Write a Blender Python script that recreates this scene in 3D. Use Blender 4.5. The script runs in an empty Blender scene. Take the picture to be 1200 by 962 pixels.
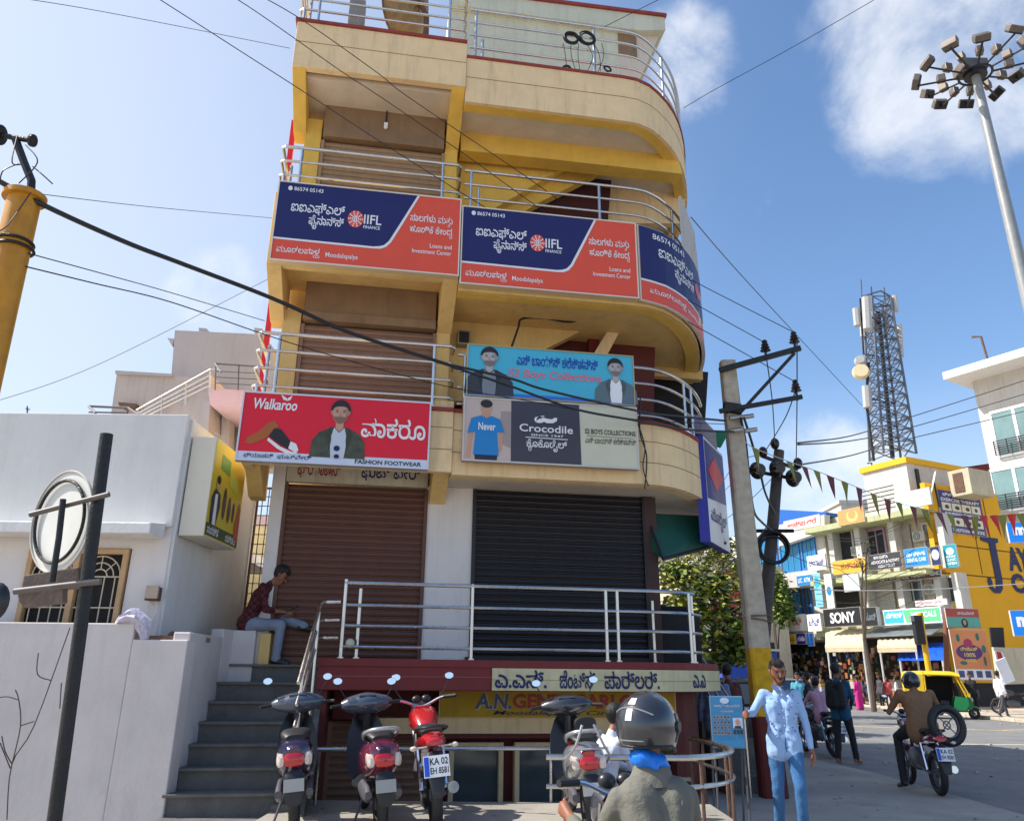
import bpy, bmesh, math, random
from mathutils import Vector, Matrix
random.seed(7)
R = math.radians
sc = bpy.context.scene
col = sc.collection

# ------------------------------------------------------------------ camera
FOC, PITCH, ROLL, EYE = 930.0, math.atan(338/930), R(0.6), 1.55
cam = bpy.data.cameras.new('camera')
cam.sensor_width = 36.0
cam.lens = 36.0*FOC/1200.0
cam.shift_y = -31.0/1200.0
cam.clip_start = 0.05
cam.clip_end = 3000
camo = bpy.data.objects.new('camera', cam)
col.objects.link(camo)
camo.matrix_world = Matrix.Translation((0, 0, EYE)) @ Matrix.Rotation(R(90)+PITCH, 4, 'X') @ Matrix.Rotation(ROLL, 4, 'Z')
sc.camera = camo

# ------------------------------------------------------------------ light
SUN_EL, SUN_AZ = R(47), R(269.5)          # azimuth clockwise from +Y: the sun stands to the left
sdir = Vector((math.sin(SUN_AZ)*math.cos(SUN_EL), math.cos(SUN_AZ)*math.cos(SUN_EL), math.sin(SUN_EL)))
sun = bpy.data.lights.new('sun', 'SUN')
sun.energy = 3.9
sun.angle = R(0.6)
sun.color = (1.0, 0.95, 0.87)
suno = bpy.data.objects.new('sun', sun)
col.objects.link(suno)
suno.rotation_euler = sdir.to_track_quat('Z', 'Y').to_euler()
sc.view_settings.view_transform = 'Standard'
sc.view_settings.look = 'None'
sc.view_settings.exposure = 0.8
sc.view_settings.gamma = 1.0
world = bpy.data.worlds.new('World')
sc.world = world
world.use_nodes = True
wn = world.node_tree.nodes
wl = world.node_tree.links
wn.clear()
wo = wn.new('ShaderNodeOutputWorld')
bg = wn.new('ShaderNodeBackground')
bg.inputs[1].default_value = 0.13
sky = wn.new('ShaderNodeTexSky')
sky.sky_type = 'NISHITA'
sky.sun_disc = False
sky.sun_elevation = SUN_EL
sky.sun_rotation = SUN_AZ
sky.air_density = 1.0
sky.dust_density = 1.3
sky.ozone_density = 2.0
tcw = wn.new('ShaderNodeTexCoord')
sep = wn.new('ShaderNodeSeparateXYZ')
wl.new(tcw.outputs['Generated'], sep.inputs[0])


def wmath(op, a, b=None, clamp=False):
    n = wn.new('ShaderNodeMath')
    n.operation = op
    n.use_clamp = clamp
    for i, q in enumerate((a, b)):
        if q is None:
            continue
        if isinstance(q, (int, float)):
            n.inputs[i].default_value = q
        else:
            wl.new(q, n.inputs[i])
    return n.outputs[0]


def wblob(d, inner, outer):            # soft mask around one direction of the sky
    v = wn.new('ShaderNodeVectorMath')
    v.operation = 'DOT_PRODUCT'
    nrm = wn.new('ShaderNodeVectorMath')
    nrm.operation = 'NORMALIZE'
    wl.new(tcw.outputs['Generated'], nrm.inputs[0])
    wl.new(nrm.outputs[0], v.inputs[0])
    v.inputs[1].default_value = Vector(d).normalized()
    m = wn.new('ShaderNodeMapRange')
    wl.new(v.outputs['Value'], m.inputs[0])
    m.inputs[1].default_value = math.cos(R(outer))
    m.inputs[2].default_value = math.cos(R(inner))
    m.interpolation_type = 'SMOOTHSTEP'
    return m.outputs[0]


# clouds: the sky direction projected on a flat layer overhead
zz = wmath('MAXIMUM', sep.outputs[2], 0.06)
cx = wmath('DIVIDE', sep.outputs[0], zz)
cy = wmath('DIVIDE', sep.outputs[1], zz)
cmb = wn.new('ShaderNodeCombineXYZ')
wl.new(cx, cmb.inputs[0])
wl.new(cy, cmb.inputs[1])
n1 = wn.new('ShaderNodeTexNoise')
n1.inputs['Scale'].default_value = 5.5
n1.inputs['Detail'].default_value = 8
n1.inputs['Roughness'].default_value = 0.6
n1.inputs['Distortion'].default_value = 0.25
wl.new(tcw.outputs['Generated'], n1.inputs['Vector'])
CLOUDN = n1
# ------------------------------------------------------------------ frames and pixel rays (true distances come from the calibrated lens)


def ray(px, py):
    x = (px-600)/FOC
    y = (450-py)/FOC
    c, s = math.cos(ROLL), math.sin(ROLL)
    x, y = c*x-s*y, s*x+c*y
    cp, sp = math.cos(PITCH), math.sin(PITCH)
    return Vector((x, cp-y*sp, sp+y*cp))


CLOUDS = [((1050, 70), 1.5, 8.0, 1.0), ((1115, 30), 4.0, 11.0, 1.15), ((1190, -10), 6.0, 13.0, 1.15), ((800, 68), 0.3, 5.0, .82), ((965, 562), 1.5, 6.5, 1.0), ((250, 348), 0.3, 5.0, .85), ((315, 368), .3, 4.0, .8)]
tot = None
for (px, py), a, b, w in CLOUDS:
    m = wmath('MULTIPLY', wblob(ray(px, py), a, b), w)
    tot = m if tot is None else wmath('MAXIMUM', tot, m)
cn = wn.new('ShaderNodeMapRange')
cn.interpolation_type = 'SMOOTHSTEP'
wl.new(wmath('ADD', n1.outputs[0], wmath('MULTIPLY', wmath('SUBTRACT', tot, 1.0), 0.33)), cn.inputs[0])
cn.inputs[1].default_value = 0.30
cn.inputs[2].default_value = 0.66
mixw = wn.new('ShaderNodeMix')
mixw.data_type = 'RGBA'
wl.new(wmath('MULTIPLY', cn.outputs[0], 0.85), mixw.inputs[0])
satw = wn.new('ShaderNodeHueSaturation')
satw.inputs['Saturation'].default_value = 1.12
satw.inputs['Value'].default_value = 1.0
wl.new(sky.outputs[0], satw.inputs['Color'])
hz = wn.new('ShaderNodeMix')
hz.data_type = 'RGBA'
wl.new(wmath('MULTIPLY', wmath('MAXIMUM', wblob((-.95, .35, .25), 8, 84), wmath('SUBTRACT', 1.0, wmath('MULTIPLY', sep.outputs[2], 3.0), True)), 0.72), hz.inputs[0])
wl.new(satw.outputs[0], hz.inputs[6])
hz.inputs[7].default_value = (3.9, 4.2, 4.75, 1)
wl.new(hz.outputs[2], mixw.inputs[6])
mixw.inputs[7].default_value = (4.6, 4.75, 5.0, 1)
wl.new(mixw.outputs[2], bg.inputs[0])
wl.new(bg.outputs[0], wo.inputs[0])


def onY(px, py, Y):
    r = ray(px, py)
    return Vector((0, 0, EYE)) + r*(Y/r.y)


def onZ(px, py, z):
    r = ray(px, py)
    return Vector((0, 0, EYE)) + r*((z-EYE)/r.z)


class Frame:
    """A wall frame: u runs right along the wall, v comes out of it, z is up. Meshes store (u, -v, z)."""
    def __init__(s, o, deg):
        s.o = Vector(o)
        s.a = R(deg)
        s.U = Vector((math.cos(s.a), math.sin(s.a), 0))
        s.N = Vector((math.sin(s.a), -math.cos(s.a), 0))

    def w(s, u, v, z):
        return s.o + s.U*u + s.N*v + Vector((0, 0, z))

    def px(s, px, py, v=0):
        r = ray(px, py)
        e = Vector((0, 0, EYE))
        t = (v + (s.o-e).dot(s.N))/r.dot(s.N)
        p = e + r*t - s.o
        return p.dot(s.U), p.z


W = Frame((0, 0, 0), 0)
B0 = onY(500, 773, 11.0)
B = Frame((B0.x, B0.y, 0), 9.5)                 # the corner building
S = Frame((23.9, 45, 0), -63.6)                 # the shops across the road
J = Frame((23.9, 45, 0), 26.4)                  # the yellow side wall

# ------------------------------------------------------------------ materials
MC = {}


def mat(name, c, rough=.7, metal=0., var=.12, scale=4., bump=.0, bscale=60., streak=0., dirt=None, spec=None, trans=0., alpha=1., coat=0., patch=0., pcol=None, pscale=1.3):
    if name in MC:
        return MC[name]
    m = bpy.data.materials.new(name)
    m.use_nodes = True
    nt = m.node_tree
    n, l = nt.nodes, nt.links
    b = n['Principled BSDF']
    b.inputs['Roughness'].default_value = rough
    b.inputs['Metallic'].default_value = metal
    if spec is not None:
        b.inputs['Specular IOR Level'].default_value = spec
    if trans:
        b.inputs['Transmission Weight'].default_value = trans
    if coat:
        b.inputs['Coat Weight'].default_value = coat
        b.inputs['Coat Roughness'].default_value = .08
    if alpha < 1:
        b.inputs['Alpha'].default_value = alpha
    c4 = (c[0], c[1], c[2], 1)
    tc = n.new('ShaderNodeTexCoord')
    out = None
    if var:
        no = n.new('ShaderNodeTexNoise')
        no.inputs['Scale'].default_value = scale
        no.inputs['Detail'].default_value = 7
        no.inputs['Roughness'].default_value = .62
        l.new(tc.outputs['Object'], no.inputs['Vector'])
        mr = n.new('ShaderNodeMapRange')
        mr.inputs[1].default_value = .3
        mr.inputs[2].default_value = .7
        mr.inputs[3].default_value = 1-var
        mr.inputs[4].default_value = 1+var*.6
        l.new(no.outputs[0], mr.inputs[0])
        mx = n.new('ShaderNodeMix')
        mx.data_type = 'RGBA'
        mx.blend_type = 'MULTIPLY'
        mx.inputs[0].default_value = 1
        mx.inputs[6].default_value = c4
        cb = n.new('ShaderNodeCombineColor')
        for i in range(3):
            l.new(mr.outputs[0], cb.inputs[i])
        l.new(cb.outputs[0], mx.inputs[7])
        out = mx.outputs[2]
        mr2 = n.new('ShaderNodeMapRange')
        mr2.inputs[3].default_value = max(0.02, rough-.12)
        mr2.inputs[4].default_value = min(1, rough+.12)
        l.new(no.outputs[0], mr2.inputs[0])
        l.new(mr2.outputs[0], b.inputs['Roughness'])
    if streak:
        mp = n.new('ShaderNodeMapping')
        mp.inputs['Scale'].default_value = (5, 5, .45)
        l.new(tc.outputs['Object'], mp.inputs[0])
        n2 = n.new('ShaderNodeTexNoise')
        n2.inputs['Scale'].default_value = 1.6
        n2.inputs['Detail'].default_value = 9
        n2.inputs['Roughness'].default_value = .7
        l.new(mp.outputs[0], n2.inputs['Vector'])
        r2 = n.new('ShaderNodeMapRange')
        r2.inputs[1].default_value = .5
        r2.inputs[2].default_value = .78
        r2.inputs[4].default_value = streak
        l.new(n2.outputs[0], r2.inputs[0])
        m2 = n.new('ShaderNodeMix')
        m2.data_type = 'RGBA'
        l.new(r2.outputs[0], m2.inputs[0])
        if out:
            l.new(out, m2.inputs[6])
        else:
            m2.inputs[6].default_value = c4
        d = dirt or (.11, .085, .06)
        m2.inputs[7].default_value = (d[0], d[1], d[2], 1)
        out = m2.outputs[2]
    if patch:                                     # irregular stained or peeled areas with ragged edges
        n5 = n.new('ShaderNodeTexNoise')
        n5.inputs['Scale'].default_value = pscale
        n5.inputs['Detail'].default_value = 12
        n5.inputs['Roughness'].default_value = .72
        n5.inputs['Distortion'].default_value = .4
        l.new(tc.outputs['Object'], n5.inputs['Vector'])
        r5 = n.new('ShaderNodeMapRange')
        r5.inputs[1].default_value = .56
        r5.inputs[2].default_value = .66
        r5.inputs[4].default_value = patch
        l.new(n5.outputs[0], r5.inputs[0])
        m5 = n.new('ShaderNodeMix')
        m5.data_type = 'RGBA'
        l.new(r5.outputs[0], m5.inputs[0])
        if out:
            l.new(out, m5.inputs[6])
        else:
            m5.inputs[6].default_value = c4
        m5.inputs[7].default_value = (*(pcol or (.2, .17, .14)), 1)
        out = m5.outputs[2]
    if out:
        l.new(out, b.inputs['Base Color'])
    else:
        b.inputs['Base Color'].default_value = c4
    if bump:
        n3 = n.new('ShaderNodeTexNoise')
        n3.inputs['Scale'].default_value = bscale
        n3.inputs['Detail'].default_value = 6
        l.new(tc.outputs['Object'], n3.inputs['Vector'])
        bp = n.new('ShaderNodeBump')
        bp.inputs['Strength'].default_value = bump
        bp.inputs['Distance'].default_value = .02
        l.new(n3.outputs[0], bp.inputs['Height'])
        l.new(bp.outputs[0], b.inputs['Normal'])
    m.diffuse_color = c4
    MC[name] = m
    return m


def s2l(r, g, b):                                # screen colour to linear
    f = lambda x: ((x/255+.055)/1.055)**2.4 if x > 10 else x/255/12.92
    return (f(r), f(g), f(b))


def pm(name, r, g, b, rough=.45, **k):           # printed vinyl / paint given as screen colour
    k.setdefault('var', .05)
    return mat(name, s2l(r, g, b), rough, **k)


cream = mat('cream_plaster', s2l(238, 208, 160), .85, var=.10, scale=2.2, bump=.2, streak=.42, dirt=(.20, .135, .085), patch=.3, pcol=s2l(200, 166, 120), pscale=2.2)
creamy = mat('yellow_plaster', s2l(230, 188, 86), .85, var=.14, scale=2.4, bump=.2, streak=.25, dirt=(.28, .16, .05), patch=.3, pcol=s2l(206, 160, 66), pscale=1.8)
softyel = mat('faded_yellow_plaster', s2l(226, 190, 122), .85, var=.14, scale=2.4, bump=.2, streak=.3, dirt=(.2, .13, .07), patch=.25, pcol=s2l(190, 150, 96), pscale=2)
soffit = mat('soffit_plaster', s2l(214, 200, 182), .9, var=.12, scale=2, bump=.2, streak=.15)
whitepl = mat('white_plaster', s2l(224, 218, 214), .85, var=.07, scale=1.6, bump=.12, bscale=35, streak=.22, dirt=(.30, .27, .25), patch=.25, pcol=s2l(190, 180, 174), pscale=1.6)
housew = mat('house_whitewash', s2l(218, 216, 212), .9, var=.09, scale=1.1, bump=.12, bscale=30, streak=.2, dirt=(.36, .33, .31), patch=.3, pcol=s2l(196, 190, 192), pscale=1.1)
maroon = mat('maroon_paint', s2l(118, 34, 34), .6, var=.2, scale=3, bump=.2, streak=.25, dirt=(.10, .05, .04))
maroond = mat('dark_maroon_wall', s2l(98, 36, 32), .7, var=.2, scale=3, bump=.2)
coping = mat('red_coping', s2l(150, 62, 52), .75, var=.25, scale=5, bump=.2, streak=.3)
shutb = mat('brown_shutter_steel', s2l(142, 106, 84), .55, .0, var=.12, scale=3, bump=.1, streak=.35, dirt=(.10, .06, .04))
shutk = mat('dark_shutter_steel', s2l(34, 31, 36), .45, .2, var=.2, scale=3, streak=.3, dirt=(.03, .03, .03))
steel = mat('stainless_steel', (.62, .60, .57), .28, 1., var=.1, scale=9)
darkmetal = mat('dark_metal', (.03, .03, .035), .5, .3, var=.2)
black = mat('black_rubber', (.018, .018, .02), .6, var=.1)
blackpl = mat('black_plastic', (.02, .02, .024), .35, var=.1)
concrete = mat('concrete_pole_mat', (.27, .25, .22), .9, var=.25, scale=5, bump=.5, bscale=30, streak=.35)
stone = mat('grey_stone_step', (.145, .14, .13), .75, var=.3, scale=4, bump=.4, bscale=30, streak=.3, dirt=(.06, .055, .05))
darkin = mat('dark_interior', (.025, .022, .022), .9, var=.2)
glassm = mat('window_glass', (.06, .08, .09), .08, .0, var=.1, spec=.8)
white = pm('white_print', 232, 232, 234)
rustm = mat('rusty_metal', (.16, .09, .06), .8, .2, var=.4, scale=8, bump=.3)

# ------------------------------------------------------------------ mesh builder


class MB:
    def __init__(s):
        s.v, s.f, s.m = [], [], []
        s.k = 0                                   # current material slot

    def add(s, vs, fs):
        o = len(s.v)
        s.v += [tuple(p) for p in vs]
        s.f += [tuple(i+o for i in f) for f in fs]
        s.m += [s.k]*len(fs)
        return s

    def box(s, x0, x1, y0, y1, z0, z1):
        vs = [(x, y, z) for z in (z0, z1) for y in (y0, y1) for x in (x0, x1)]
        return s.add(vs, [(0, 2, 3, 1), (4, 5, 7, 6), (0, 1, 5, 4), (2, 6, 7, 3), (0, 4, 6, 2), (1, 3, 7, 5)])

    def fbox(s, u0, u1, v0, v1, z0, z1):          # frame box
        return s.box(u0, u1, -v1, -v0, z0, z1)

    def mbox(s, M, sx, sy, sz):                   # box centred on a matrix
        vs = [M @ Vector((x*sx/2, y*sy/2, z*sz/2)) for z in (-1, 1) for y in (-1, 1) for x in (-1, 1)]
        return s.add(vs, [(0, 2, 3, 1), (4, 5, 7, 6), (0, 1, 5, 4), (2, 6, 7, 3), (0, 4, 6, 2), (1, 3, 7, 5)])

    def prism(s, pts, d):
        n = len(pts)
        d = Vector(d)
        vs = [Vector(p) for p in pts] + [Vector(p)+d for p in pts]
        fs = [tuple(range(n))[::-1], tuple(range(n, 2*n))] + [(i, (i+1) % n, n+(i+1) % n, n+i) for i in range(n)]
        return s.add(vs, fs)

    def tube(s, path, r, n=8, cap=True):
        P = [Vector(p) for p in path]
        rs = list(r) if isinstance(r, (list, tuple)) else [r]*len(P)
        if len(rs) != len(P):                     # spread the given radii along the path
            g = []
            for i in range(len(P)):
                x = i/(len(P)-1)*(len(rs)-1)
                j = min(int(x), len(rs)-2)
                g.append(rs[j]+(rs[j+1]-rs[j])*(x-j))
            rs = g
        t0 = (P[1]-P[0]).normalized()
        a = t0.orthogonal().normalized()
        vs = []
        for i, p in enumerate(P):
            t = (P[min(i+1, len(P)-1)]-P[max(i-1, 0)])
            if t.length < 1e-9:
                t = t0
            t.normalize()
            a = (a - t*a.dot(t))
            a = a.normalized() if a.length > 1e-6 else t.orthogonal().normalized()
            bb = t.cross(a)
            for k in range(n):
                w = 2*math.pi*k/n
                vs.append(p + (a*math.cos(w)+bb*math.sin(w))*rs[i])
        fs = [(i*n+k, i*n+(k+1) % n, (i+1)*n+(k+1) % n, (i+1)*n+k) for i in range(len(P)-1) for k in range(n)]
        if cap:
            fs.append(tuple(range(n))[::-1])
            fs.append(tuple((len(P)-1)*n+k for k in range(n)))
        return s.add(vs, fs)

    def ball(s, c, rx, ry=None, rz=None, n=12, M=None):
        ry = rx if ry is None else ry
        rz = rx if rz is None else rz
        m = max(4, n//2+1)
        vs = [Vector((0, 0, -rz))]
        for i in range(1, m):
            t = math.pi*i/m - math.pi/2
            for k in range(n):
                w = 2*math.pi*k/n
                vs.append(Vector((rx*math.cos(t)*math.cos(w), ry*math.cos(t)*math.sin(w), rz*math.sin(t))))
        vs.append(Vector((0, 0, rz)))
        c = Vector(c)
        vs = [c + (M @ v if M else v) for v in vs]
        fs = [(0, 1+(k+1) % n, 1+k) for k in range(n)]
        for i in range(m-2):
            a = 1+i*n
            fs += [(a+k, a+(k+1) % n, a+n+(k+1) % n, a+n+k) for k in range(n)]
        a = 1+(m-2)*n
        fs += [(a+k, a+(k+1) % n, len(vs)-1) for k in range(n)]
        return s.add(vs, fs)

    def ring(s, c, R1, r, ax=(0, 1, 0), n=24, m=8, squash=1.):   # torus
        c = Vector(c)
        ax = Vector(ax).normalized()
        a = ax.orthogonal().normalized()
        b = ax.cross(a)
        vs = []
        for i in range(n):
            w = 2*math.pi*i/n
            d = a*math.cos(w)+b*math.sin(w)
            for k in range(m):
                q = 2*math.pi*k/m
                vs.append(c + d*(R1+r*math.cos(q)) + ax*(r*squash*math.sin(q)))
        fs = [(i*m+k, i*m+(k+1) % m, ((i+1) % n)*m+(k+1) % m, ((i+1) % n)*m+k) for i in range(n) for k in range(m)]
        return s.add(vs, fs)

    def disc(s, c, r, ax, t=.01, n=20, r2=None):
        c = Vector(c)
        ax = Vector(ax).normalized()
        return s.tube([c-ax*t/2, c+ax*t/2], [r, r2 or r], n)

    def loft(s, rings, cap=True):
        n = len(rings[0])
        vs = [p for r_ in rings for p in r_]
        fs = [(i*n+k, i*n+(k+1) % n, (i+1)*n+(k+1) % n, (i+1)*n+k) for i in range(len(rings)-1) for k in range(n)]
        if cap:
            fs.append(tuple(range(n))[::-1])
            fs.append(tuple((len(rings)-1)*n+k for k in range(n)))
        return s.add(vs, fs)

    def strip(s, path, z0, z1, t):                # wall following a plan polyline of (u, v); thickness t inwards (left of travel = out)
        P = [Vector((p[0], -p[1], 0)) for p in path]
        out = []
        for i, p in enumerate(P):
            d = (P[min(i+1, len(P)-1)]-P[max(i-1, 0)]).normalized()
            nrm = Vector((-d.y, d.x, 0))          # inward (away from the viewer)
            out.append(p+nrm*t)
        rings = [[(p.x, p.y, z0), (p.x, p.y, z1), (q.x, q.y, z1), (q.x, q.y, z0)] for p, q in zip(P, out)]
        return s.loft(rings)

    def slab(s, pts, z0, z1):                     # plan polygon of (u, v)
        return s.prism([(p[0], -p[1], z0) for p in pts], (0, 0, z1-z0))


def make(name, mb, mats, parent=None, off=(0, 0, 0), smooth=False, bevel=0., loc=None, recalc=True):
    me = bpy.data.meshes.new(name)
    off = Vector(off)
    me.from_pydata([Vector(p)-off for p in mb.v], [], mb.f)
    if not isinstance(mats, (list, tuple)):
        mats = [mats]
    for m in mats:
        me.materials.append(m)
    if len(mats) > 1:
        me.polygons.foreach_set('material_index', [min(k, len(mats)-1) for k in mb.m])
    if recalc:
        bm = bmesh.new()
        bm.from_mesh(me)
        bmesh.ops.recalc_face_normals(bm, faces=bm.faces)
        bm.to_mesh(me)
        bm.free()
    if smooth:
        me.polygons.foreach_set('use_smooth', [True]*len(me.polygons))
        me.set_sharp_from_angle(angle=R(38))
    me.update()
    o = bpy.data.objects.new(name, me)
    col.objects.link(o)
    if parent:
        o.parent = parent
    if loc is not None:
        o.location = loc
    if bevel:
        b = o.modifiers.new('bevel', 'BEVEL')
        b.width = bevel
        b.segments = 2
        b.limit_method = 'ANGLE'
    return o


def struct(name, mb, mats, **k):
    o = make(name, mb, mats, **k)
    o['kind'] = 'structure'
    return o


class Thing:
    """An Empty at the base of one thing; parts are given in its frame's coordinates (or local ones)."""
    def __init__(s, name, label, cat, base=(0, 0, 0), frame=W, group=None, local=False, rot=0.):
        s.fr = frame
        s.e = bpy.data.objects.new(name, None)
        s.e.empty_display_size = .2
        col.objects.link(s.e)
        s.e.location = frame.w(*base)
        s.e.rotation_euler = (0, 0, frame.a+rot)
        s.off = (0, 0, 0) if local else (base[0], -base[1], base[2])
        s.e['label'] = label
        s.e['category'] = cat
        if group:
            s.e['group'] = group

    def part(s, name, mb, mats, parent=None, **k):
        return make(name, mb, mats, parent or s.e, s.off, **k)


def solo(name, label, cat, mb, mats, frame=W, base=(0, 0, 0), group=None, **k):   # a thing that is one mesh
    o = make(name, mb, mats, None, (base[0], -base[1], base[2]), **k)
    o.location = frame.w(*base)
    o.rotation_euler = (0, 0, frame.a)
    o['label'] = label
    o['category'] = cat
    if group:
        o['group'] = group
    return o


# ------------------------------------------------------------------ lettering
TXT = {}


def glyphs(s, bold=0., shear=0.):
    key = (s, bold, shear)
    if key in TXT:
        return TXT[key]

    def raw(t):
        c = bpy.data.curves.new('lettering', 'FONT')
        c.body = t
        c.size = 1
        c.resolution_u = 3
        c.offset = bold
        c.shear = shear
        o = bpy.data.objects.new('lettering', c)
        me = bpy.data.meshes.new_from_object(o)
        v = [tuple(p.co) for p in me.vertices]
        f = [tuple(p.vertices) for p in me.polygons]
        bpy.data.objects.remove(o)
        bpy.data.curves.remove(c)
        bpy.data.meshes.remove(me)
        return v, f
    main, subs = '', []
    i = 0
    while i < len(s):
        if s[i] == '_' and i+1 < len(s):          # _x: x is a subscript consonant
            subs.append((main, s[i+1]))
            i += 2
        else:
            main += s[i]
            i += 1
    v, f = raw(main)
    for pre, ch in subs:
        pv, _ = raw(pre)
        x1 = max(p[0] for p in pv)
        sv, sf = raw(ch)
        k = .62
        w = max(p[0] for p in sv)*k
        o = len(v)
        v = v + [(x1-w+p[0]*k+.04, p[1]*k-.42, 0) for p in sv]
        f = f + [tuple(a+o for a in q) for q in sf]
    TXT[key] = (v, f)
    return v, f


def text(mb, s, x0, x1, zb, zt, fn, bold=0., shear=0., keep=False):
    """fit a line of lettering in the box x0..x1, zb..zt and map it with fn(x, z) -> 3D"""
    v, f = glyphs(s, bold, shear)
    ax, bx = min(p[0] for p in v), max(p[0] for p in v)
    az, bz = min(p[1] for p in v), max(p[1] for p in v)
    kx, kz = (x1-x0)/(bx-ax), (zt-zb)/(bz-az)
    if keep:
        kx = kz = min(kx, kz)
    mb.add([fn(x0+(p[0]-ax)*kx, zb+(p[1]-az)*kz) for p in v], f)
    return mb


class Board:
    """flat board on a frame given by its rectangle; prints are mapped with 0..1 coordinates (x right, y up)."""
    def __init__(s, name, label, cat, u0, u1, z0, z1, v, depth, frame, face, side=None, group=None, rimw=.0, rim=None, facename='sign_face'):
        s.t = Thing(name, label, cat, (u0, v, z0), frame, group)
        s.r = (u0, u1, z0, z1, v)
        s.n = 0
        s.t.part('sign_box', MB().fbox(u0, u1, v-depth, v-.004, z0, z1), side or white, bevel=.004)
        s.face = s.t.part(facename, MB().fbox(u0+.012, u1-.012, v-.004, v, z0+.012, z1-.012), face)
        if rimw:
            w = rimw
            mb = MB()
            mb.fbox(u0, u1, v-.01, v+.014, z1-w, z1).fbox(u0, u1, v-.01, v+.014, z0, z0+w)
            mb.fbox(u0, u0+w, v-.01, v+.014, z0+w, z1-w).fbox(u1-w, u1, v-.01, v+.014, z0+w, z1-w)
            s.t.part('sign_frame', mb, rim or steel)

    def p(s, x, y, lay=0):
        u0, u1, z0, z1, v = s.r
        return (u0+(u1-u0)*x, -(v+.003+.0022*lay), z0+(z1-z0)*y)

    def poly(s, name, pts, m, lay=0):
        mb = MB()
        mb.add([s.p(x, y, lay) for x, y in pts], [tuple(range(len(pts)))])
        return s.t.part(name, mb, m, parent=s.face)

    def polys(s, name, lst, m, lay=0):
        mb = MB()
        for pts in lst:
            mb.add([s.p(x, y, lay) for x, y in pts], [tuple(range(len(pts)))])
        return s.t.part(name, mb, m, parent=s.face)

    def ell(s, cx, cy, rx, ry, n=20, a0=0, a1=360):
        q = [(cx+rx*math.cos(R(a0+(a1-a0)*k/n)), cy+ry*math.sin(R(a0+(a1-a0)*k/n))) for k in range(n if a1-a0 == 360 else n+1)]
        return q

    def text(s, name, lines, m, lay=1, bold=0., shear=0.):
        for (t, x0, x1, y0, y1) in lines:
            mb = text(MB(), t, x0, x1, y0, y1, lambda x, z: s.p(x, z, lay), bold, shear)
            o = s.t.part(name, mb, m, parent=s.face)
        return o

    def man(s, cx, cy, h, skin, hair, coat, shirt, lay=1, wide=1.):
        """plain printed man, bust length; h = picture height of the figure as a share of the board"""
        u0, u1, z0, z1, v = s.r
        a = (z1-z0)/(u1-u0)*wide
        X = lambda k: cx+k*h*a
        Y = lambda k: cy+k*h
        s.poly('printed_coat', [(X(-.42), Y(0)), (X(-.40), Y(.28)), (X(-.30), Y(.42)), (X(-.11), Y(.52)), (X(.11), Y(.52)), (X(.30), Y(.42)), (X(.40), Y(.28)), (X(.42), Y(0))], coat, lay)
        s.poly('printed_shirt', [(X(-.10), Y(0)), (X(-.13), Y(.3)), (X(-.08), Y(.51)), (X(0), Y(.42)), (X(.08), Y(.51)), (X(.13), Y(.3)), (X(.10), Y(0))], shirt, lay+1)
        s.poly('printed_neck', [(X(-.06), Y(.5)), (X(-.06), Y(.64)), (X(.06), Y(.64)), (X(.06), Y(.5)), (X(0), Y(.44))], skin, lay+2)
        s.poly('printed_hair', [(X(.155*math.cos(R(q))), Y(.80+.19*math.sin(R(q)))) for q in range(-20, 201, 20)], hair, lay+2)
        s.poly('printed_face', [(X(.125*math.cos(R(q))), Y(.755+.16*math.sin(R(q))*(1 if math.sin(R(q)) > 0 else 1.15))) for q in range(0, 360, 20)], skin, lay+3)
        stub = mat('printed_stubble_'+skin.name, tuple(.42*c for c in skin.diffuse_color[:3]), .5, var=.1)
        tone = mat('printed_tone_'+skin.name, tuple(.72*c for c in skin.diffuse_color[:3]), .5, var=.1)
        s.polys('printed_tone', [
            [(X(.125), Y(.755)), (X(.118), Y(.83)), (X(.075), Y(.87)), (X(.085), Y(.76)), (X(.07), Y(.66)), (X(.06), Y(.60)), (X(.10), Y(.64))],
            [(X(-.005), Y(.79)), (X(.02), Y(.70)), (X(.0), Y(.695)), (X(-.018), Y(.70))],
            [(X(-.155), Y(.79)), (X(-.125), Y(.80)), (X(-.122), Y(.72)), (X(-.145), Y(.73))],
            [(X(.155), Y(.79)), (X(.125), Y(.80)), (X(.122), Y(.72)), (X(.145), Y(.73))]], tone, lay+4)
        s.polys('printed_stubble', [
            [(X(-.118), Y(.72)), (X(-.085), Y(.63)), (X(-.04), Y(.585)), (X(0), Y(.575)), (X(.04), Y(.585)), (X(.085), Y(.63)), (X(.118), Y(.72)), (X(.085), Y(.685)), (X(.05), Y(.695)), (X(0), Y(.69)), (X(-.05), Y(.695)), (X(-.085), Y(.685))]], stub, lay+5)
        s.polys('printed_mouth', [[(X(-.04), Y(.655)), (X(0), Y(.664)), (X(.04), Y(.655)), (X(0), Y(.638))]], mat('printed_lip', s2l(150, 86, 80), .5, var=0), lay+6)
        s.polys('printed_features', [
            [(X(-.128), Y(.80)), (X(-.12), Y(.88)), (X(-.06), Y(.93)), (X(.04), Y(.94)), (X(.11), Y(.89)), (X(.128), Y(.80)), (X(.10), Y(.855)), (X(.03), Y(.875)), (X(-.06), Y(.865)), (X(-.105), Y(.84))],
            [(X(-.092), Y(.80)), (X(-.055), Y(.812)), (X(-.02), Y(.80)), (X(-.055), Y(.80))],
            [(X(.092), Y(.80)), (X(.055), Y(.812)), (X(.02), Y(.80)), (X(.055), Y(.80))],
            s.ell(X(-.053), Y(.775), .018*h*a, .009*h, 10), s.ell(X(.053), Y(.775), .018*h*a, .009*h, 10)], hair, lay+6)
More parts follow.
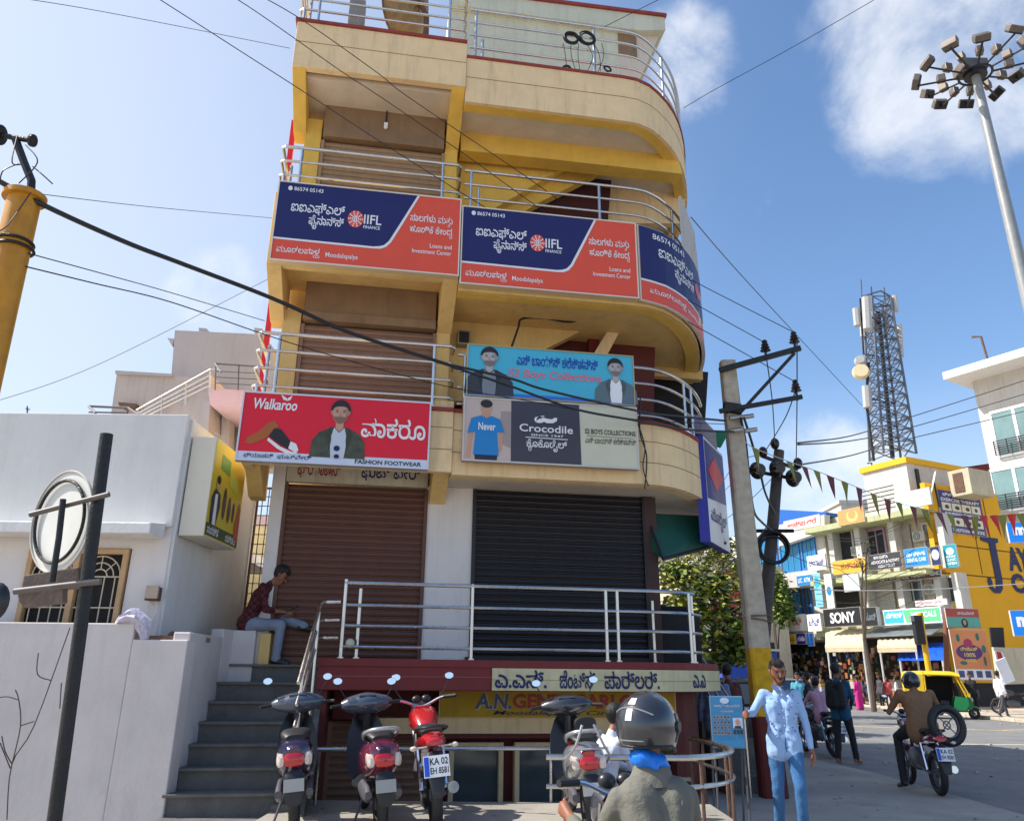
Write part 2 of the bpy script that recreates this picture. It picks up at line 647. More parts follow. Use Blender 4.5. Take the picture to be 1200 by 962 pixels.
        s.polys('printed_lapel', [
            [(X(-.13), Y(.52)), (X(-.20), Y(.40)), (X(-.13), Y(.12)), (X(-.11), Y(.30))],
            [(X(.13), Y(.52)), (X(.20), Y(.40)), (X(.13), Y(.12)), (X(.11), Y(.30))]], mat('printed_lapel_'+coat.name, tuple(.6*c for c in coat.diffuse_color[:3]), .5, var=.1), lay+3)


def catmull(P, n=8):
    P = [Vector(p) for p in P]
    out = []
    for i in range(len(P)-1):
        a, b, c, d = P[max(i-1, 0)], P[i], P[i+1], P[min(i+2, len(P)-1)]
        for k in range(n):
            t = k/n
            out.append(.5*((2*b)+(c-a)*t+(2*a-5*b+4*c-d)*t*t+(3*b-a-3*c+d)*t**3))
    out.append(P[-1])
    return out
# ================================================================== THE SETTING: ground, road, pavements
asph = mat('asphalt', (.20, .193, .185), .9, var=.25, scale=1.2, bump=.4, bscale=80, patch=.45, pcol=(.30, .28, .25), pscale=.35)
dust = mat('dusty_ground', s2l(186, 172, 152), .95, var=.2, scale=.8, bump=.4, bscale=25, patch=.5, pcol=(.28, .24, .2), pscale=.5)
conc = mat('concrete_forecourt', s2l(158, 152, 142), .95, var=.25, scale=.9, bump=.4, bscale=30, patch=.5, pcol=(.16, .15, .14), pscale=.7)
struct('ground', MB().add([(-400, -60, -.012), (500, -60, -.012), (500, 700, -.012), (-400, 700, -.012)], [(0, 1, 2, 3)]), dust)
struct('concrete_forecourt', MB().add([(-9, -3, 0), (6.1, -3, 0), (6.3, 15, 0), (5.0, 28, 0), (3.0, 40, 0), (-2, 40, 0), (-2, 20, 0), (-9, 20, 0)], [tuple(range(8))]), conc)
struct('road', MB().add([(6.104, -20, -.004), (60, -20, -.004), (18.8, 30, -.004), (19.2, 50, -.004), (12.5, 64, -.004), (0, 90, -.004), (-20, 120, -.004), (-24, 118, -.004), (-4, 88, -.004), (3.0, 62, -.004), (3.004, 40, -.004), (5.004, 28, -.004), (6.304, 15, -.004)], [tuple(range(13))]), asph)
kerbm = mat('kerb_concrete', s2l(190, 180, 160), .9, var=.3, scale=3, bump=.4)
kp = [(18.8, 30), (18.95, 36), (19.1, 43), (19.2, 50), (16.2, 57), (12.5, 64), (6, 77)]
mb = MB()
for (a, b_) in zip(kp[:-1], kp[1:]):
    d = (Vector(b_)-Vector(a))
    n_ = int(d.length/1.0)
    for i in range(n_):
        p = Vector(a)+d*(i/n_)
        q = Vector(a)+d*((i+.97)/n_)
        nn = Vector((d.y, -d.x)).normalized()*.16
        mb.prism([(p.x, p.y, 0), (q.x, q.y, 0), (q.x+nn.x, q.y+nn.y, 0), (p.x+nn.x, p.y+nn.y, 0)], (0, 0, .13+random.uniform(-.01, .01)))
struct('kerb', mb, kerbm, bevel=.015)
struct('pavement', MB().add([(18.97, 30, .1), (60, -16, .1), (70, 30, .1), (23.9, 46, .1), (11, 75, .1), (6.2, 77, .1), (12.7, 64, .1), (16.4, 57, .1), (19.38, 50, .1), (19.28, 43, .1), (19.13, 36, .1)], [tuple(range(11))]), dust)
linem = mat('road_paint', s2l(222, 214, 196), .8, var=.3, scale=9)
liney = mat('yellow_road_paint', s2l(206, 184, 140), .8, var=.35, scale=9)
mb = MB()
mb.box(8.2, 10.4, 21.3, 21.42, -.004, .004)
mb.box(11.2, 14.2, 21.4, 21.52, -.004, .004)
struct('road_marking', mb, linem)
mb = MB()
for (a, b_, w) in [((8.5, 30.5), (12.5, 27.9), .12), ((12.5, 27.9), (21, 25.6), .12), ((12.9, 28.7), (15.2, 30.1), .1), ((15.6, 27.2), (19.0, 29.2), .1), ((6.8, 33.5), (8.5, 30.5), .1)]:
    d = (Vector(b_)-Vector(a)).normalized()
    nn = Vector((-d.y, d.x))*w/2
    mb.prism([(a[0]-nn.x, a[1]-nn.y, -.004), (b_[0]-nn.x, b_[1]-nn.y, -.004), (b_[0]+nn.x, b_[1]+nn.y, -.004), (a[0]+nn.x, a[1]+nn.y, -.004)], (0, 0, .008))
struct('yellow_road_marking', mb, liney)
# loose grit and leaves near the kerb
mb = MB()
for i in range(500):
    x, y = random.uniform(3, 24), random.uniform(12, 48)
    if random.random() < .5:
        x = 19.6+random.uniform(-.2, 3)
    r_ = random.uniform(.01, .035)
    mb.box(x-r_, x+r_, y-r_, y+r_, 0, r_)
o = make('gravel', mb, dust)
o['kind'] = 'stuff'
o['label'] = 'loose grit scattered along the road and far pavement'

# litter on the forecourt
mb = MB()
random.seed(31)
for i in range(420):
    x, y = random.uniform(-2.3, 9), random.uniform(7.6, 20)
    z = .003 if (x > 2.25 or y > 9.65) else .243
    a, l_ = random.uniform(0, 6.28), random.uniform(.012, .045)
    u_ = Vector((math.cos(a), math.sin(a), random.uniform(0, .4)))*l_
    w_ = Vector((-math.sin(a), math.cos(a), random.uniform(0, .3)))*l_*.6
    p = Vector((x, y, z))
    mb.add([p-u_, p-w_, p+u_, p+w_], [(0, 1, 2, 3)])
o = make('litter', mb, mat('dry_leaf_litter', s2l(150, 124, 92), .9, var=.5, scale=2), recalc=False)
o['kind'] = 'stuff'
o['label'] = 'dry leaves and paper scraps lying on the forecourt'
cbm_ = mat('black_cable', (.012, .012, .014), .5, var=.1)

# ================================================================== THE CORNER BUILDING (frame B)
bt = Thing('corner_building', 'cream and yellow four storey corner building with rounded balconies and rolling shutters', 'building', (0, 0, 0), B)
CURVE = [(2.75, .86), (3.0, .84), (3.25, .74), (3.45, .60), (3.68, .40), (3.88, .18), (4.06, -.06), (4.22, -.32), (4.38, -.62), (4.53, -.95), (4.66, -1.3), (4.78, -1.7), (4.88, -2.1), (4.94, -2.6), (4.98, -3.3), (4.98, -4.5)]


def shifted(path, d):                              # offset a plan path outwards
    P = [Vector(p) for p in path]
    out = []
    for i, p in enumerate(P):
        t = (P[min(i+1, len(P)-1)]-P[max(i-1, 0)]).normalized()
        out.append((p.x-t.y*d, p.y+t.x*d))
    return out


# plan runs left to right with +v outwards, so "outwards" is +v on straight parts
def stripB(mb, path, z0, z1, t):
    return mb.strip(path, z0, z1, t)


def shutter(u0, u1, z0, z1, m, label, v=0., pitch=.085):
    mb = MB()
    n_ = int((z1-z0)/pitch)
    prof = []
    for i in range(n_):
        za = z0+(z1-z0)*i/n_
        h = (z1-z0)/n_
        prof += [(v-.03, za), (v-.012, za+h*.12), (v-.004, za+h*.4), (v-.012, za+h*.72), (v-.03, za+h*.86)]
    prof.append((v-.03, z1))
    vs, fs = [], []
    for (vv, z) in prof:
        vs += [(u0, -vv, z), (u1, -vv, z)]
    for i in range(len(prof)-1):
        fs.append((2*i, 2*i+1, 2*i+3, 2*i+2))
    mb.add(vs, fs)
    o = bt.part('rolling_shutter', mb, m, smooth=False, recalc=False)
    if label:
        o['label'] = label
    bt.part('guide_rail', MB().fbox(u0-.05, u0, v-.06, v+.025, z0, z1), m, parent=o)
    bt.part('guide_rail', MB().fbox(u1, u1+.05, v-.06, v+.025, z0, z1), m, parent=o)
    l = MB().fbox(u0, u1, v-.04, v+.02, z0, z0+.07)
    for uu in (u0+.35, u1-.35):
        l.fbox(uu-.05, uu+.05, v+.02, v+.035, z0+.02, z0+.06)
    bt.part('bottom_bar', l, m, parent=o)
    return o


# basement walls and openings -----------------------------------------
mb = MB()
mb.fbox(-1.3, 3.3, -8, -.25, -.5, 1.34)
mb.fbox(-1.3, -1.2, -.25, .95, 0, 1.34)
bt.part('basement_wall', mb, maroond)
mb = MB()
mb.strip([(3.3, .15), (3.45, .1), (3.75, -.3), (4.05, -.9), (4.2, -1.6), (4.25, -6)], 0, 1.34, .12)
bt.part('corner_wall', mb, maroond)
mb = MB()
mb.fbox(-.75, 3.3, -.25, .12, .82, 1.0)
bt.part('basement_lintel', mb, cream)
mb = MB()
mb.fbox(-1.2, .5, -.23, .02, .42, .82)
bt.part('basement_beam', MB().fbox(-.75, 3.3, -.25, .07, .76, .818), maroond)
for (a, b_, nm) in [(.35, 1.05, ''), (2.05, 3.1, ''), (1.2, 1.9, '')]:
    mb = MB()
    mb.fbox(a, b_, -.249, -.1, .64, .70).fbox(a, a+.06, -.249, -.1, -.4, .64).fbox(b_-.06, b_, -.249, -.1, -.4, .64)
    w_ = bt.part('basement_window', mb, cream)
    bt.part('pane', MB().fbox(a+.06, b_-.06, -.245, -.2, -.4, .64), glassm, parent=w_)
shutter(-1.15, .15, 0, .95, shutb, 'brown shutter under the raised deck', v=-.15)
bt.part('basement_panel', MB().fbox(-1.15, -.73, -.2, .03, .98, 1.34), maroond)

# raised deck ----------------------------------------------------------
DECK = [(-1.32, 1.0), (0, 1.0), (1.4, 1.0), (2.6, 1.0), (2.9, .97), (3.2, .88), (3.45, .72), (3.68, .50), (3.88, .22), (4.05, -.1), (4.2, -.5), (4.3, -1.0), (4.35, -3)]
mb = MB()
mb.slab(DECK+[(4.35, -6), (-1.32, -6)], 1.34, 1.665)
bt.part('deck_slab', mb, maroon, bevel=.012)
mb = MB().strip(shifted(DECK, .015), 1.6, 1.69, .12)
bt.part('deck_nosing', mb, maroon, bevel=.008)
mb = MB().strip(shifted(DECK, .006), 1.49, 1.5, .012)
bt.part('deck_groove', mb, mat('groove_paint', s2l(150, 80, 74), .7), )
mb = MB().slab([(-1.3, .86), (3.2, .7), (3.6, .35), (3.9, -.2), (4.1, -1), (4.15, -5.9), (-1.3, -5.9)], 1.668, 1.678)
bt.part('deck_floor', mb, stone)

# steps ----------------------------------------------------------------
mb = MB().fbox(-2.66, -1.325, -1.2, .1, 0, 1.60)
bt.part('landing', mb, stone)
me_s = None
for k in range(8):
    z = 1.62-.205*k
    v1 = .16+.28*k
    mb = MB().fbox(-2.66, -1.325, v1-.3, v1-.03, max(z-.205-.02, -.02), z-.03)
    mb.k = 0
    o = bt.part('step', mb, stone)
    bt.part('tread', MB().fbox(-2.665, -1.322, v1-.31, v1+.02, z-.03, z), stone, parent=o, bevel=.006)
bt.part('stair_end_wall', MB().fbox(-1.6, -1.325, .3, 2.0, 0, .3), stone)
mb = MB().prism([(-1.322, -.16, 0), (-1.322, -2.3, 0), (-1.322, -2.3, .25), (-1.322, -.2, 1.62)], (.06, 0, 0))
bt.part('stair_stringer', mb, stone)

# ground floor wall, pillars, shutters ----------------------------------
pw = MB().fbox(-.1, .56, -.3, .0, 1.66, 4.0)
bt.part('pillar', pw, whitepl, bevel=.01)
bt.part('pillar', MB().fbox(-2.2, -2.03, -.35, .04, 1.60, 4.25), whitepl, bevel=.01)
bt.part('pillar', MB().fbox(3.06, 3.24, -.35, .03, 1.66, 3.98), mat('dark_column', s2l(70, 50, 48), .8, var=.2), bevel=.01)
shutg = mat('shaded_brown_shutter_steel', s2l(98, 62, 48), .55, .0, var=.14, scale=3, bump=.1, streak=.35, dirt=(.07, .04, .03))  # brown shutter steel made darker: the balcony's shade is put into the colour
ground_b = shutter(-1.98, -.13, 1.63, 3.95, shutg, 'long brown shutter at the head of the steps')
shutter(.60, 3.03, 1.68, 3.98, shutk, 'dark grey shutter behind the steel railing')
mb = MB().fbox(-2.2, 3.3, -8, -.36, 1.66, 4.0)
bt.part('ground_floor_wall', mb, whitepl)
bt.part('sill', MB().fbox(.5, 3.1, -.1, .1, 1.678, 1.74), shutk)
# painted lintel over left shutter
lint = bt.part('lintel_board', MB().fbox(-2.02, -.1, -.05, .05, 3.97, 4.34), mat('old_lintel_paint', s2l(196, 188, 168), .85, var=.2, scale=3, streak=.45))
lint['label'] = 'old painted lintel with red and blue letters'
redp, bluep = pm('faded_red_paint', 150, 34, 34, .8), pm('faded_blue_paint', 28, 40, 92, .8)
mb = text(MB(), 'ಫ್ಯಾಷನ್', -1.88, -1.3, 4.03, 4.30, lambda x, z: (x, -.053, z), .012)
bt.part('lettering', mb, redp, parent=lint)
mb = text(MB(), 'ಫುಟ್ ವೇರ್', -1.02, -.2, 4.03, 4.30, lambda x, z: (x, -.053, z), .012)
bt.part('lettering', mb, bluep, parent=lint)

# balcony slabs and fascias ------------------------------------------------
FR = [(.16, .86)]+CURVE


def floor_front(z0, z1, soff, m, back=-9.6, cop=None, left=None, mm=None):
    mb = MB()
    mb.strip(FR, z0, z1, .12)
    bt.part('balcony_fascia', mb, m, smooth=True)
    mb = MB().slab([(p[0], p[1]-.11) if i < 3 else (p[0]-.1, p[1]-.06) for i, p in enumerate(FR)]+[(4.88, back), (.16, back)], soff, soff+.12)
    bt.part('soffit', mb, mm or soffit)
    mb = MB().strip(shifted(FR, -.06), z0-.004, z0+.10, .18)
    bt.part('edge_beam', mb, creamy if z0 > 6 else cream, smooth=True)
    if cop:
        bt.part('coping', MB().strip(shifted(FR, .02), z1, z1+.05, .17), cop, smooth=True)
    if left:
        l0, l1, ls = left
        mb = MB().fbox(-2.5, .155, .78, .9, l0, l1).fbox(-2.5, -2.38, -.2, .78, l0, l1)
        bt.part('balcony_fascia', mb, m, bevel=.008)
        bt.part('soffit', MB().fbox(-2.38, .155, -.3, .78, ls, ls+.12), mm or soffit)
        if cop:
            bt.part('coping', MB().fbox(-2.53, .155, .75, .93, l1, l1+.05).fbox(-2.53, -2.35, -.2, .75, l1, l1+.05), cop)


floor_front(3.98, 4.83, 4.0, cream, cop=coping, left=(4.0, 4.83, 4.36))
floor_front(6.66, 7.9, 6.72, softyel, left=(6.80, 7.95, 7.0), mm=softyel)
floor_front(9.95, 10.80, 10.04, cream, cop=coping, left=(10.20, 11.05, 10.45))
grv = mat('groove_shadow_line', s2l(150, 118, 84), .9)
for (z, f0) in ((4.28, 1), (4.58, 1), (10.42, 1)):
    bt.part('fascia_groove', MB().strip(shifted(FR, .004), z, z+.010, .01), grv)
for z in (4.3, 4.6, 10.66):
    bt.part('fascia_groove', MB().fbox(-2.5, .15, .9, .904, z, z+.010), grv)
bt.part('wall_cable', MB().tube(catmull([(2.78, -.9, 5.2), (2.74, -.93, 4.7), (2.82, -.93, 4.35), (2.78, -.9, 3.9)], 6), .010, 5), cbm_)
bt.part('wall_cable', MB().tube(catmull([(2.70, -.9, 4.9), (2.80, -.93, 4.5), (2.76, -.93, 4.2), (2.84, -.88, 3.95)], 6), .008, 5), cbm_)
# tapering brackets below the left bays
for (z0, z1, m_) in [(4.36, 4.0, softyel), (7.0, 6.6, softyel), (10.42, 9.9, creamy)]:
    for (a, b_) in ((-2.5, -2.3), (-.06, .155)):
        mb = MB()
        mb.prism([(a, -.89, z0-.16 if z0 < 5 else z0-.2), (a, -.89, z0-.004), (a, .3, z0-.004), (a, .3, z1-.25), (a, 0, z1-.25)], (b_-a, 0, 0))
        bt.part('bracket', mb, m_, bevel=.006)
    bt.part('edge_beam', MB().fbox(-2.28, -.062, .72, .886, z0-.17, z0-.006), m_ if z0 > 9 else cream)
# upper floor columns
for (z0, z1, m_) in [(4.85, 6.55, softyel), (7.9, 9.95, creamy)]:
    bt.part('column', MB().fbox(-2.32, -2.06, -.4, .0, z0, z1), m_, bevel=.008)
    bt.part('column', MB().fbox(-.07, .14, -.4, .0, z0, z1), m_, bevel=.008)
bt.part('column', MB().fbox(-.1, .16, .5, .83, 4.84, 5.0), cream)
# upper walls behind the shutters
bt.part('upper_wall', MB().fbox(-2.3, -.0, -10, -.41, 4.36, 7.0), softyel)
bt.part('upper_wall', MB().fbox(-2.3, -.0, -10, -.41, 7.0, 11.4), creamy)
# shutter boxes
boxm = mat('brown_shutter_box', s2l(140, 112, 84), .7, var=.2, scale=3, streak=.4, dirt=(.09, .06, .04))
shutter(-2.0, -.12, 4.85, 6.33, shutb, 'brown shutter behind the first floor railing')
bt.part('shutter_box', MB().fbox(-2.03, -.09, -.3, .12, 6.36, 6.50).fbox(-2.03, -.09, -.3, .07, 6.50, 7.0), boxm, bevel=.008)
shutter(-2.0, -.12, 7.9, 9.55, mat('tan_shutter_steel', s2l(158, 128, 96), .6, var=.12, streak=.35, dirt=(.10, .06, .04)), 'tan shutter on the top floor')
sb = bt.part('shutter_box', MB().fbox(-2.03, -.09, -.3, .10, 9.58, 10.44), boxm, bevel=.008)
mb = MB().tube([(-1.05, -.13, 10.3), (-1.05, -.13, 9.9)], .012)
bt.part('cable', mb, darkmetal, parent=sb)
bt.part('bulb', MB().ball((-1.05, -.14, 9.84), .035, n=8).fbox(-1.08, -1.02, .10, .16, 9.86, 9.92), white, parent=sb)

# main bay: back walls, stairs, beams -------------------------------------
def wpoly(name, pts, v, t, m, **k):
    mb = MB()
    q = [B.px(x, y, v) for x, y in pts]
    mb.prism([(a, -v, z) for a, z in q], (0, t, 0))
    return bt.part(name, mb, m, **k)


bt.part('rear_wall', MB().fbox(.16, 3.3, -10, -2.4, 4.12, 6.70), maroond)
bt.part('rear_wall', MB().fbox(.16, 3.3, -10, -2.4, 6.84, 10.03), maroond)
bt.part('side_wall', MB().fbox(3.3, 4.3, -10, -4.4, 4.12, 6.70), maroond)
bt.part('side_wall', MB().fbox(3.3, 4.3, -10, -3.4, 6.84, 10.03), cream)
wpoly('stair_wall', [(520, 330), (760, 345), (735, 372), (700, 378), (632, 413), (560, 470), (520, 470)], -.35, .2, softyel)
wpoly('cross_beam', [(520, 322), (815, 345), (822, 382), (735, 372), (520, 360)], -.05, .22, cream)
wpoly('stair_beam', [(735, 372), (722, 371), (690, 425), (703, 432)], -.3, .2, cream)
wpoly('recess_wall', [(590, 372), (768, 378), (766, 500), (590, 480)], -.75, .1, maroond)
wpoly('inner_wall', [(690, 372), (702, 373), (702, 470), (690, 470)], -.6, .12, maroon)
wpoly('inner_wall', [(764, 378), (820, 384), (824, 445), (762, 440)], -1.6, .15, softyel)
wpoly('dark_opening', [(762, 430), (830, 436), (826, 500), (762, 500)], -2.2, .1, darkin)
wpoly('cross_beam', [(540, 140), (790, 172), (800, 204), (640, 186), (540, 176)], -.0, .3, creamy)
wpoly('stair_wall', [(528, 170), (700, 190), (668, 192), (582, 243), (570, 262), (528, 262)], -.4, .2, creamy)
wpoly('stair_flight', [(665, 190), (714, 196), (627, 240), (590, 264), (560, 264), (580, 228)], -.62, .2, creamy)
wpoly('recess_wall', [(590, 186), (718, 192), (712, 264), (590, 264)], -.9, .1, mat('deep_maroon_wall', s2l(70, 28, 28), .8, var=.2))
wpoly('inner_wall', [(716, 190), (800, 200), (804, 262), (707, 262)], -1.1, .15, cream)
# switch box on the first floor wall
e = B.px(543, 398, -.3)
mb = MB().fbox(e[0]-.1, e[0]+.1, -.35, -.2, e[1]-.12, e[1]+.12)
sbx = bt.part('meter_box', mb, mat('old_steel_box', s2l(150, 140, 120), .6, var=.3, streak=.4))
bt.part('meter_opening', MB().fbox(e[0]-.075, e[0]+.075, -.199, -.195, e[1]-.09, e[1]+.09), darkin, parent=sbx)
cab = [B.px(x, y, -.02) for x, y in [(598, 411), (607, 385), (612, 374), (640, 374), (668, 378), (690, 370), (712, 360), (715, 364)]]
bt.part('wall_cable', MB().tube(catmull([(a, -.0, z) for a, z in cab], 4), .018, 6), blackpl)
# black pipe down the left side, red strip
bt.part('red_strip', MB().fbox(-2.62, -2.54, -.5, -.42, 4.4, 10.2), pm('red_strip_paint', 206, 26, 44, .5), )
bt.part('left_flank_wall', MB().fbox(-2.33, -2.3, -7.5, -.41, 4.36, 11.0), cream)

# terrace ---------------------------------------------------------------
greenw = mat('pale_green_plaster', s2l(206, 206, 184), .85, var=.1, scale=2, bump=.2, streak=.3)
rz0 = 10.2
mb = MB()
mb.fbox(.0, 3.5, -5.5, -1.5, rz0, 14.1)
room = bt.part('terrace_room', mb, greenw)
mb = MB()
mb.prism([(.0, 1.35, 14.1), (3.9, 1.35, 14.1), (4.5, 1.35, 14.22), (4.5, 1.35, 14.55), (.0, 1.35, 14.45)], (0, 4.4, 0))
bt.part('room_slab', mb, greenw, parent=room)
bt.part('room_coping', MB().prism([(.0, 1.30, 14.45), (4.53, 1.30, 14.55), (4.53, 1.30, 14.62), (.0, 1.30, 14.52)], (0, 4.5, 0)), coping, parent=room)
mb = MB().prism([(3.5, 1.52, 12.2), (3.62, 1.52, 12.2), (4.42, 1.52, 14.2), (3.5, 1.52, 14.1)], (0, 3.8, 0))
bt.part('raked_wall', mb, soffit, parent=room)
bt.part('pillar', MB().fbox(3.5, 3.9, -2.2, -1.49, 13.55, 14.1), boxm, parent=room)
bt.part('roof_slab', MB().slab([(-2.4, .7), (.16, .7), (2.9, .7), (3.7, .0), (4.3, -1), (4.8, -2.5), (4.8, -9.6), (-2.3, -9.6)], 10.17, 10.3), soffit)

# railings -----------------------------------------------------------------
TH = []


def railing(paths, posts, z0, rad=.02, label=None, knob=True, rr=None):
    o = bt.part('railing', MB().tube(paths[0], rad*1.25, 8), steel, smooth=True)
    for p in paths[1:]:
        bt.part('rail', MB().tube(p, rad, 8), steel, parent=o, smooth=True)
    for (a, b_, zt) in posts:
        mb = MB().tube([(a, -b_, z0), (a, -b_, zt)], rad*1.15, 8)
        mb.tube([(a, -b_, z0), (a, -b_, z0+.015)], rad*2.2, 8)
        bt.part('post', mb, steel, parent=o, smooth=True)
    if label:
        o['label'] = label
    return o


def rp(path, z):
    return catmull([(p[0], -p[1], z) for p in path], 4)


GR = [(-1.1, .92), (0, .92), (1.4, .92), (2.5, .92), (2.9, .9), (3.2, .8), (3.45, .63), (3.66, .4), (3.85, .1), (4.0, -.3), (4.1, -.9)]
GR1 = [(-1.1, .92), (3.0, .92), (3.3, .86), (3.46, .7)]
railing([rp(GR[:-4]+[(3.5, .6)], 2.56)]+[rp(GR[:-3], z) for z in (2.3, 2.06, 1.82)], [(-1.08, .92, 2.6), (-.9, .86, 2.5), (.47, .92, 2.58), (2.18, .92, 2.56), (2.33, .92, 2.56), (3.38, .7, 2.56), (3.45, .62, 2.56), (3.05, .2, 2.5)], 1.69, label='stainless railing round the raised deck')
# stair rail
mb = MB()
sr = [[(-1.12, -.92, z), (-1.3, -.86, z), (-1.36, -.95, z-.02), (-1.44, -2.1, z-.9)] for z in (2.33, 2.12, 1.92)]
o = bt.part('stair_railing', MB().tube(sr[0], .022, 8), steel, smooth=True)
for p in sr[1:]:
    bt.part('rail', MB().tube(p, .018, 8), steel, parent=o, smooth=True)
bt.part('post', MB().tube([(-1.42, -1.95, .2), (-1.42, -1.95, 1.5)], .02, 8), steel, parent=o)
bt.part('post', MB().tube([(-1.36, -1.1, 1.0), (-1.36, -1.1, 2.2)], .018, 8), steel, parent=o)
bt.part('finial', MB().ball((-.98, -.93, 1.86), .055), mat('rail_ball', s2l(190, 190, 170), .5), parent=o)

LB = [(-2.45, -.3), (-2.45, .1), (-2.45, .82), (-2.4, .86), (.05, .86), (.1, .82), (.1, .5)]


def leftrail(z0, zs, lab):
    paths = [[(-2.48, .2, z-.01), (-2.48, -.84, z), (-2.44, -.88, z), (.09, -.88, z), (.13, -.84, z), (.13, -.6, z)] for z in zs]
    railing(paths, [(-2.2, .88, zs[0]), (-2.4, .4, zs[0]), (-.14, .88, zs[0]), (-2.42, .88, zs[-1])], z0, label=lab)


leftrail(4.88, (5.78, 5.53, 5.28, 5.03), 'first floor steel railing of the left balcony')
leftrail(7.95, (8.74, 8.50, 8.26), 'second floor steel railing of the left balcony')
leftrail(11.1, (11.98, 11.76, 11.54, 11.32), 'terrace railing of the left bay')


def mainrail(z0, zs, lab, end=-3, dv=0.):
    pth = [(.2, .8+dv), (1.5, .8+dv), (2.5, .8+dv)]+[(p[0]-.02, p[1]-.06+dv) for p in CURVE[1:end]]
    P2 = catmull([(p[0], -p[1], 0) for p in pth], 3)
    paths = [[(q.x, q.y, z) for q in P2] for z in zs]
    railing(paths, [(.3, .8, zs[0]), (2.3, .8, zs[0]), (pth[-4][0], pth[-4][1], zs[0]), (pth[6][0], pth[6][1], zs[0]), (.42, .78, zs[-1]+.2)], z0, label=lab)


mainrail(4.88, (5.70, 5.46, 5.22, 4.98), 'first floor steel railing round the corner', end=-7)
mainrail(7.9, (8.72, 8.48, 8.24), 'second floor steel railing round the corner', end=-5)
mainrail(10.85, (11.86, 11.6, 11.34, 11.08), 'terrace steel railing round the corner', end=-2)

# black crate and cloth heap on the deck by the corner
solo('covered_generator', 'black cloth covered box standing at the right end of the raised deck', 'generator', MB().fbox(3.3, 3.95, -1.3, -.3, 1.68, 2.42).fbox(3.36, 3.9, -1.2, -.5, 2.42, 2.5), mat('black_tarpaulin', (.012, .012, .014), .8, var=.2, bump=.5, bscale=12), B, (3.6, -.8, 1.68), bevel=.04)

# dishes, tank, cable coils on the terrace -----------------------------------
def pxw(px, py, Y):
    return onY(px, py, Y)


t = Thing('satellite_dish', 'large rusty mesh satellite dish leaning over the terrace parapet', 'satellite dish', (-.55, .3, 11.0), B)
mb = MB()
dq = B.px(491, 2, -.3)
dc = Vector((dq[0], .3, dq[1]))
ax = Vector((-.80, .45, .28)).normalized()
aa = ax.orthogonal().normalized()
bb = ax.cross(aa)
rings = []
for i in range(7):
    r_ = .75*i/6+.001
    rings.append([dc+ax*(.28*(i/6)**2)+(aa*math.cos(2*math.pi*k/24)+bb*math.sin(2*math.pi*k/24))*r_ for k in range(24)])
mb.loft(rings, cap=False)
t.part('reflector', mb, mat('rusty_dish', s2l(150, 128, 96), .7, .3, var=.35, scale=6, streak=.4), recalc=False)
mb = MB()
for k in range(8):
    d_ = aa*math.cos(math.pi*k/4)+bb*math.sin(math.pi*k/4)
    mb.tube([dc-ax*.03, dc+ax*.1+d_*.4, dc+ax*.28+d_*.75], .018, 6)
mb.ring(dc+ax*.28, .75, .02, ax)
t.part('rib', mb, rustm)
t.part('mount', MB().tube([(dc.x+.2, .35, 11.0), (dc.x+.15, .3, dc.z-.3), tuple(dc)], .05), rustm)
t = Thing('water_tank', 'black plastic water tank on top of the terrace room', 'water tank', (1.6, -2.3, 14.5), B)
t.part('tank_body', MB().tube([(1.6, 2.3, 14.5), (1.6, 2.3, 15.2), (1.6, 2.3, 15.45), (1.6, 2.3, 15.6)], [.62, .62, .5, .25], 24), blackpl, smooth=True)
t.part('tank_lid', MB().tube([(1.6, 2.3, 15.58), (1.6, 2.3, 15.68)], .2, 16), blackpl)
t = Thing('chimney_pipe', 'grey concrete stub standing behind the terrace railing at far left', 'pipe', (-1.7, .1, 11.0), B)
t.part('stub', MB().fbox(-1.82, -1.55, -.1, .15, 11.0, 12.4), concrete, bevel=.01)
cbm = mat('black_cable', (.012, .012, .014), .5, var=.1)
for i, (px, py) in enumerate([(670, 45), (688, 45)]):
    t = Thing('cable_coil', ['left one of the two black cable coils hung on the terrace railing', 'right one of the two black cable coils hung on the terrace railing'][i], 'cable coil', (*[B.px(px, py, .8)[0], .83], B.px(px, py, .8)[1]), B, 'black cable coils on the terrace railing')
    u_, z_ = B.px(px, py, .86)
    mb = MB()
    for k in range(7):
        mb.ring((u_+random.uniform(-.02, .02), -.86-random.uniform(-.02, .02), z_+random.uniform(-.02, .02)), .12+random.uniform(-.02, .02), .011, (random.uniform(-.15, .15), 1, random.uniform(-.15, .15)), 24, 6)
    t.part('coil', mb, cbm)
mb = MB()
for k in range(6):
    p0 = B.px(660+k*9, 52, .85)
    p1 = B.px(662+k*9+random.uniform(-6, 6), 84, .82)
    mb.tube(catmull([(p0[0], -.86, p0[1]), ((p0[0]+p1[0])/2+random.uniform(-.1, .1), -.88, (p0[1]+p1[1])/2), (p1[0], -.82, p1[1])], 5), .006, 5)
for px in (664, 712):
    u_, z_ = B.px(px, 81, .84)
    for k in range(4):
        mb.ring((u_, -.84, z_), .05+.008*k, .009, (random.uniform(-.4, .4), 1, random.uniform(-.4, .4)), 14, 5)
solo('hanging_cables', 'tangle of thin black cables drooping below the cable coils', 'cables', mb, cbm, B, (2.0, .85, 10.9))

# ================================================================== SIGNS ON THE CORNER BUILDING
navy, orange, red_ = pm('navy_print', 30, 30, 92), pm('orange_print', 226, 82, 54), pm('crimson_print', 222, 8, 44)
skin = pm('printed_skin', 196, 150, 126)
hairp = pm('printed_hair_black', 34, 28, 30)
seamw = pm('white_trim', 226, 214, 200)


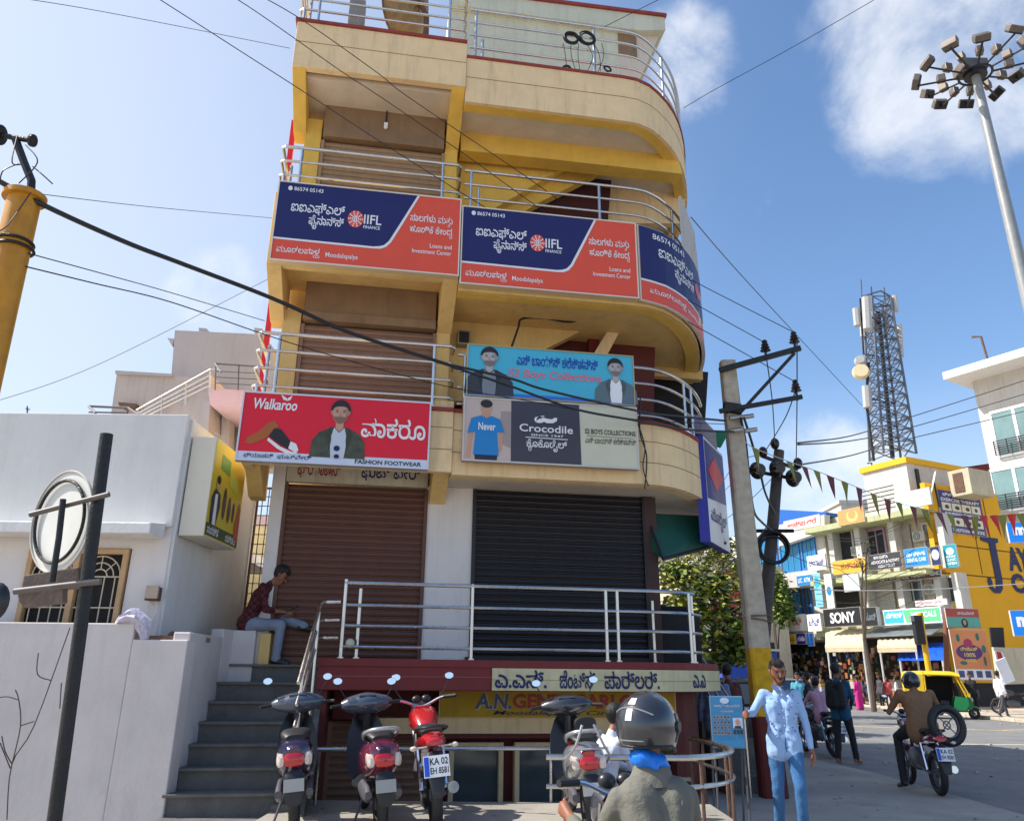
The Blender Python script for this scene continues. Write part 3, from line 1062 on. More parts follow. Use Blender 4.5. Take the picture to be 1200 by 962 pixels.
def finance_panel(b):
    def navyshape(d=0.):
        return [(.0, 1), (.76-d*.1, 1), (.66, .55), (.615, .36), (.59, .30), (.565, .277), (.53, .27), (.0, .28)]
    b.poly('print_trim', [(.0, .995), (.768, .995), (.668, .54), (.624, .345), (.60, .285), (.572, .255), (.53, .25), (.0, .262)], white, 0)
    b.poly('print_field', [(.0, .995), (.755, .995), (.655, .55), (.612, .362), (.588, .305), (.562, .285), (.53, .275), (.0, .285)], navy, 1)
    b.text('lettering', [('✆ 86574 05143'.replace('✆ ', ''), .085, .24, .89, .94), ('ಐಐಎಫ್ಎಲ್', .08, .365, .60, .76), ('ಫೈನಾನ್ಸ್', .18, .365, .42, .60), ('IIFL', .47, .565, .55, .67), ('FINANCE', .47, .56, .49, .53)], white, 2, .012)
    b.poly('phone_mark', b.ell(.065, .915, .012, .03, 12), white, 2)
    b.text('lettering', [('ಸಾಲಗಳು ಮತ_ತು', .72, .955, .60, .75), ('ಹೂಡಿಕೆ ಕೇಂದ_ರ', .72, .955, .46, .60), ('Loans and', .835, .955, .325, .38), ('Investment Center', .74, .955, .245, .30), ('ಮೂಡಲಪಾಳ_ಯ', .03, .255, .065, .185), ('Moodalapalya', .285, .455, .075, .15)], white, 1, .008)
    b.poly('logo_disc', b.ell(.425, .60, .042, .108, 24), orange, 2)
    pts = []
    for k in range(10):
        a = R(36*k)
        for rr in (.38, .62, .86):
            cx_, cy_ = .425+.042*rr*math.cos(a), .60+.108*rr*math.sin(a)
            pts.append([(cx_+.0042*math.cos(R(q)), cy_+.0105*math.sin(R(q))) for q in range(0, 360, 60)])
    b.polys('logo_dots', pts, white, 3)
    b.text('logo_mark', [('8', .416, .434, .57, .63)], white, 4, .01)


trimc = pm('cream_sign_edge', 206, 184, 140, .7)
b1 = Board('finance_sign', 'navy and orange finance sign board on the left bay, leftmost of the three', 'sign', -2.45, .145, 6.80, 8.06, 1.02, .115, B, orange, trimc, 'navy and orange finance sign boards', rimw=.018, rim=seamw)
finance_panel(b1)
b2 = Board('finance_sign', 'navy and orange finance sign board between the left bay sign and the curved one', 'sign', .16, 2.80, 6.70, 7.97, 1.0, .13, B, orange, trimc, 'navy and orange finance sign boards', rimw=.018, rim=seamw)
finance_panel(b2)
# curved board: bent along the corner
t = Thing('finance_sign', 'curved navy and orange finance sign wrapping the rounded right corner', 'sign', (2.85, .95, 6.7), B, 'navy and orange finance sign boards')
CP = [Vector(p) for p in [(2.83, .98)]+shifted(CURVE[1:], .09)]
cl = [0.]
for a, b_ in zip(CP[:-1], CP[1:]):
    cl.append(cl[-1]+(b_-a).length)
CW = 4.1


def cpos(x, out=0.):                           # x metres along the curve
    for i in range(len(cl)-1):
        if x <= cl[i+1] or i == len(cl)-2:
            k = (x-cl[i])/(cl[i+1]-cl[i])
            p = CP[i].lerp(CP[i+1], k)
            d = (CP[i+1]-CP[i]).normalized()
            n_ = Vector((-d.y, d.x))
            p = p+n_*out
            return p
    return CP[-1]


def cmap(x, y, lay=0):
    p = cpos(x*CW, .004+.003*lay)
    return (p.x, -p.y, 6.70+1.27*y)


def cgrid(x0, x1, yb, yt, lay, m, name, parent=None):
    mb = MB()
    n_ = max(2, int((x1-x0)*CW/.08))
    vs, fs = [], []
    for i in range(n_+1):
        x = x0+(x1-x0)*i/n_
        vs += [cmap(x, yb(x) if callable(yb) else yb, lay), cmap(x, yt(x) if callable(yt) else yt, lay)]
    for i in range(n_):
        fs.append((2*i, 2*i+2, 2*i+3, 2*i+1))
    mb.add(vs, fs)
    return t.part(name, mb, m, parent=parent, recalc=False)


mb = MB()
pp = [cpos(CW*i/50) for i in range(51)]
mb.strip([(p.x, p.y) for p in pp], 6.70, 7.97, .05)
t.part('sign_box', mb, seamw, smooth=True)
cf = cgrid(.005, 1, .01, .99, 0, orange, 'sign_face')
cgrid(.005, .77, lambda x: .26 if x < .53 else .26+.73*((x-.53)/.24)**1.3, .99, 1, white, 'print_trim', cf)
cgrid(.005, .755, lambda x: .285 if x < .53 else .285+.70*((x-.53)/.225)**1.3, .99, 2, navy, 'print_field', cf)
mb = MB()
for (s_, a, b_, y0, y1) in [('86574 05143', .065, .27, .85, .93), ('ಐಐಎಫ್ಎಲ್', .09, .365, .60, .79), ('ಫೈನಾನ್ಸ್', .18, .365, .40, .60), ('IIFL', .47, .565, .55, .67), ('FINANCE', .47, .56, .49, .53)]:
    text(mb, s_, a, b_, y0, y1, lambda x, z: cmap(x, z, 4), .012)
for (s_, a, b_, y0, y1) in [('ಮೂಡಲಪಾಳ_ಯ', .04, .255, .08, .19), ('Moodalapalya', .275, .43, .08, .15), ('ಸಾಲಗಳು ಮತ_ತು', .75, .96, .60, .75), ('ಹೂಡಿಕೆ ಕೇಂದ_ರ', .75, .96, .46, .60), ('Loans and', .84, .96, .33, .38)]:
    text(mb, s_, a, b_, y0, y1, lambda x, z: cmap(x, z, 3), .01)
t.part('lettering', mb, white, parent=cf, recalc=False)
mb = MB()
mb.add([cmap(.425+.04*math.cos(R(q)), .6+.108*math.sin(R(q)), 4) for q in range(0, 360, 15)], [tuple(range(24))])
t.part('logo_disc', mb, orange, parent=cf, recalc=False)

# white narrow board standing on the corner, seen edge on
u_, z_ = 3.75, 8.0
mb = MB().prism([(3.72, -.52, 7.95), (3.72, -.52, 8.85), (3.76, -.5, 8.9), (4.3, .3, 8.75), (4.62, .95, 8.0)], (.03, .02, 0))
solo('white_board', 'thin whitish board standing edge on above the curved finance sign', 'sign', mb, pm('weathered_white_board', 190, 186, 178, .8, streak=.4), B, (3.8, .3, 7.95))

b3 = Board('footwear_sign', 'red footwear sign with a printed shoe and a man in an army green jacket', 'sign', -2.55, -.155, 3.99, 4.90, 1.02, .1, B, red_, pm('grey_sign_edge', 170, 172, 180), rimw=.02, rim=pm('white_sign_rim', 210, 214, 226))
b3.poly('white_band', [(.005, .015), (.995, .015), (.995, .135), (.005, .135)], pm('pale_blue_band', 204, 214, 232), 0)
b3.text('lettering', [('ಫ್ಯಾಷನ್', .04, .19, .04, .115), ('ಫುಟ್‌ವೇರ್', .21, .385, .04, .115)], bluep, 2, .01)
b3.text('lettering', [('FASHION FOOTWEAR', .61, .96, .035, .095)], hairp, 2, .022)
b3.text('lettering', [('ವಾಕರೂ', .63, .975, .42, .72)], white, 2, .015)
b3.text('lettering', [('Walkaroo', .06, .285, .745, .905)], white, 2, .02, .15)
b3.polys('winged_mark', [[(.195, .975), (.21, .90), (.235, .885), (.225, .93)], [(.255, .97), (.245, .90), (.228, .885), (.232, .93)]], white, 2)
b3.poly('brown_shoe', [(.04, .25), (.05, .33), (.10, .42), (.15, .56), (.175, .585), (.20, .52), (.19, .44), (.13, .31), (.07, .235)], pm('printed_brown_leather', 170, 92, 36), 2)
b3.poly('shoe_sole', [(.155, .34), (.22, .22), (.28, .155), (.315, .155), (.30, .125), (.26, .12), (.205, .19), (.15, .30)], white, 2)
b3.poly('black_shoe', [(.155, .36), (.18, .48), (.215, .47), (.26, .33), (.29, .22), (.26, .19), (.215, .25)], hairp, 3)
b3.poly('shoe_toe', [(.262, .20), (.27, .30), (.30, .27), (.315, .18), (.30, .145)], white, 4)
b3.man(.515, .10, .86, skin, hairp, pm('camouflage_green', 72, 76, 58, var=.5, scale=9), pm('printed_white_vest', 196, 204, 216), 2, 1.05)
b3.polys('sunglasses_print', [b3.ell(.51, .235, .016, .04, 12), b3.ell(.512, .12, .014, .03, 12)], bluep, 7)

b4 = Board('garment_sign', 'turquoise boys clothing sign with two printed men, above the grey and cream sign', 'sign', .30, 2.66, 5.03, 5.78, 1.02, .08, B, pm('turquoise_print', 70, 178, 206), trimc, rimw=.015, rim=pm('old_board_rim', 170, 160, 120))
b4.poly('lower_band', [(.005, .02), (.995, .02), (.995, .09), (.005, .09)], pm('blue_band', 46, 110, 200), 0)
b4.man(.13, .04, .94, pm('printed_grey_skin', 176, 170, 168), hairp, pm('printed_dark_coat', 50, 52, 62), pm('printed_grey_shirt', 120, 126, 136), 1, 1.15)
b4.man(.885, .04, .90, pm('printed_grey_skin', 176, 170, 168), hairp, pm('printed_grey_coat', 92, 112, 118), white, 1, 1.1)
b4.text('lettering', [('ಎಸ್ ಬಾಯ್ಸ್ ಕಲೆಕ್ಷನ್ಸ್', .29, .78, .64, .87)], pm('royal_blue_letters', 20, 70, 170), 2, .02)
b4.text('lettering', [('S2 Boys Collections', .24, .80, .37, .58)], pm('salmon_letters', 214, 120, 140), 2, .02, .25)

b5 = Board('clothing_brand_sign', 'grey and cream clothing sign with a reptile mark and a boy in blue shirt', 'sign', .27, 2.67, 4.13, 5.01, 1.04, .1, B, pm('pale_cream_print', 206, 204, 180), pm('grey_wood_edge', 160, 140, 124), rimw=.02, rim=pm('pale_rim', 200, 196, 190))
b5.poly('printed_photo', [(.005, .02), (.268, .02), (.268, .98), (.005, .98)], pm('printed_beige_room', 196, 178, 168), 0)
b5.poly('printed_doorway', [(.205, .3), (.268, .22), (.268, .80), (.21, .80)], pm('printed_grey_wall', 160, 146, 142), 1)
b5.poly('grey_panel', [(.268, .02), (.666, .02), (.658, .98), (.268, .98)], pm('slate_print', 62, 60, 72), 1)
b5.poly('printed_trousers', [(.07, .02), (.065, .14), (.195, .14), (.19, .02)], pm('printed_navy_cloth', 34, 34, 62), 2)
b5.polys('printed_arm', [[(.02, .06), (.03, .42), (.065, .50), (.05, .30), (.045, .05)], [(.20, .50), (.205, .25), (.195, .16), (.215, .18), (.225, .42), (.22, .52)], [(.105, .66), (.105, .80), (.15, .80), (.15, .66)]], skin, 2)
b5.poly('printed_face', b5.ell(.128, .83, .03, .11, 16), skin, 3)
b5.poly('printed_hair', b5.ell(.128, .90, .034, .065, 14), hairp, 4)
b5.poly('printed_blue_shirt', [(.06, .10), (.07, .45), (.025, .42), (.045, .66), (.10, .71), (.128, .67), (.155, .71), (.205, .66), (.232, .46), (.19, .46), (.20, .10)], pm('azure_print', 24, 128, 196), 5)
b5.text('shirt_lettering', [('Never', .085, .18, .48, .60)], white, 6, .02)
b5.text('lettering', [('Crocodile', .315, .62, .50, .62), ('SINCE 1947', .38, .565, .435, .47), ('ಕ_ರೊಕೊಡೈಲ್', .355, .585, .20, .385)], white, 3, .012)
b5.poly('underline', [(.35, .405), (.59, .40), (.59, .412), (.35, .417)], white, 3)
b5.poly('reptile_mark', [(.405, .655), (.42, .70), (.45, .735), (.475, .72), (.50, .715), (.515, .745), (.53, .74), (.527, .69), (.505, .655), (.47, .65), (.455, .67), (.44, .65), (.425, .645)], white, 3)
b5.polys('reptile_mark', [[(.405, .66), (.398, .70), (.405, .735), (.425, .75), (.412, .72), (.413, .69)], [(.43, .755), (.45, .765), (.46, .755), (.445, .745)]], white, 3)
b5.text('lettering', [('S2 BOYS COLLECTIONS', .69, .985, .52, .60)], pm('grey_letters', 66, 64, 60), 3, .02)
b5.text('lettering', [('ಎಸ್ ಬಾಯ್ಸ್ ಕಲೆಕ್ಷನ್ಸ್', .69, .985, .37, .47)], pm('grey_letters', 66, 64, 60), 3, .005)
b5.poly('underline', [(.70, .485), (.975, .48), (.975, .487), (.70, .492)], pm('grey_letters', 66, 64, 60), 3)

# painted parlour boards on the deck fascia and below
t = Thing('parlour_fascia_board', 'long cream board with blue Kannada letters along the deck edge', 'sign', (.7, 1.02, 1.36), B)
DB = [p for p in shifted(DECK, .035)]
DP = [(.72, 1.035), (1.5, 1.035)]+[p for p in DB if p[0] > 2.5 and p[0] < 4.22]
creamb = pm('cream_board_paint', 206, 196, 156, .8, var=.15, streak=.35)
fb = t.part('sign_board', MB().strip(DP, 1.35, 1.60, .025), creamb, smooth=True)
dl = [0.]
for a, b_ in zip(DP[:-1], DP[1:]):
    dl.append(dl[-1]+(Vector(b_)-Vector(a)).length)


def dmap(x, z, o=.008):
    for i in range(len(dl)-1):
        if x <= dl[i+1] or i == len(dl)-2:
            k = (x-dl[i])/(dl[i+1]-dl[i])
            a, b_ = Vector(DP[i]), Vector(DP[i+1])
            p = a.lerp(b_, k)
            d = (b_-a).normalized()
            p = p+Vector((-d.y, d.x))*o
            return (p.x, -p.y, z)


bl2 = pm('ink_blue_paint', 38, 46, 92, .8)
mb = MB()
for (s_, a, b_, z0, z1) in [('ಎ.ಎನ್.', .03, .66, 1.375, 1.585), ('ಜೆಂಟ್ಸ್', .82, 1.27, 1.375, 1.585), ('ಪಾರ್ಲರ್.', 1.38, 2.09, 1.375, 1.585), ('ಎ.ಎ', 2.62, 2.92, 1.39, 1.55)]:
    text(mb, s_, a, b_, z0, z1, lambda x, z: dmap(x, z), .02)
t.part('lettering', mb, bl2, parent=fb, recalc=False)
mb = MB()
for (a, b_) in [(0, dl[-1])]:
    mb.strip(shifted(DP, .004), 1.468, 1.472, .006)
t.part('board_joint', mb, mat('joint_line', s2l(120, 105, 80), .8), parent=fb)
b6 = Board('parlour_sign', 'yellow painted board with blue and red English letters under the deck', 'sign', .17, 3.33, 1.0, 1.335, .16, .04, B, mat('mustard_board', s2l(186, 150, 40), .8, var=.2, scale=3, streak=.35), cream)
b6.text('lettering', [('A.N.', .145, .295, .30, .92)], pm('pale_outline', 190, 184, 170), 1, .06, .15)
b6.text('lettering', [('A.N.', .145, .295, .33, .90)], pm('steel_blue_letters', 70, 84, 112), 2, .03, .15)
b6.text('lettering', [('GENTS PARLOUR', .30, .93, .36, .88)], pm('brick_red_letters', 160, 36, 32), 2, .035)
b6.text('lettering', [('Moodalapalya Circle, N', .22, .86, .08, .28)], bl2, 2, .004, .3)

# side hoarding with green awning at the right corner ----------------------
t = Thing('corner_hoarding', 'tall blue edged hoarding with blue, white and red prints at the right corner', 'sign', (3.95, .05, 3.3), B)
ha, hb = Vector((3.9, .18)), Vector((4.62, -.75))
e0 = [B.px(828, 505, .0), B.px(850, 650, 0.)]
mb = MB().prism([(3.86, -.10, 3.35), (3.86, -.10, 4.95), (4.0, -.13, 4.95), (4.0, -.13, 3.35)], (.75, 1.0, 0))
t.part('sign_box', mb, pm('deep_blue_edge', 34, 40, 150))
q = Vector((.75, 1.0, 0))
pr = lambda x, z, o=.006: Vector((4.0, -.13, z))+q*x+Vector((.8, -.6, 0))*o
mb = MB().add([pr(.0, 3.36), pr(1, 3.36), pr(1, 4.94), pr(0, 4.94)], [(0, 1, 2, 3)])
hf = t.part('sign_face', mb, white)
mb = MB().add([pr(.02, 4.0, .01), pr(.98, 4.1, .01), pr(.98, 4.9, .01), pr(.02, 4.9, .01)], [(0, 1, 2, 3)])
t.part('print_field', mb, pm('deep_blue_print', 40, 48, 130), parent=hf)
mb = MB().add([pr(.1, 4.45, .014), pr(.5, 4.2, .014), pr(.9, 4.5, .014), pr(.5, 4.75, .014)], [(0, 1, 2, 3)])
t.part('print_mark', mb, red_, parent=hf)
mb = MB()
text(mb, 'ಮೊಬೈಲ್', .1, .9, 3.6, 3.9, lambda x, z: pr(x, z, .014), .02)
t.part('lettering', mb, pm('deep_blue_print', 40, 48, 130), parent=hf)
t = Thing('hoarding_logo_board', 'small patterned board on top of the blue edged hoarding', 'sign', (3.9, .1, 4.95), B)
t.part('sign_box', MB().prism([(3.84, -.12, 4.97), (3.84, -.12, 5.28), (3.98, -.14, 5.26), (3.98, -.14, 4.97)], (.6, .8, 0)), pm('grey_board_print', 120, 112, 130, var=.6, scale=20))
t = Thing('shop_awning', 'dark green sloping awning under the rounded corner', 'awning', (3.3, -.2, 3.3), B)
gr_ = pm('dark_green_sheet', 24, 84, 74, .7, var=.2)
A_ = [B.px(x, y, v) for x, y, v in [(757, 602, -.1), (846, 606, -.6), (850, 636, -.6), (777, 655, .3), (757, 640, -.1)]]
vs = [-.1, -.6, -.6, .3, -.1]
mb = MB().prism([(a[0], -v, a[1]) for a, v in zip(A_, vs)], (0, .1, .03))
t.part('awning_sheet', mb, gr_)
t.part('awning_frame', MB().tube([(A_[3][0], -.3, A_[3][1]), (A_[2][0], .6, A_[2][1])], .025).tube([(A_[0][0], .1, A_[0][1]), (A_[3][0], -.3, A_[3][1])], .02), darkmetal)
u_, z_ = B.px(1, 1, 0)
p1, p2 = B.px(766, 640, -.9), B.px(766, 780, -.9)
solo('white_post', 'white post under the corner awning, right of the dark shutter', 'post', MB().fbox(p2[0]-.07, p2[0]+.07, -1.0, -.86, 1.68, 4.0), whitepl, B, (p2[0], -.93, 1.68))
t = Thing('green_flag_panel', 'small bright green panel sticking out behind the first floor railing', 'panel', (4.5, -1, 5.0), B)
a1 = [B.px(x, y, -1.0) for x, y in [(832, 505), (855, 505), (845, 524), (833, 520)]]
t.part('panel', MB().prism([(a[0], 1.0, a[1]) for a in a1], (0, .05, 0)), pm('bright_green_sheet', 20, 130, 90, .6))
# ================================================================== LEFT HOUSE
hs = Thing('white_house', 'whitewashed single storey house left of the steps with an arched window grille', 'house', (-6, -9.4, 0), W)
mb = MB()
mb.box(-12, -5.62, 9.4, 15, 0, 3.12).box(-4.42, -3.99, 9.4, 9.7, 0, 3.12).box(-5.62, -4.42, 9.4, 9.7, 0, 2.0).box(-5.62, -4.42, 9.4, 9.7, 2.87, 3.12)
hs.part('front_wall', mb, whitepl)
mb = MB()
mb.prism([(-3.95, 9.42, 0), (-3.96, 12.3, 0), (-4.2, 12.3, 0), (-4.15, 9.42, 0)], (0, 0, 4.46))
hs.part('side_wall', mb, housew)
mb = MB().box(-12, -3.98, 9.34, 9.6, 3.12, 4.5)
hs.part('roof_parapet', mb, housew, bevel=.01)
hs.part('roof_slab', MB().box(-12, -3.98, 9.6, 14, 3.1, 3.25), housew)
mb = MB()
mb.prism([(-12, 8.95, 2.98), (-12, 8.95, 3.10), (-12, 9.35, 3.16), (-12, 9.35, 2.98)], (7.95, 0, 0))
hs.part('window_canopy', mb, mat('worn_whitewash', s2l(232, 230, 226), .9, var=.12, scale=5, bump=.9, bscale=10), bevel=.012)
tan_ = mat('tan_window_frame', s2l(196, 158, 116), .6, var=.2)
w0, w1, q0, q1 = -5.60, -4.44, 2.0, 2.86
mb = MB().box(w0, w1, 9.36, 9.44, q1-.06, q1).box(w0, w1, 9.36, 9.44, q0-.3, q0-.24)
mb.box(w0, w0+.06, 9.36, 9.44, q0-.24, q1-.06).box(w1-.06, w1, 9.36, 9.44, q0-.24, q1-.06).box(-5.06, -4.99, 9.36, 9.44, q0-.24, q1-.06)
wf = hs.part('window_frame', mb, tan_, bevel=.004)
hs.part('pane', MB().box(w0+.05, w1-.05, 9.47, 9.48, q0-.3, q1-.05), darkin, parent=wf)
gm = mat('cream_grille_paint', s2l(206, 196, 172), .6)
for (a, b_) in ((w0+.06, -5.06), (-4.99, w1-.06)):
    mb = MB()
    c_ = (a+b_)/2
    hw = (b_-a)/2-.01
    zc = q1-.08-hw
    for k in range(4):
        x = a+(b_-a)*(k+.5)/4
        mb.tube([(x, 9.40, q0-.24), (x, 9.40, zc)], .008, 5)
    for rr in (1., .68, .36):
        mb.tube([(c_+hw*rr*math.cos(R(q)), 9.40, zc+hw*rr*math.sin(R(q))) for q in range(0, 181, 15)], .008, 5)
    for q in (45, 90, 135):
        mb.tube([(c_+hw*.36*math.cos(R(q)), 9.40, zc+hw*.36*math.sin(R(q))), (c_+hw*math.cos(R(q)), 9.40, zc+hw*math.sin(R(q)))], .007, 5)
    mb.tube([(a, 9.40, zc), (b_, 9.40, zc)], .009, 5).tube([(a, 9.40, q0+.2), (b_, 9.40, q0+.2)], .009, 5)
    hs.part('window_grille', mb, gm, parent=wf)
# meter box with cables
e = onY(179, 695, 9.3)
t = Thing('meter_box', 'small brown meter box on the white house wall above the white cloth', 'meter box', (e.x, -9.38, e.z-.08), W)
t.part('box', MB().box(e.x-.07, e.x+.07, 9.26, 9.38, e.z-.08, e.z+.07), rustm, bevel=.006)
t.part('box_cover', MB().box(e.x-.06, e.x+.08, 9.24, 9.27, e.z-.06, e.z+.08), mat('beige_plastic', s2l(180, 160, 140), .5))
t.part('cable', MB().tube(catmull([(e.x-.04, 9.36, e.z-.07), (e.x-.07, 9.36, e.z-.2), (e.x-.03, 9.36, e.z-.35)], 4), .008, 5).tube(catmull([(e.x+.03, 9.36, e.z-.07), (e.x+.05, 9.36, e.z-.2), (e.x, 9.36, e.z-.32)], 4), .01, 5), whitepl)

# compound wall
wallm = mat('compound_whitewash', s2l(206, 198, 194), .9, var=.12, scale=1.3, bump=.12, bscale=30, streak=.2, dirt=(.30, .26, .23), patch=.35, pcol=s2l(170, 160, 164), pscale=1.2)
t = Thing('compound_wall', 'low whitewashed boundary wall in front of the white house and beside the steps', 'wall', (-5, -8.9, 0), W)
t.part('front_wall', MB().box(-12, -3.95, 8.75, 8.95, 0, 2.0).box(-3.95, -3.37, 8.75, 9.0, 0, 1.84), wallm, bevel=.012)
mb = MB()
mb.prism([(-3.37, 8.80, 0), (-3.55, 8.80, 0), (-3.66, 10.2, 0), (-3.50, 10.2, 0)], (0, 0, 1.92))
mb.prism([(-3.50, 10.2, 0), (-3.66, 10.2, 0), (-3.75, 11.35, 0), (-3.28, 11.35, 0), (-3.2, 10.5, 0), (-3.46, 10.45, 0)], (0, 0, 2.02))
t.part('stair_side_wall', mb, wallm, bevel=.015)
t.part('end_pillar', MB().box(-3.16, -3.02, 10.55, 10.8, 1.3, 1.99), softyel, bevel=.01)
t.part('wall_ledge', MB().prism([(-3.93, 9.02, 1.84), (-3.4, 9.02, 1.84), (-3.44, 9.6, 1.84), (-3.90, 9.6, 1.84)], (0, 0, .05)), mat('broken_ledge', s2l(150, 120, 96), .95, var=.4, scale=14, bump=.9))
mb = MB()
for i in range(7):
    mb.ball((-3.5-random.random()*.25, 9.1+random.random()*.3, 1.90), .03+random.random()*.02, n=6)
o = t.part('rubble', mb, rustm)
o['kind'] = 'stuff'
# cloth bundle
bmv = MB()
e = onY(160, 732, 8.85)
cloth = mat('lilac_white_cloth', s2l(196, 190, 206), .95, var=.25, scale=18, bump=.8, bscale=14)
rr_ = []
for i, (x, z, w_, h_) in enumerate([(-.20, 0, .02, .02), (-.14, .03, .09, .05), (-.05, .06, .11, .085), (.04, .045, .11, .085), (.10, -.02, .09, .075), (.12, -.10, .07, .055), (.135, -.17, .045, .04), (.14, -.21, .012, .012)]):
    c_ = Vector((e.x+x, 8.80, e.z+z+.02))
    ring = []
    for k in range(20):
        a = 2*math.pi*k/20
        rad = 1+.16*math.sin(5*a+i*1.7)+.09*math.sin(9*a-i)
        ring.append(c_+Vector((0 if i < 4 else math.sin(a)*h_*rad*.8, math.cos(a)*w_*rad, math.sin(a)*h_*rad*(1 if i < 4 else .6))))
    rr_.append(ring)
solo('cloth_bundle', 'crumpled white and lilac cloth draped over the boundary wall', 'cloth', MB().loft(rr_), cloth, W, (e.x, -8.82, e.z), smooth=True)

# iron gate between house and building
e0, e1 = onY(291, 571, 12.2), onY(318, 571, 12.2)
t = Thing('iron_gate', 'narrow rusty iron grid gate in the passage behind the seated man', 'gate', (e0.x, -12.2, 1.6), W)
gx0, gx1, gz1 = -3.94, -3.48, onY(300, 571, 12.2).z
t.part('gate_frame', MB().box(gx0, gx0+.03, 12.18, 12.21, 1.6, gz1).box(gx1-.03, gx1, 12.18, 12.21, 1.6, gz1).box(gx0+.03, gx1-.03, 12.18, 12.21, gz1-.03, gz1).box(gx0+.03, gx1-.03, 12.18, 12.21, 1.6, 1.63), rustm)
for k in range(1, 5):
    x = gx0+(gx1-gx0)*k/5
    t.part('bar', MB().box(x-.006, x+.006, 12.187, 12.199, 1.63, gz1-.03), rustm)
for k in range(1, 18):
    z = 1.6+(gz1-1.6)*k/18
    t.part('crossbar', MB().box(gx0+.03, gx1-.03, 12.2, 12.21, z-.006, z+.006), rustm)
t = Thing('passage_wall', 'pale yellow wall at the end of the narrow passage behind the iron gate', 'wall', (-3.6, -15, 0), W)
t.part('wall_panel', MB().box(-6.0, -3.3, 15, 15.2, 0, 4.1), mat('lit_yellow_wall', s2l(232, 214, 160), .9, var=.1, scale=2, streak=.2))
t.part('wall_band', MB().box(-6.0, -3.3, 14.96, 15.0, 4.1, 4.3), mat('pink_plaster', s2l(206, 184, 184), .9, var=.1, scale=1.5, streak=.25))

# yellow shop sign on the house side wall
H = Frame((-3.93, 9.42, 0), math.degrees(math.atan2(2.88, -.01)))
u0, z1 = H.px(241, 497, .3)
u1, z2 = H.px(277, 645, .3)
ua, za = H.px(225, 621, .3)
ub, zb = H.px(289, 543, .3)
b7 = Board('shoe_shop_sign', 'yellow shoe shop sign with printed people on the side wall of the white house', 'sign', max(.03, min(u0, ua)), (u1+ub)/2, (za+z2)/2, (z1+zb)/2, .3, .3, H, pm('yellow_print', 206, 184, 50), pm('cream_box_side', 214, 208, 190, .8))
b7.poly('green_band', [(0.01, .02), (.99, .02), (.99, .14), (.01, .14)], pm('olive_band', 60, 78, 40), 0)
b7.poly('green_patch', [(.22, .72), (.50, .70), (.50, .86), (.22, .88)], pm('leaf_green_print', 92, 150, 70), 0)
b7.poly('pale_patch', [(.52, .62), (.80, .56), (.80, .70), (.52, .78)], pm('lime_print', 190, 200, 90), 0)
b7.poly('printed_person', [(.08, .14), (.06, .40), (.14, .50), (.30, .47), (.33, .35), (.26, .14)], pm('printed_dark_coat', 50, 52, 62), 1)
b7.poly('printed_vest', [(.15, .14), (.15, .44), (.22, .46), (.24, .14)], white, 2)
b7.poly('printed_face', b7.ell(.20, .56, .055, .07, 14), skin, 2)
b7.poly('printed_hair', b7.ell(.20, .60, .055, .045, 14), hairp, 3)
b7.polys('printed_shoes', [b7.ell(.44, .40, .055, .17, 14), b7.ell(.60, .36, .05, .14, 14), b7.ell(.74, .36, .04, .11, 14)], pm('printed_dark_purple', 84, 58, 60), 1)
b7.poly('printed_red_dress', [(.84, .08), (.82, .25), (.90, .50), (.97, .44), (.98, .08)], pm('printed_rust', 176, 90, 50), 2)
b7.text('lettering', [('ಪಾದರಕ್ಷೆ', .05, .38, .035, .125), ('ಚಪ್ಪಲಿ', .60, .95, .035, .12)], white, 1, .01)

# ================================================================== BACKGROUND HOUSES AT LEFT


def wprism(mb, pts, Y, t):
    P = [onY(x, y, Y) for x, y in pts]
    return mb.prism(P, (0, t, 0))


lilac = mat('lilac_grey_plaster', s2l(174, 170, 172), .9, var=.1, scale=.8, streak=.25)
pinkp = mat('pale_pink_plaster', s2l(182, 174, 170), .9, var=.1, scale=.8, streak=.35, dirt=(.15, .11, .10))
t = Thing('grey_house', 'grey lilac house block rising behind the white house parapet', 'house', (-7.5, -19, 0), W)
t.part('upper_block', wprism(MB(), [(205, 387), (309, 392), (320, 408), (320, 500), (196, 500)], 19, 5), lilac)
t.part('lower_block', wprism(MB(), [(137, 437), (200, 440), (250, 444), (250, 500), (128, 500)], 18.6, .38), pinkp)
t.part('cornice', wprism(MB(), [(135, 434), (201, 438), (201, 441), (135, 438)], 18.5, .5), lilac)
t.part('ledge', wprism(MB(), [(196, 396), (204, 397), (202, 406)], 19, 3), lilac)
for x in (233, 298):
    t.part('chimney_stub', wprism(MB(), [(x, 384), (x+9, 385), (x+9, 391), (x, 390)], 19.5, .5), lilac)
t.part('window_shade', wprism(MB(), [(138, 471), (160, 473), (158, 477), (140, 476)], 18.3, .3), rustm)
t = Thing('pink_stair_house', 'pink plastered outdoor staircase and landing behind the white house', 'staircase', (-5, -15, 0), W)
t.part('stair_flank', wprism(MB(), [(159, 487), (246, 438), (246, 500), (150, 500)], 15, 1.2), pinkp)
t.part('landing_slab', wprism(MB(), [(244, 455), (318, 459), (318, 480), (290, 478), (246, 474)], 14.6, 1.6), mat('pink_slab', s2l(214, 182, 188), .9, var=.08, scale=1, streak=.15))
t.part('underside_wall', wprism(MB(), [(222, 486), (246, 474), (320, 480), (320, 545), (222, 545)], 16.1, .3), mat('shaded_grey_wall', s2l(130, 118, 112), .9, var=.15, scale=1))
t.part('pillar', wprism(MB(), [(260, 478), (270, 479), (268, 540), (258, 540)], 15.6, .3), pinkp)
t.part('pillar', wprism(MB(), [(238, 470), (246, 470), (242, 540), (234, 540)], 14.9, .3), pinkp)
mb = MB()
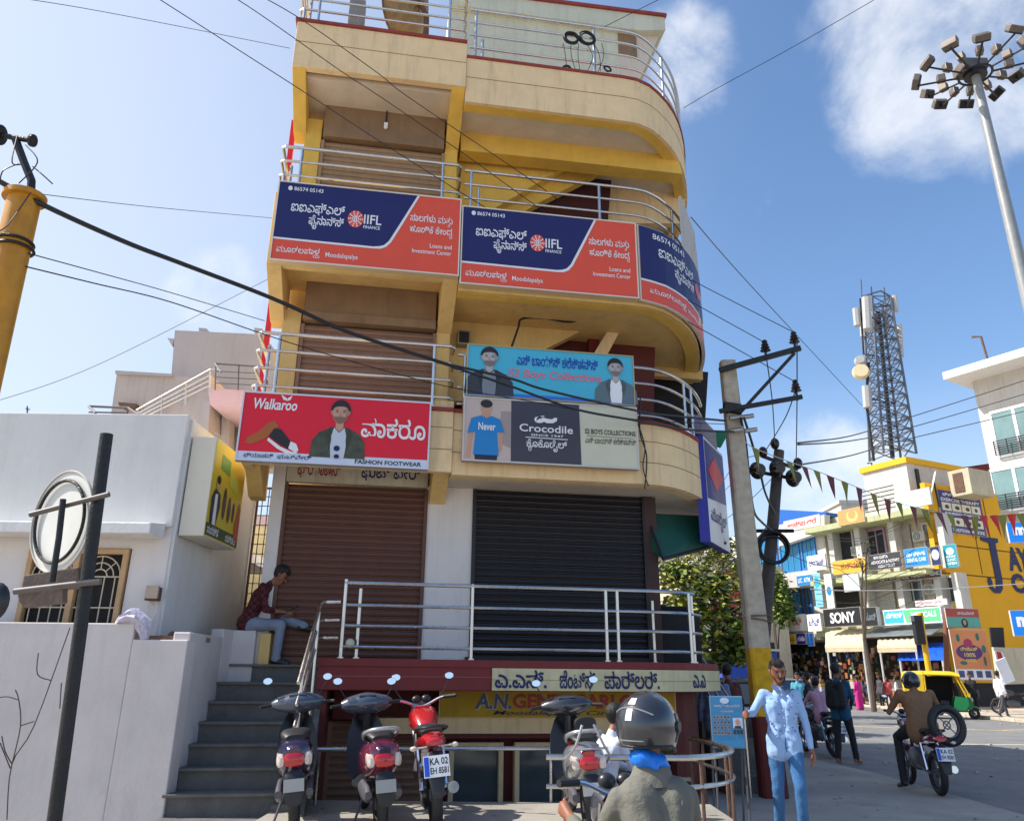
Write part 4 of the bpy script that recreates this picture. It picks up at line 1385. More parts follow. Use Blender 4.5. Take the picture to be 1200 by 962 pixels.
rl = t.part('stair_railing', MB().tube([onY(160, 481, 14.9), onY(247, 433, 14.9), onY(255, 433, 14.9)], .022, 6), steel)
for k in range(1, 4):
    t.part('rail', MB().tube([onY(160, 481+k*4, 14.9), onY(247, 433+k*6, 14.9)], .012, 5), steel, parent=rl)
for k in range(4):
    x = 162+k*28
    t.part('post', MB().tube([onY(x, 480-k*15.5, 14.9), onY(x-1, 500-k*12, 14.9)], .016, 5), steel, parent=rl)
drl = mat('dark_rail_paint', s2l(90, 84, 92), .5)
rl = t.part('landing_railing', MB().tube([onY(252, 426, 14.5), onY(308, 430, 14.5), onY(314, 450, 14.5)], .018, 6).tube([onY(252, 426, 14.5), onY(259, 436, 13.8)], .018, 6), drl)
for k in range(1, 4):
    t.part('rail', MB().tube([onY(253, 428+k*7, 14.5), onY(310, 431+k*7, 14.5)], .009, 5), drl, parent=rl)
for x in (253, 280, 307):
    t.part('post', MB().tube([onY(x, 427, 14.5), onY(x-1, 457, 14.5)], .014, 5), drl, parent=rl)
mb = MB().tube([onY(104, 476, 11), onY(150, 478, 11), onY(162, 486, 10.4)], .018, 6).tube([onY(104, 476, 11), onY(112, 484, 10.4)], .018, 6).tube([onY(104, 483, 11), onY(150, 484, 11)], .012, 6).tube([onY(150, 478, 11), onY(149, 492, 11)], .014, 6)
solo('roof_railing', 'short dark railing on top of the white house roof', 'railing', mb, drl, W, (-5.4, -11, 4.5))
solo('roof_aerial', 'thin aerial rod on the white house roof', 'aerial', MB().tube([onY(32, 476, 11), onY(32, 486, 11)], .01, 5).tube([onY(30, 479, 11), onY(35, 480, 11)], .008, 5), darkmetal, W, (-6.2, -11, 4.6))

# ================================================================== NEAR LEFT: black post with round plate, yellow pole
steelb = mat('black_painted_pipe', (.022, .021, .022), .45, .3, var=.3, scale=12, bump=.3)
Y0 = 3.6
t = Thing('sign_post', 'black pipe post at left carrying the back of a round traffic plate', 'sign post', (onY(70, 900, Y0).x, -Y0, 0), W)
top, bot = onY(125, 509, Y0), onY(72, 900, Y0)
dd = (bot-top).normalized()
bot = top+dd*((top.z+.0)/-dd.z)
t.part('post', MB().tube([top, bot], .0285, 16), steelb, smooth=True)
gp = mat('worn_grey_pipe', s2l(112, 104, 100), .5, .3, var=.3, scale=15)
t.part('crossbar', MB().tube([onY(35, 603, Y0-.05), onY(128, 579, Y0-.045)], .0125, 10), gp, smooth=True)
t.part('crossbar', MB().tube([onY(17, 693, Y0-.05), onY(118, 681, Y0-.045)], .0145, 10), gp, smooth=True)
t.part('short_upright', MB().tube([onY(74, 585, Y0-.08), onY(69, 630, Y0-.08), onY(61, 682, Y0-.08)], .0135, 10), steelb, smooth=True)
c_ = onY(73, 611, Y0+.12)
ax = Vector((.50, .86, .06)).normalized()
pl = t.part('round_plate', MB().disc(c_, .236, ax, .006, 48), mat('white_plate_back', s2l(214, 214, 208), .5, var=.08, scale=6), smooth=True)
t.part('plate_ring', MB().ring(c_-ax*.016, .19, .008, ax, 48, 8), steelb, parent=pl, smooth=True)
t.part('plate_ring', MB().ring(c_-ax*.006, .236, .005, ax, 48, 6), pm('plate_edge', 190, 184, 176), parent=pl, smooth=True)
wd = mat('old_grey_wood', s2l(120, 104, 94), .9, var=.35, scale=6, bump=.6, bscale=20)
P_ = [onY(x, y, Y0+.02) for x, y in [(28, 674), (92, 664), (94, 688), (24, 694)]]
t.part('wooden_block', MB().prism(P_, (0, .05, 0)), wd, bevel=.004)
P_ = [onY(x, y, Y0-.0) for x, y in [(20, 695), (74, 686), (74, 706), (28, 712), (22, 705)]]
t.part('wooden_block', MB().prism(P_, (0, .04, 0)), wd, bevel=.004)
# black mirror edge at the left border
e = onY(-6, 705, 3.2)
t = Thing('parked_scooter_mirror', 'black rounded mirror housing poking in at the left edge', 'mirror', (e.x, -3.2, 0), W)
t.part('mirror_housing', MB().ball(e, .055, .03, .075, 16), blackpl, smooth=True)
t.part('stalk', MB().tube([e, (e.x-.1, 3.25, e.z-.5), (e.x-.1, 3.3, 0)], .01, 6), blackpl)
# yellow pole top
Yp = 5.2
t = Thing('yellow_pole', 'thick yellow painted pole with a flanged top and cable bracket at upper left', 'pole', (onY(-45, 500, Yp).x, -Yp, 0), W)
ta, tb = onY(29, 232, Yp), onY(-14, 420, Yp)
dd = (tb-ta).normalized()
base = ta+dd*(ta.z/-dd.z)
yp = mat('ochre_pole_paint', s2l(196, 134, 18), .45, var=.25, scale=5, streak=.35, dirt=(.12, .07, .02))
t.part('pole_tube', MB().tube([base, ta], .115, 28), yp, smooth=True)
t.part('flange', MB().tube([ta-dd*.02, ta+dd*.02], .15, 28), yp, smooth=True)
P_ = [onY(36, 228, Yp), onY(37, 212, Yp), onY(28, 190, Yp), onY(18, 163, Yp)]
t.part('bracket', MB().tube(P_, .03, 8), steelb)
t.part('cross_arm', MB().tube([onY(-4, 158, Yp), onY(37, 165, Yp)], .022, 8).disc(onY(38, 165, Yp), .05, (1, 0, -.2), .02).disc(onY(-2, 158, Yp), .08, (1, 0, -.2), .04), steelb)
mb = MB()
for (a, b_, c__) in [((36, 226), (8, 265), (-8, 272)), ((20, 160), (14, 190), (24, 193)), ((30, 170), (44, 190), (22, 215)), ((22, 192), (4, 200), (0, 212)), ((38, 195), (50, 205), (62, 216))]:
    mb.tube(catmull([onY(*a, Yp-.12), onY(*b_, Yp-.15), onY(*c__, Yp-.1)], 5), .005, 5)
t.part('loose_wires', mb, cbm)
mb = MB()
for y in (285, 292):
    c_ = onY(17, y, Yp)
    mb.ring(c_, .125, .012, dd, 24, 6)
t.part('clamp', mb, steelb)
# dead twigs
t = Thing('bare_shrub', 'thin leafless twigs growing at the bottom left before the wall', 'shrub', (-3.1, -5.0, 0), W)
mb = MB()
for pts in [[(8, 960), (14, 895), (40, 850), (82, 735)], [(14, 895), (24, 850), (22, 820), (18, 808)], [(22, 820), (8, 816), (-4, 818)], [(12, 900), (0, 870)], [(24, 850), (40, 845)], [(45, 765), (44, 790), (60, 797)], [(72, 800), (70, 830)], [(14, 895), (6, 880), (2, 862)]]:
    mb.tube(catmull([onY(x, y, 5.0) for x, y in pts], 4), .0035, 5)
t.part('twigs', mb, mat('dry_twig', s2l(96, 78, 72), .9, var=.3))
# ================================================================== THE SHOPS ACROSS THE ROAD (frame S: u<0 goes away to the left)


def rect(fr, a, b_, v):                               # two pixel corners -> u0,u1,z0,z1
    u0, z0 = fr.px(a[0], a[1], v)
    u1, z1 = fr.px(b_[0], b_[1], v)
    return min(u0, u1), max(u0, u1), min(z0, z1), max(z0, z1)


palel = mat('pale_green_paint', s2l(180, 184, 142), .9, var=.15, scale=.8, streak=.5)
paley = mat('pale_cream_paint', s2l(194, 184, 158), .9, var=.15, scale=.8, streak=.5, patch=.3, pscale=.5)
wsh = mat('whitish_paint', s2l(206, 202, 194), .85, var=.12, scale=.8, streak=.45)
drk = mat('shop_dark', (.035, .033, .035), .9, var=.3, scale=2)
yel = mat('yellow_wall_paint', s2l(228, 170, 26), .8, var=.08, scale=.6, streak=.12, dirt=(.3, .2, .05))
tealw = pm('teal_glass', 40, 120, 160, .15, var=.2, scale=.8)
sh2 = mat('grey_shutter', s2l(190, 180, 170), .6, var=.15, scale=2)
shop = Thing('shop_building', 'cream three storey shop building across the road carrying the telecom tower', 'building', (-5, 0, 0), S)
E1 = S.px(1125, 640, 0)[0]
uL = S.px(966, 700, 0)[0]
mb = MB().fbox(uL, -.35, -9, -.6, 0, 11.3)
shop.part('wall', mb, paley)
# floor slabs / balconies
zf1 = S.px(1060, 735, .4)[1]
zf2 = S.px(1060, 670, .4)[1]
zf3 = S.px(1060, 600, .4)[1]
for (z, h) in ((zf1, .35), (zf2, .3), (zf3, .35)):
    shop.part('floor_slab', MB().fbox(uL, 0, -.6, 1.1, z-h, z), palel, bevel=.02)
for (a, b_) in [((975, 600), (1012, 622)), ((1014, 608), (1048, 622))]:
    pass
# balcony columns
for x in (973, 1005, 1046, 1104):
    u_ = S.px(x, 640, .2)[0]
    shop.part('column', MB().fbox(u_-.2, u_+.2, -.6, .15, zf2, zf3-.35), wsh)
for x in (1014, 1055, 1100, 1122):
    u_ = S.px(x, 700, .2)[0]
    shop.part('column', MB().fbox(u_-.2, u_+.2, -.6, .15, zf1, zf2-.3), wsh)


def win(a, b_, m, v=-.55, name='window', fm=None, bars=1, par=None, th=.12):
    u0, u1, z0, z1 = rect(S, a, b_, v)
    mb = MB().fbox(u0-th, u0, v-.05, v+.08, z0, z1).fbox(u1, u1+th, v-.05, v+.08, z0, z1).fbox(u0-th, u1+th, v-.05, v+.09, z1, z1+th).fbox(u0-th, u1+th, v-.05, v+.1, z0-th, z0)
    for k in range(1, bars+1):
        x = u0+(u1-u0)*k/(bars+1)
        mb.fbox(x-th*.3, x+th*.3, v, v+.05, z0, z1)
    o = (par or shop).part(name, mb, fm or wsh)
    (par or shop).part('pane', MB().fbox(u0, u1, v-.02, v+.02, z0, z1), m, parent=o)
    return o


def shut(a, b_, m, v=-.5, par=None):
    u0, u1, z0, z1 = rect(S, a, b_, v)
    mb = MB()
    n_ = 18
    for k in range(n_):
        h = (z1-z0)/n_
        z = z0+k*h
        mb.add([(u0, -v, z), (u1, -v, z), (u1, -v-.06, z+h*.6), (u0, -v-.06, z+h*.6), (u1, -v, z+h), (u0, -v, z+h)], [(0, 1, 2, 3), (3, 2, 4, 5)])
    return (par or shop).part('rolling_shutter', mb, m, recalc=False)


win((1008, 625), (1040, 655), drk, bars=2, fm=pm('mauve_frame', 160, 130, 150))
shut((1047, 617), (1071, 650), sh2)
win((1082, 615), (1103, 640), glassm)
win((975, 625), (1002, 655), drk, bars=0)
shut((1018, 683), (1051, 715), wsh)
win((1058, 683), (1083, 703), glassm)
win((1093, 679), (1124, 704), glassm, bars=2)
win((976, 680), (1010, 712), drk, bars=0)
# ground floor: dark openings with goods
u0, u1, z0, z1 = uL, -.3, 0, zf1-.4
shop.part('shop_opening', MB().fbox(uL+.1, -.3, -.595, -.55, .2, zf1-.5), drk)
# roof block
u0, u1, z0, z1 = rect(S, (1010, 545), (1071, 600), -.3)
rb = shop.part('roof_room', MB().fbox(u0, u1, -5.2, -.3, zf3, S.px(1071, 540, -.3)[1]), wsh)
mb = MB()
zt = S.px(1071, 540, -.3)[1]
mb.fbox(u0-.15, u1+.15, -5.35, -.15, zt, zt+.35)
shop.part('roof_coping', mb, pm('yellow_coping', 232, 176, 24, .7), parent=rb)
shop.part('small_window', MB().fbox(u1, u1+.02, -4.6, -4.0, zt-1.0, zt-.5), darkin, parent=rb)
shop.part('drain_pipe', MB().fbox(u1+.02, u1+.12, -1.2, -.95, zf3, zt-.3), darkmetal, parent=rb)
u0, u1, z0, z1 = rect(S, (1012, 590), (1050, 612), .9)
mb = MB()
ub = S.px(1095, 600, 1.0)[0]
mb.fbox(S.px(1052, 600, 1.0)[0], ub, .95, 1.1, zf3, S.px(1070, 575, 1.0)[1])
shop.part('roof_parapet', mb, pm('pale_green_board', 200, 216, 206, .6), bevel=.02)
mb = MB()
for k in range(6):
    z = zf3+.25+.25*k
    mb.fbox(S.px(1014, 600, 1.0)[0], S.px(1052, 600, 1.0)[0], 1.0, 1.06, z, z+.05)
shop.part('roof_railing', mb, darkmetal)
u_, z_ = S.px(1096, 566, -.6)
dsh = Thing('satellite_dish', 'small white satellite dish on the roof below the telecom tower', 'satellite dish', (u_, -.6, z_-.8), S)
dsh.part('reflector', MB().disc((u_, .4, z_), .7, (-.7, -.6, .3), .06, 20, .62), wsh, smooth=True)
dsh.part('mount', MB().tube([(u_, .6, z_-1.4), (u_, .5, z_)], .05), darkmetal)
t = Thing('roof_water_tank', 'beige stained water tank block on the roof right of the white roof room', 'tank', (-.5, -3, 11.3), S)
a, b_, c_, d_ = rect(S, (1110, 553), (1140, 578), -2.)
t.part('tank_block', MB().fbox(a, b_, -4, -2., c_, d_), paley, bevel=.03)
t.part('rust_stain_panel', MB().fbox(a+.3, a+.9, -2., -1.96, c_+.2, d_-.2), rustm)
for px in (1094, 1172):
    pass
solo('roof_pipe', 'thin bent vent pipe on the roof room', 'pipe', MB().tube([S_ for S_ in [(-4.3, 1.2, zt), (-4.3, 1.2, zt+.8), (-4.6, 1.2, zt+.85)]], .05), darkmetal, S, (-4.3, -1.2, zt))

for (px, py) in [(1043, 660), (1076, 628), (1090, 690), (1003, 645)]:
    u_, z_ = S.px(px, py, -.2)
    ac = shop.part('air_conditioner', MB().fbox(u_-.4, u_+.4, -.55, -.2, z_-.28, z_+.28), pm('ac_white', 186, 184, 176, .6), bevel=.02)
    shop.part('fan_grille', MB().ring((u_-.1, .19, z_), .2, .015, (0, 1, 0), 18, 5).ring((u_-.1, .19, z_), .1, .012, (0, 1, 0), 14, 5), darkmetal, parent=ac)
random.seed(17)
mb = MB()
for k in range(9):
    za = random.uniform(zf1, zf3)
    a = Vector((uL+.3, -1.3, za))
    c2 = Vector((-.3, -1.3, za+random.uniform(-1.2, 1.2)))
    mb.tube(catmull([a, (a+c2)/2-Vector((0, 0, random.uniform(.2, .9))), c2], 6), .018, 4)
o = shop.part('loose_cables', mb, darkmetal)
o['kind'] = 'stuff'

# boards on the shop building ------------------------------------------------


def sboard(name, label, a, b_, v, face, side=None, depth=.12, fr=S, **k):
    u0, u1, z0, z1 = rect(fr, a, b_, v)
    return Board(name, label, 'sign', u0, u1, z0, z1, v, depth, fr, face, side or wsh, **k)


dkl = pm('charcoal_print', 58, 56, 58)
sb = sboard('jewellery_sign', 'orange sign with a printed necklace on the top floor corner across the road', (974, 600), (1013, 606), 1.2, pm('peach_print', 224, 150, 90))
u0, u1, z0, z1 = sb.r[:4]
# rebuild rect by hand: top-left / bottom-right heights differ strongly in perspective


def bset(name, label, xl, xr, yt, yb, v, face, side=None, depth=.12, fr=S, **k):
    """xl/xr: columns; yt/yb: top and bottom rows at the LEFT column"""
    ul, zt_ = fr.px(xl, yt, v)
    _, zb_ = fr.px(xl, yb, v)
    ur, _ = fr.px(xr, (yt+yb)/2, v)
    return Board(name, label, 'sign', ul, ur, zb_, zt_, v, depth, fr, face, side or wsh, **k)


bpy.data.objects.remove(sb.t.e)
for nm_ in [o.name for o in col.objects if o.parent is None and o.type == 'MESH' and 'kind' not in o and 'label' not in o]:
    bpy.data.objects.remove(bpy.data.objects[nm_])
b = bset('jewellery_sign', 'peach sign with a printed necklace on the top left corner of the shop building', 981, 1013, 599, 617, 1.25, pm('peach_print', 224, 150, 90))
b.poly('printed_necklace', b.ell(.55, .5, .22, .38, 16), pm('lime_yellow_print', 220, 206, 120), 0)
b.poly('printed_necklace', b.ell(.55, .6, .15, .30, 16), pm('peach_print', 224, 150, 90), 1)
b = bset('food_banner', 'orange and yellow banner on the middle balcony, left of the grey boards', 975, 1015, 658, 674, 1.25, pm('orange_yellow_print', 226, 170, 60))
b.text('lettering', [('ಕನ್ನಡ', .25, .85, .3, .8)], pm('brown_letters', 140, 60, 30), 1, .01)
b = bset('grey_notary_board', 'dark grey board with white writing on the middle balcony', 1016, 1057, 651, 669, 1.3, dkl)
b.text('lettering', [('M N GUPTA', .2, .62, .68, .88), ('ADVOCATE & NOTARY', .1, .95, .38, .58), ('HIGH COURT', .3, .8, .1, .28)], white, 1, .01)
b = bset('blue_board', 'bright blue board with white writing on the middle balcony', 1058.5, 1088, 644, 665, 1.3, pm('sky_blue_print', 28, 130, 206))
b.text('lettering', [('ದಂತ ಚಿಕಿತ್ಸೆ', .1, .9, .55, .8), ('DENTAL CARE', .1, .9, .25, .45)], white, 1, .02)
b = bset('navy_board', 'navy board with a white disc between the blue and teal boards', 1089, 1102, 641, 663, 1.3, pm('deep_navy_print', 30, 44, 86))
b.poly('print_disc', b.ell(.5, .55, .4, .28, 18), pm('pale_blue_band', 204, 214, 232), 0)
b = bset('teal_board', 'tall teal board with a white disc beside the yellow wall', 1104, 1122, 639, 666, 1.0, pm('teal_print', 26, 146, 160))
b.poly('print_disc', b.ell(.5, .70, .3, .16, 18), white, 0)
b.text('lettering', [('ಕ್ಲಿನಿಕ್', .12, .88, .42, .52), ('CLINIC', .12, .88, .28, .38), ('OPEN', .12, .88, .12, .22)], white, 1, .02)
b = bset('notary_sign', 'black sign with white letters NOTARY above a shutter', 1027, 1051, 674, 682, .5, pm('black_print', 26, 26, 28))
b.text('lettering', [('NOTARY', .05, .95, .15, .85)], white, 1, .03)
b = bset('medical_sign', 'dark sign with a red cross beside the notary sign', 1054, 1103, 672, 681, .5, pm('umber_print', 70, 50, 50))
b.text('lettering', [('G.K.', .03, .22, .2, .85), ('HEALTH', .28, .62, .3, .8), ('CLINIC', .74, .98, .3, .8)], white, 1, .02)
b.poly('red_cross', [(.65, .3), (.65, .8), (.71, .8), (.71, .3)], pm('signal_red', 214, 30, 40), 1)
b = bset('physiotherapy_banner', 'small white and red banner under the first floor windows', 1072, 1110, 704, 711, 1.2, white)
b.text('lettering', [('PHYSIOTHERAPY CENTRE', .05, .85, .3, .75)], pm('signal_red', 214, 30, 40), 1, .02)
b = bset('electronics_sign', 'black sign with large white English letters over a fringed cream awning', 964, 1009, 714, 735, 2.3, pm('black_print', 26, 26, 28), depth=.5)
b.text('lettering', [('SONY', .18, .86, .18, .78)], white, 1, .03)
b = bset('electronics_side_sign', 'black end panel right of the black electronics sign', 1010.5, 1028, 712, 734, 2.25, pm('black_print', 26, 26, 28), depth=.3)
b.text('lettering', [('ಸೋನಿ', .2, .9, .3, .7)], pm('grey_print', 110, 120, 130), 1, .02)
b = bset('green_shop_sign', 'white, blue and green shop sign right of the black electronics sign', 1034, 1104, 715, 733, 1.9, white, depth=.4)
b.poly('print_field', [(.02, .1), (.36, .1), (.36, .92), (.02, .92)], pm('aqua_print', 60, 170, 200), 0)
b.poly('print_field', [(.40, .1), (.98, .1), (.98, .92), (.36, .92)], pm('mint_print', 90, 200, 130), 1)
b.text('lettering', [('ಮೆಡಿಕಲ್ಸ್', .05, .34, .45, .82), ('MEDICALS', .5, .92, .4, .75)], white, 2, .02)

# awnings
awm = mat('cream_awning_cloth', s2l(214, 198, 164), .9, var=.12, scale=2, streak=.15)


def awning(label, xl, xr, yt, yb, v0, v1, m, group=None, fringe=True, xs=0):
    u0, za = S.px(xl, yt, v0)
    u1, _ = S.px(xr, yt, v0)
    ul, zb_ = S.px(xl, yb, v1)
    ul2, _ = S.px(xr, yb, v1)
    t = Thing('shop_awning', label, 'awning', ((u0+u1)/2, v1, 0), S, group)
    mb = MB()
    n_ = 14
    vs, fs = [], []
    for i in range(n_+1):
        for j in range(5):
            k = j/4
            a = (u0+(u1-u0)*i/n_)*(1-k)+(ul+(ul2-ul)*i/n_)*k
            vs.append((a, -(v0+(v1-v0)*k), za+(zb_-za)*k-.12*math.sin(math.pi*k)*(1+.3*(-1)**i)))
    for i in range(n_):
        for j in range(4):
            a = i*5+j
            fs.append((a, a+5, a+6, a+1))
    mb.add(vs, fs)
    t.part('awning_cloth', mb, m, smooth=True, recalc=False)
    if fringe:
        mb = MB()
        n2 = 36
        for i in range(n2):
            a = ul+(ul2-ul)*i/n2
            c2 = ul+(ul2-ul)*(i+.72)/n2
            mb.fbox(a, c2, v1-.01, v1+.01, zb_-.32, zb_)
        mb.fbox(min(ul, ul2), max(ul, ul2), v1-.02, v1+.02, zb_-.12, zb_+.04)
        t.part('fringe', mb, m)
    for a in (ul+.1, ul2-.1):
        t.part('awning_pole', MB().tube([(a, -v1+.05, .1), (a, -v1+.05, zb_)], .05, 6), pm('pole_white', 200, 196, 190, .6))
    return t


awning('cream fringed awning under the black electronics sign', 967, 1012, 739, 757, 1.0, 4.6, awm, 'cream fringed shop awnings')
awning('cream fringed awning behind the blue tarpaulin', 1028, 1074, 741, 757, 1.0, 4.0, awm, 'cream fringed shop awnings')
awning('bright blue tarpaulin awning beside the yellow pole', 1052, 1106, 754, 774, 1.2, 4.4, pm('tarp_blue', 10, 90, 206, .5, var=.2, scale=2, bump=.4), fringe=False)
# corrugated sheets above awnings
t = Thing('sheet_roof', 'grey corrugated sheet lean-to roof above the blue tarpaulin', 'roof', (-3, 2, 3.5), S)
a = S.px(1022, 741, 1.5)
c2 = S.px(1105, 741, 1.5)
t.part('sheet', MB().prism([(a[0], -.3, a[1]+.5), (c2[0], -.3, a[1]+.5), (c2[0], -2.4, a[1]-.3), (a[0], -2.4, a[1]-.3)], (0, 0, .05)), mat('zinc_sheet', s2l(130, 136, 140), .5, .5, var=.3, scale=2, streak=.4))
# posts by the awnings
for (px, py0, py1, r_, lab, m_) in [(1082, 718, 783, .13, 'yellow pole beside the dark signal box', pm('pole_yellow', 232, 176, 20, .5)), (1108, 716, 795, .12, 'brown pole left of the tall banners', pm('pole_brown', 120, 74, 50, .7)), ]:
    tp = onY(px-4 if px == 1082 else px, py0, 39)
    bt_ = onY(px+6 if px == 1082 else px+2, py1, 39)
    t = Thing('street_pole', lab, 'pole', (bt_.x, -39, 0), W)
    t.part('pole_tube', MB().tube([tp, bt_, (bt_.x+.1, 39, 0)], r_, 10), m_, smooth=True)
e = onY(1077, 737, 38.8)
t = Thing('signal_box', 'black signal box mounted on the yellow pole', 'signal box', (e.x, -38.9, e.z-.7), W)
t.part('housing', MB().box(e.x-.22, e.x+.2, 38.7, 39.0, e.z-.68, e.z+.62), blackpl, bevel=.03)
t.part('visor', MB().box(e.x-.35, e.x-.2, 38.7, 38.95, e.z+.35, e.z+.6), pm('visor_grey', 150, 150, 150))

# ================================================================== THE YELLOW SIDE WALL (frame J)
C = J.px(1124, 640, 0)
t = Thing('yellow_wall_building', 'building with a large yellow side wall painted with dark blue letters', 'building', (3, 0, 0), J)
zs1 = J.px(1150, 576, 0)[1]
zs2 = J.px(1185, 636, 0)[1]
us = J.px(1172, 600, 0)[0]
t.part('wall', MB().fbox(.0, us, -.3, 0, J.px(1140, 800, 0)[1], zs1).fbox(us, 9, -.3, 0, J.px(1140, 800, 0)[1], zs2), yel)
t.part('base_wall', MB().fbox(.0, 9, -.3, -.1, 0, J.px(1140, 800, 0)[1]), drk)
lnm = pm('dark_groove', 96, 70, 20, .8)
mb = MB()
for y in (640, 673):
    z = J.px(1126, y, 0)[1]
    mb.fbox(.02, 8.9, 0, .02, z-.03, z+.03)
for x in (1145, 1162):
    u_ = J.px(x, 640, 0)[0]
    mb.fbox(u_-.025, u_+.025, 0, .021, J.px(1145, 672, 0)[1], zs1-.1)
t.part('panel_joint', mb, lnm)
navyl = pm('painted_navy_letters', 44, 56, 96, .8)


def jl(mb, s_, xl, xr, yt, yb, bold=.02):
    ul, zt_ = J.px(xl, yt, .02)
    zb_ = J.px(xl, yb, .02)[1]
    ur = J.px(xr, (yt+yb)/2, .02)[0]
    text(mb, s_, ul, ur, zb_, zt_, lambda x, z: (x, -.03, z), bold)


# a slab-serif J drawn by hand, then smaller letters
mb = MB()
ul = J.px(1151, 650, 0)[0]
ur = J.px(1172, 650, 0)[0]
zt_, zb_ = J.px(1152, 629, 0)[1], J.px(1155, 694, 0)[1]
Xj = lambda k: ul+(ur-ul)*k
Zj = lambda k: zb_+(zt_-zb_)*k
mb.prism([(Xj(.05), -.03, Zj(.93)), (Xj(.05), -.03, Zj(1)), (Xj(1.0), -.03, Zj(1)), (Xj(1.0), -.03, Zj(.93)), (Xj(.82), -.03, Zj(.9)), (Xj(.40), -.03, Zj(.9))], (0, -.02, 0))
outer = [(.82, .9), (.82, .25), (.74, .08), (.55, .0), (.25, .0), (.04, .08), (.0, .2), (.06, .27), (.18, .27), (.24, .2), (.22, .11), (.34, .07), (.42, .12), (.46, .25), (.46, .9)]
mb.prism([(Xj(a), -.03, Zj(c_)) for a, c_ in outer], (0, -.02, 0))
t.part('painted_letter', mb, navyl)
mb = MB()
jl(mb, 'AY', 1178, 1206, 640, 668, .05)
t.part('painted_lettering', mb, navyl)
mb = MB()
jl(mb, 'CO', 1183, 1216, 671, 694, .05)
t.part('painted_lettering', mb, navyl)
b = bset('exercise_therapy_board', 'white and navy EXERCISE THERAPY board with rows of printed figures on the yellow wall', 1098, 1151, 573, 622, .12, pm('navy_board_print', 54, 56, 120), fr=J, depth=.1)
b.text('lettering', [('ಫಿಸಿಯೋಥೆರಪಿ', .1, .9, .86, .95), ('EXERCISE THERAPY', .05, .95, .74, .82), ('KINESIO TAPING', .1, .9, .43, .49), ('TRADITIONAL MEDICINE', .2, .95, .04, .12)], white, 1, .02)
pw_ = pm('panel_white', 222, 214, 190)
b.polys('print_cell', [[(.05+.23*i, y), (.26+.23*i, y), (.26+.23*i, y+.19), (.05+.23*i, y+.19)] for i in range(4) for y in (.52, .18)], pw_, 0)
random.seed(5)
b.polys('printed_figure', [b.ell(.155+.23*i+random.uniform(-.03, .03), y+.09, .03+.03*random.random(), .05, 8) for i in range(4) for y in (.52, .18)], dkl, 1)
# banners leaning by the pole
bb_ = Frame((onY(1108, 800, 36).x, 36, 0), 14)
b = bset('red_green_banner', 'maroon and teal banner with a printed woman, above the orange banner', 1107, 1148, 712, 735, -.3, pm('brick_print', 176, 70, 56), fr=bb_, depth=.05)
b.poly('print_field', [(.02, .05), (.98, .05), (.98, .55), (.02, .55)], pm('seafoam_print', 90, 170, 150), 0)
b.poly('printed_hair', b.ell(.52, .25, .10, .24, 14), hairp, 1)
b.poly('printed_face', b.ell(.52, .28, .045, .14, 12), skin, 2)
b.text('lettering', [('ಜ್ಯೂವೆಲ್ಸ್', .35, .85, .68, .85)], white, 1, .01)
b = bset('orange_sale_banner', 'large orange sale banner with purple shapes and a row of product pictures', 1112, 1160, 737, 797, 0, pm('coral_print', 224, 140, 84), fr=bb_, depth=.05)
b.poly('print_shape', b.ell(.45, .55, .36, .16, 18), pm('violet_print', 90, 40, 110), 0)
b.poly('print_shape', b.ell(.45, .72, .12, .10, 14), pm('magenta_print', 170, 40, 90), 1)
b.text('lettering', [('ದೀಪಾವಳಿ', .22, .68, .58, .66), ('100%', .3, .6, .46, .54), ('OFFER', .32, .6, .36, .42)], pm('yellow_letters', 240, 210, 90), 2, .02)
b.polys('printed_bottle', [b.ell(.2, .83, .05, .08, 10), b.ell(.74, .86, .05, .08, 10), b.ell(.86, .62, .06, .08, 10), b.ell(.84, .38, .04, .1, 10), b.ell(.25, .34, .1, .04, 10)], pm('bottle_green_print', 40, 110, 90), 1)
b.poly('white_band', [(.0, .02), (1, .02), (1, .22), (.0, .22)], white, 1)
b.polys('printed_product', [[(.06+.24*i, .06), (.22+.24*i, .06), (.22+.24*i, .19), (.06+.24*i, .19)] for i in range(4)], pm('product_blue_print', 60, 80, 130, var=.6, scale=8), 2)
for (lab, xl, xr, yt, yb) in [('bright blue sign with white letter above the yellow wall at right', 1179, 1212, 612, 636), ('bright blue sign with white letter at the right edge below the yellow wall', 1183, 1215, 715, 745)]:
    fr = Frame((onY(1179, 700, 41).x, 41, 0), -20)
    b = bset('blue_shop_sign', lab, xl, xr, yt, yb, 0, pm('vivid_blue_print', 10, 128, 230), fr=fr, depth=.3, group='bright blue signs at the right edge')
    b.text('lettering', [('m', .2, .75, .35, .75)], white, 1, .06)

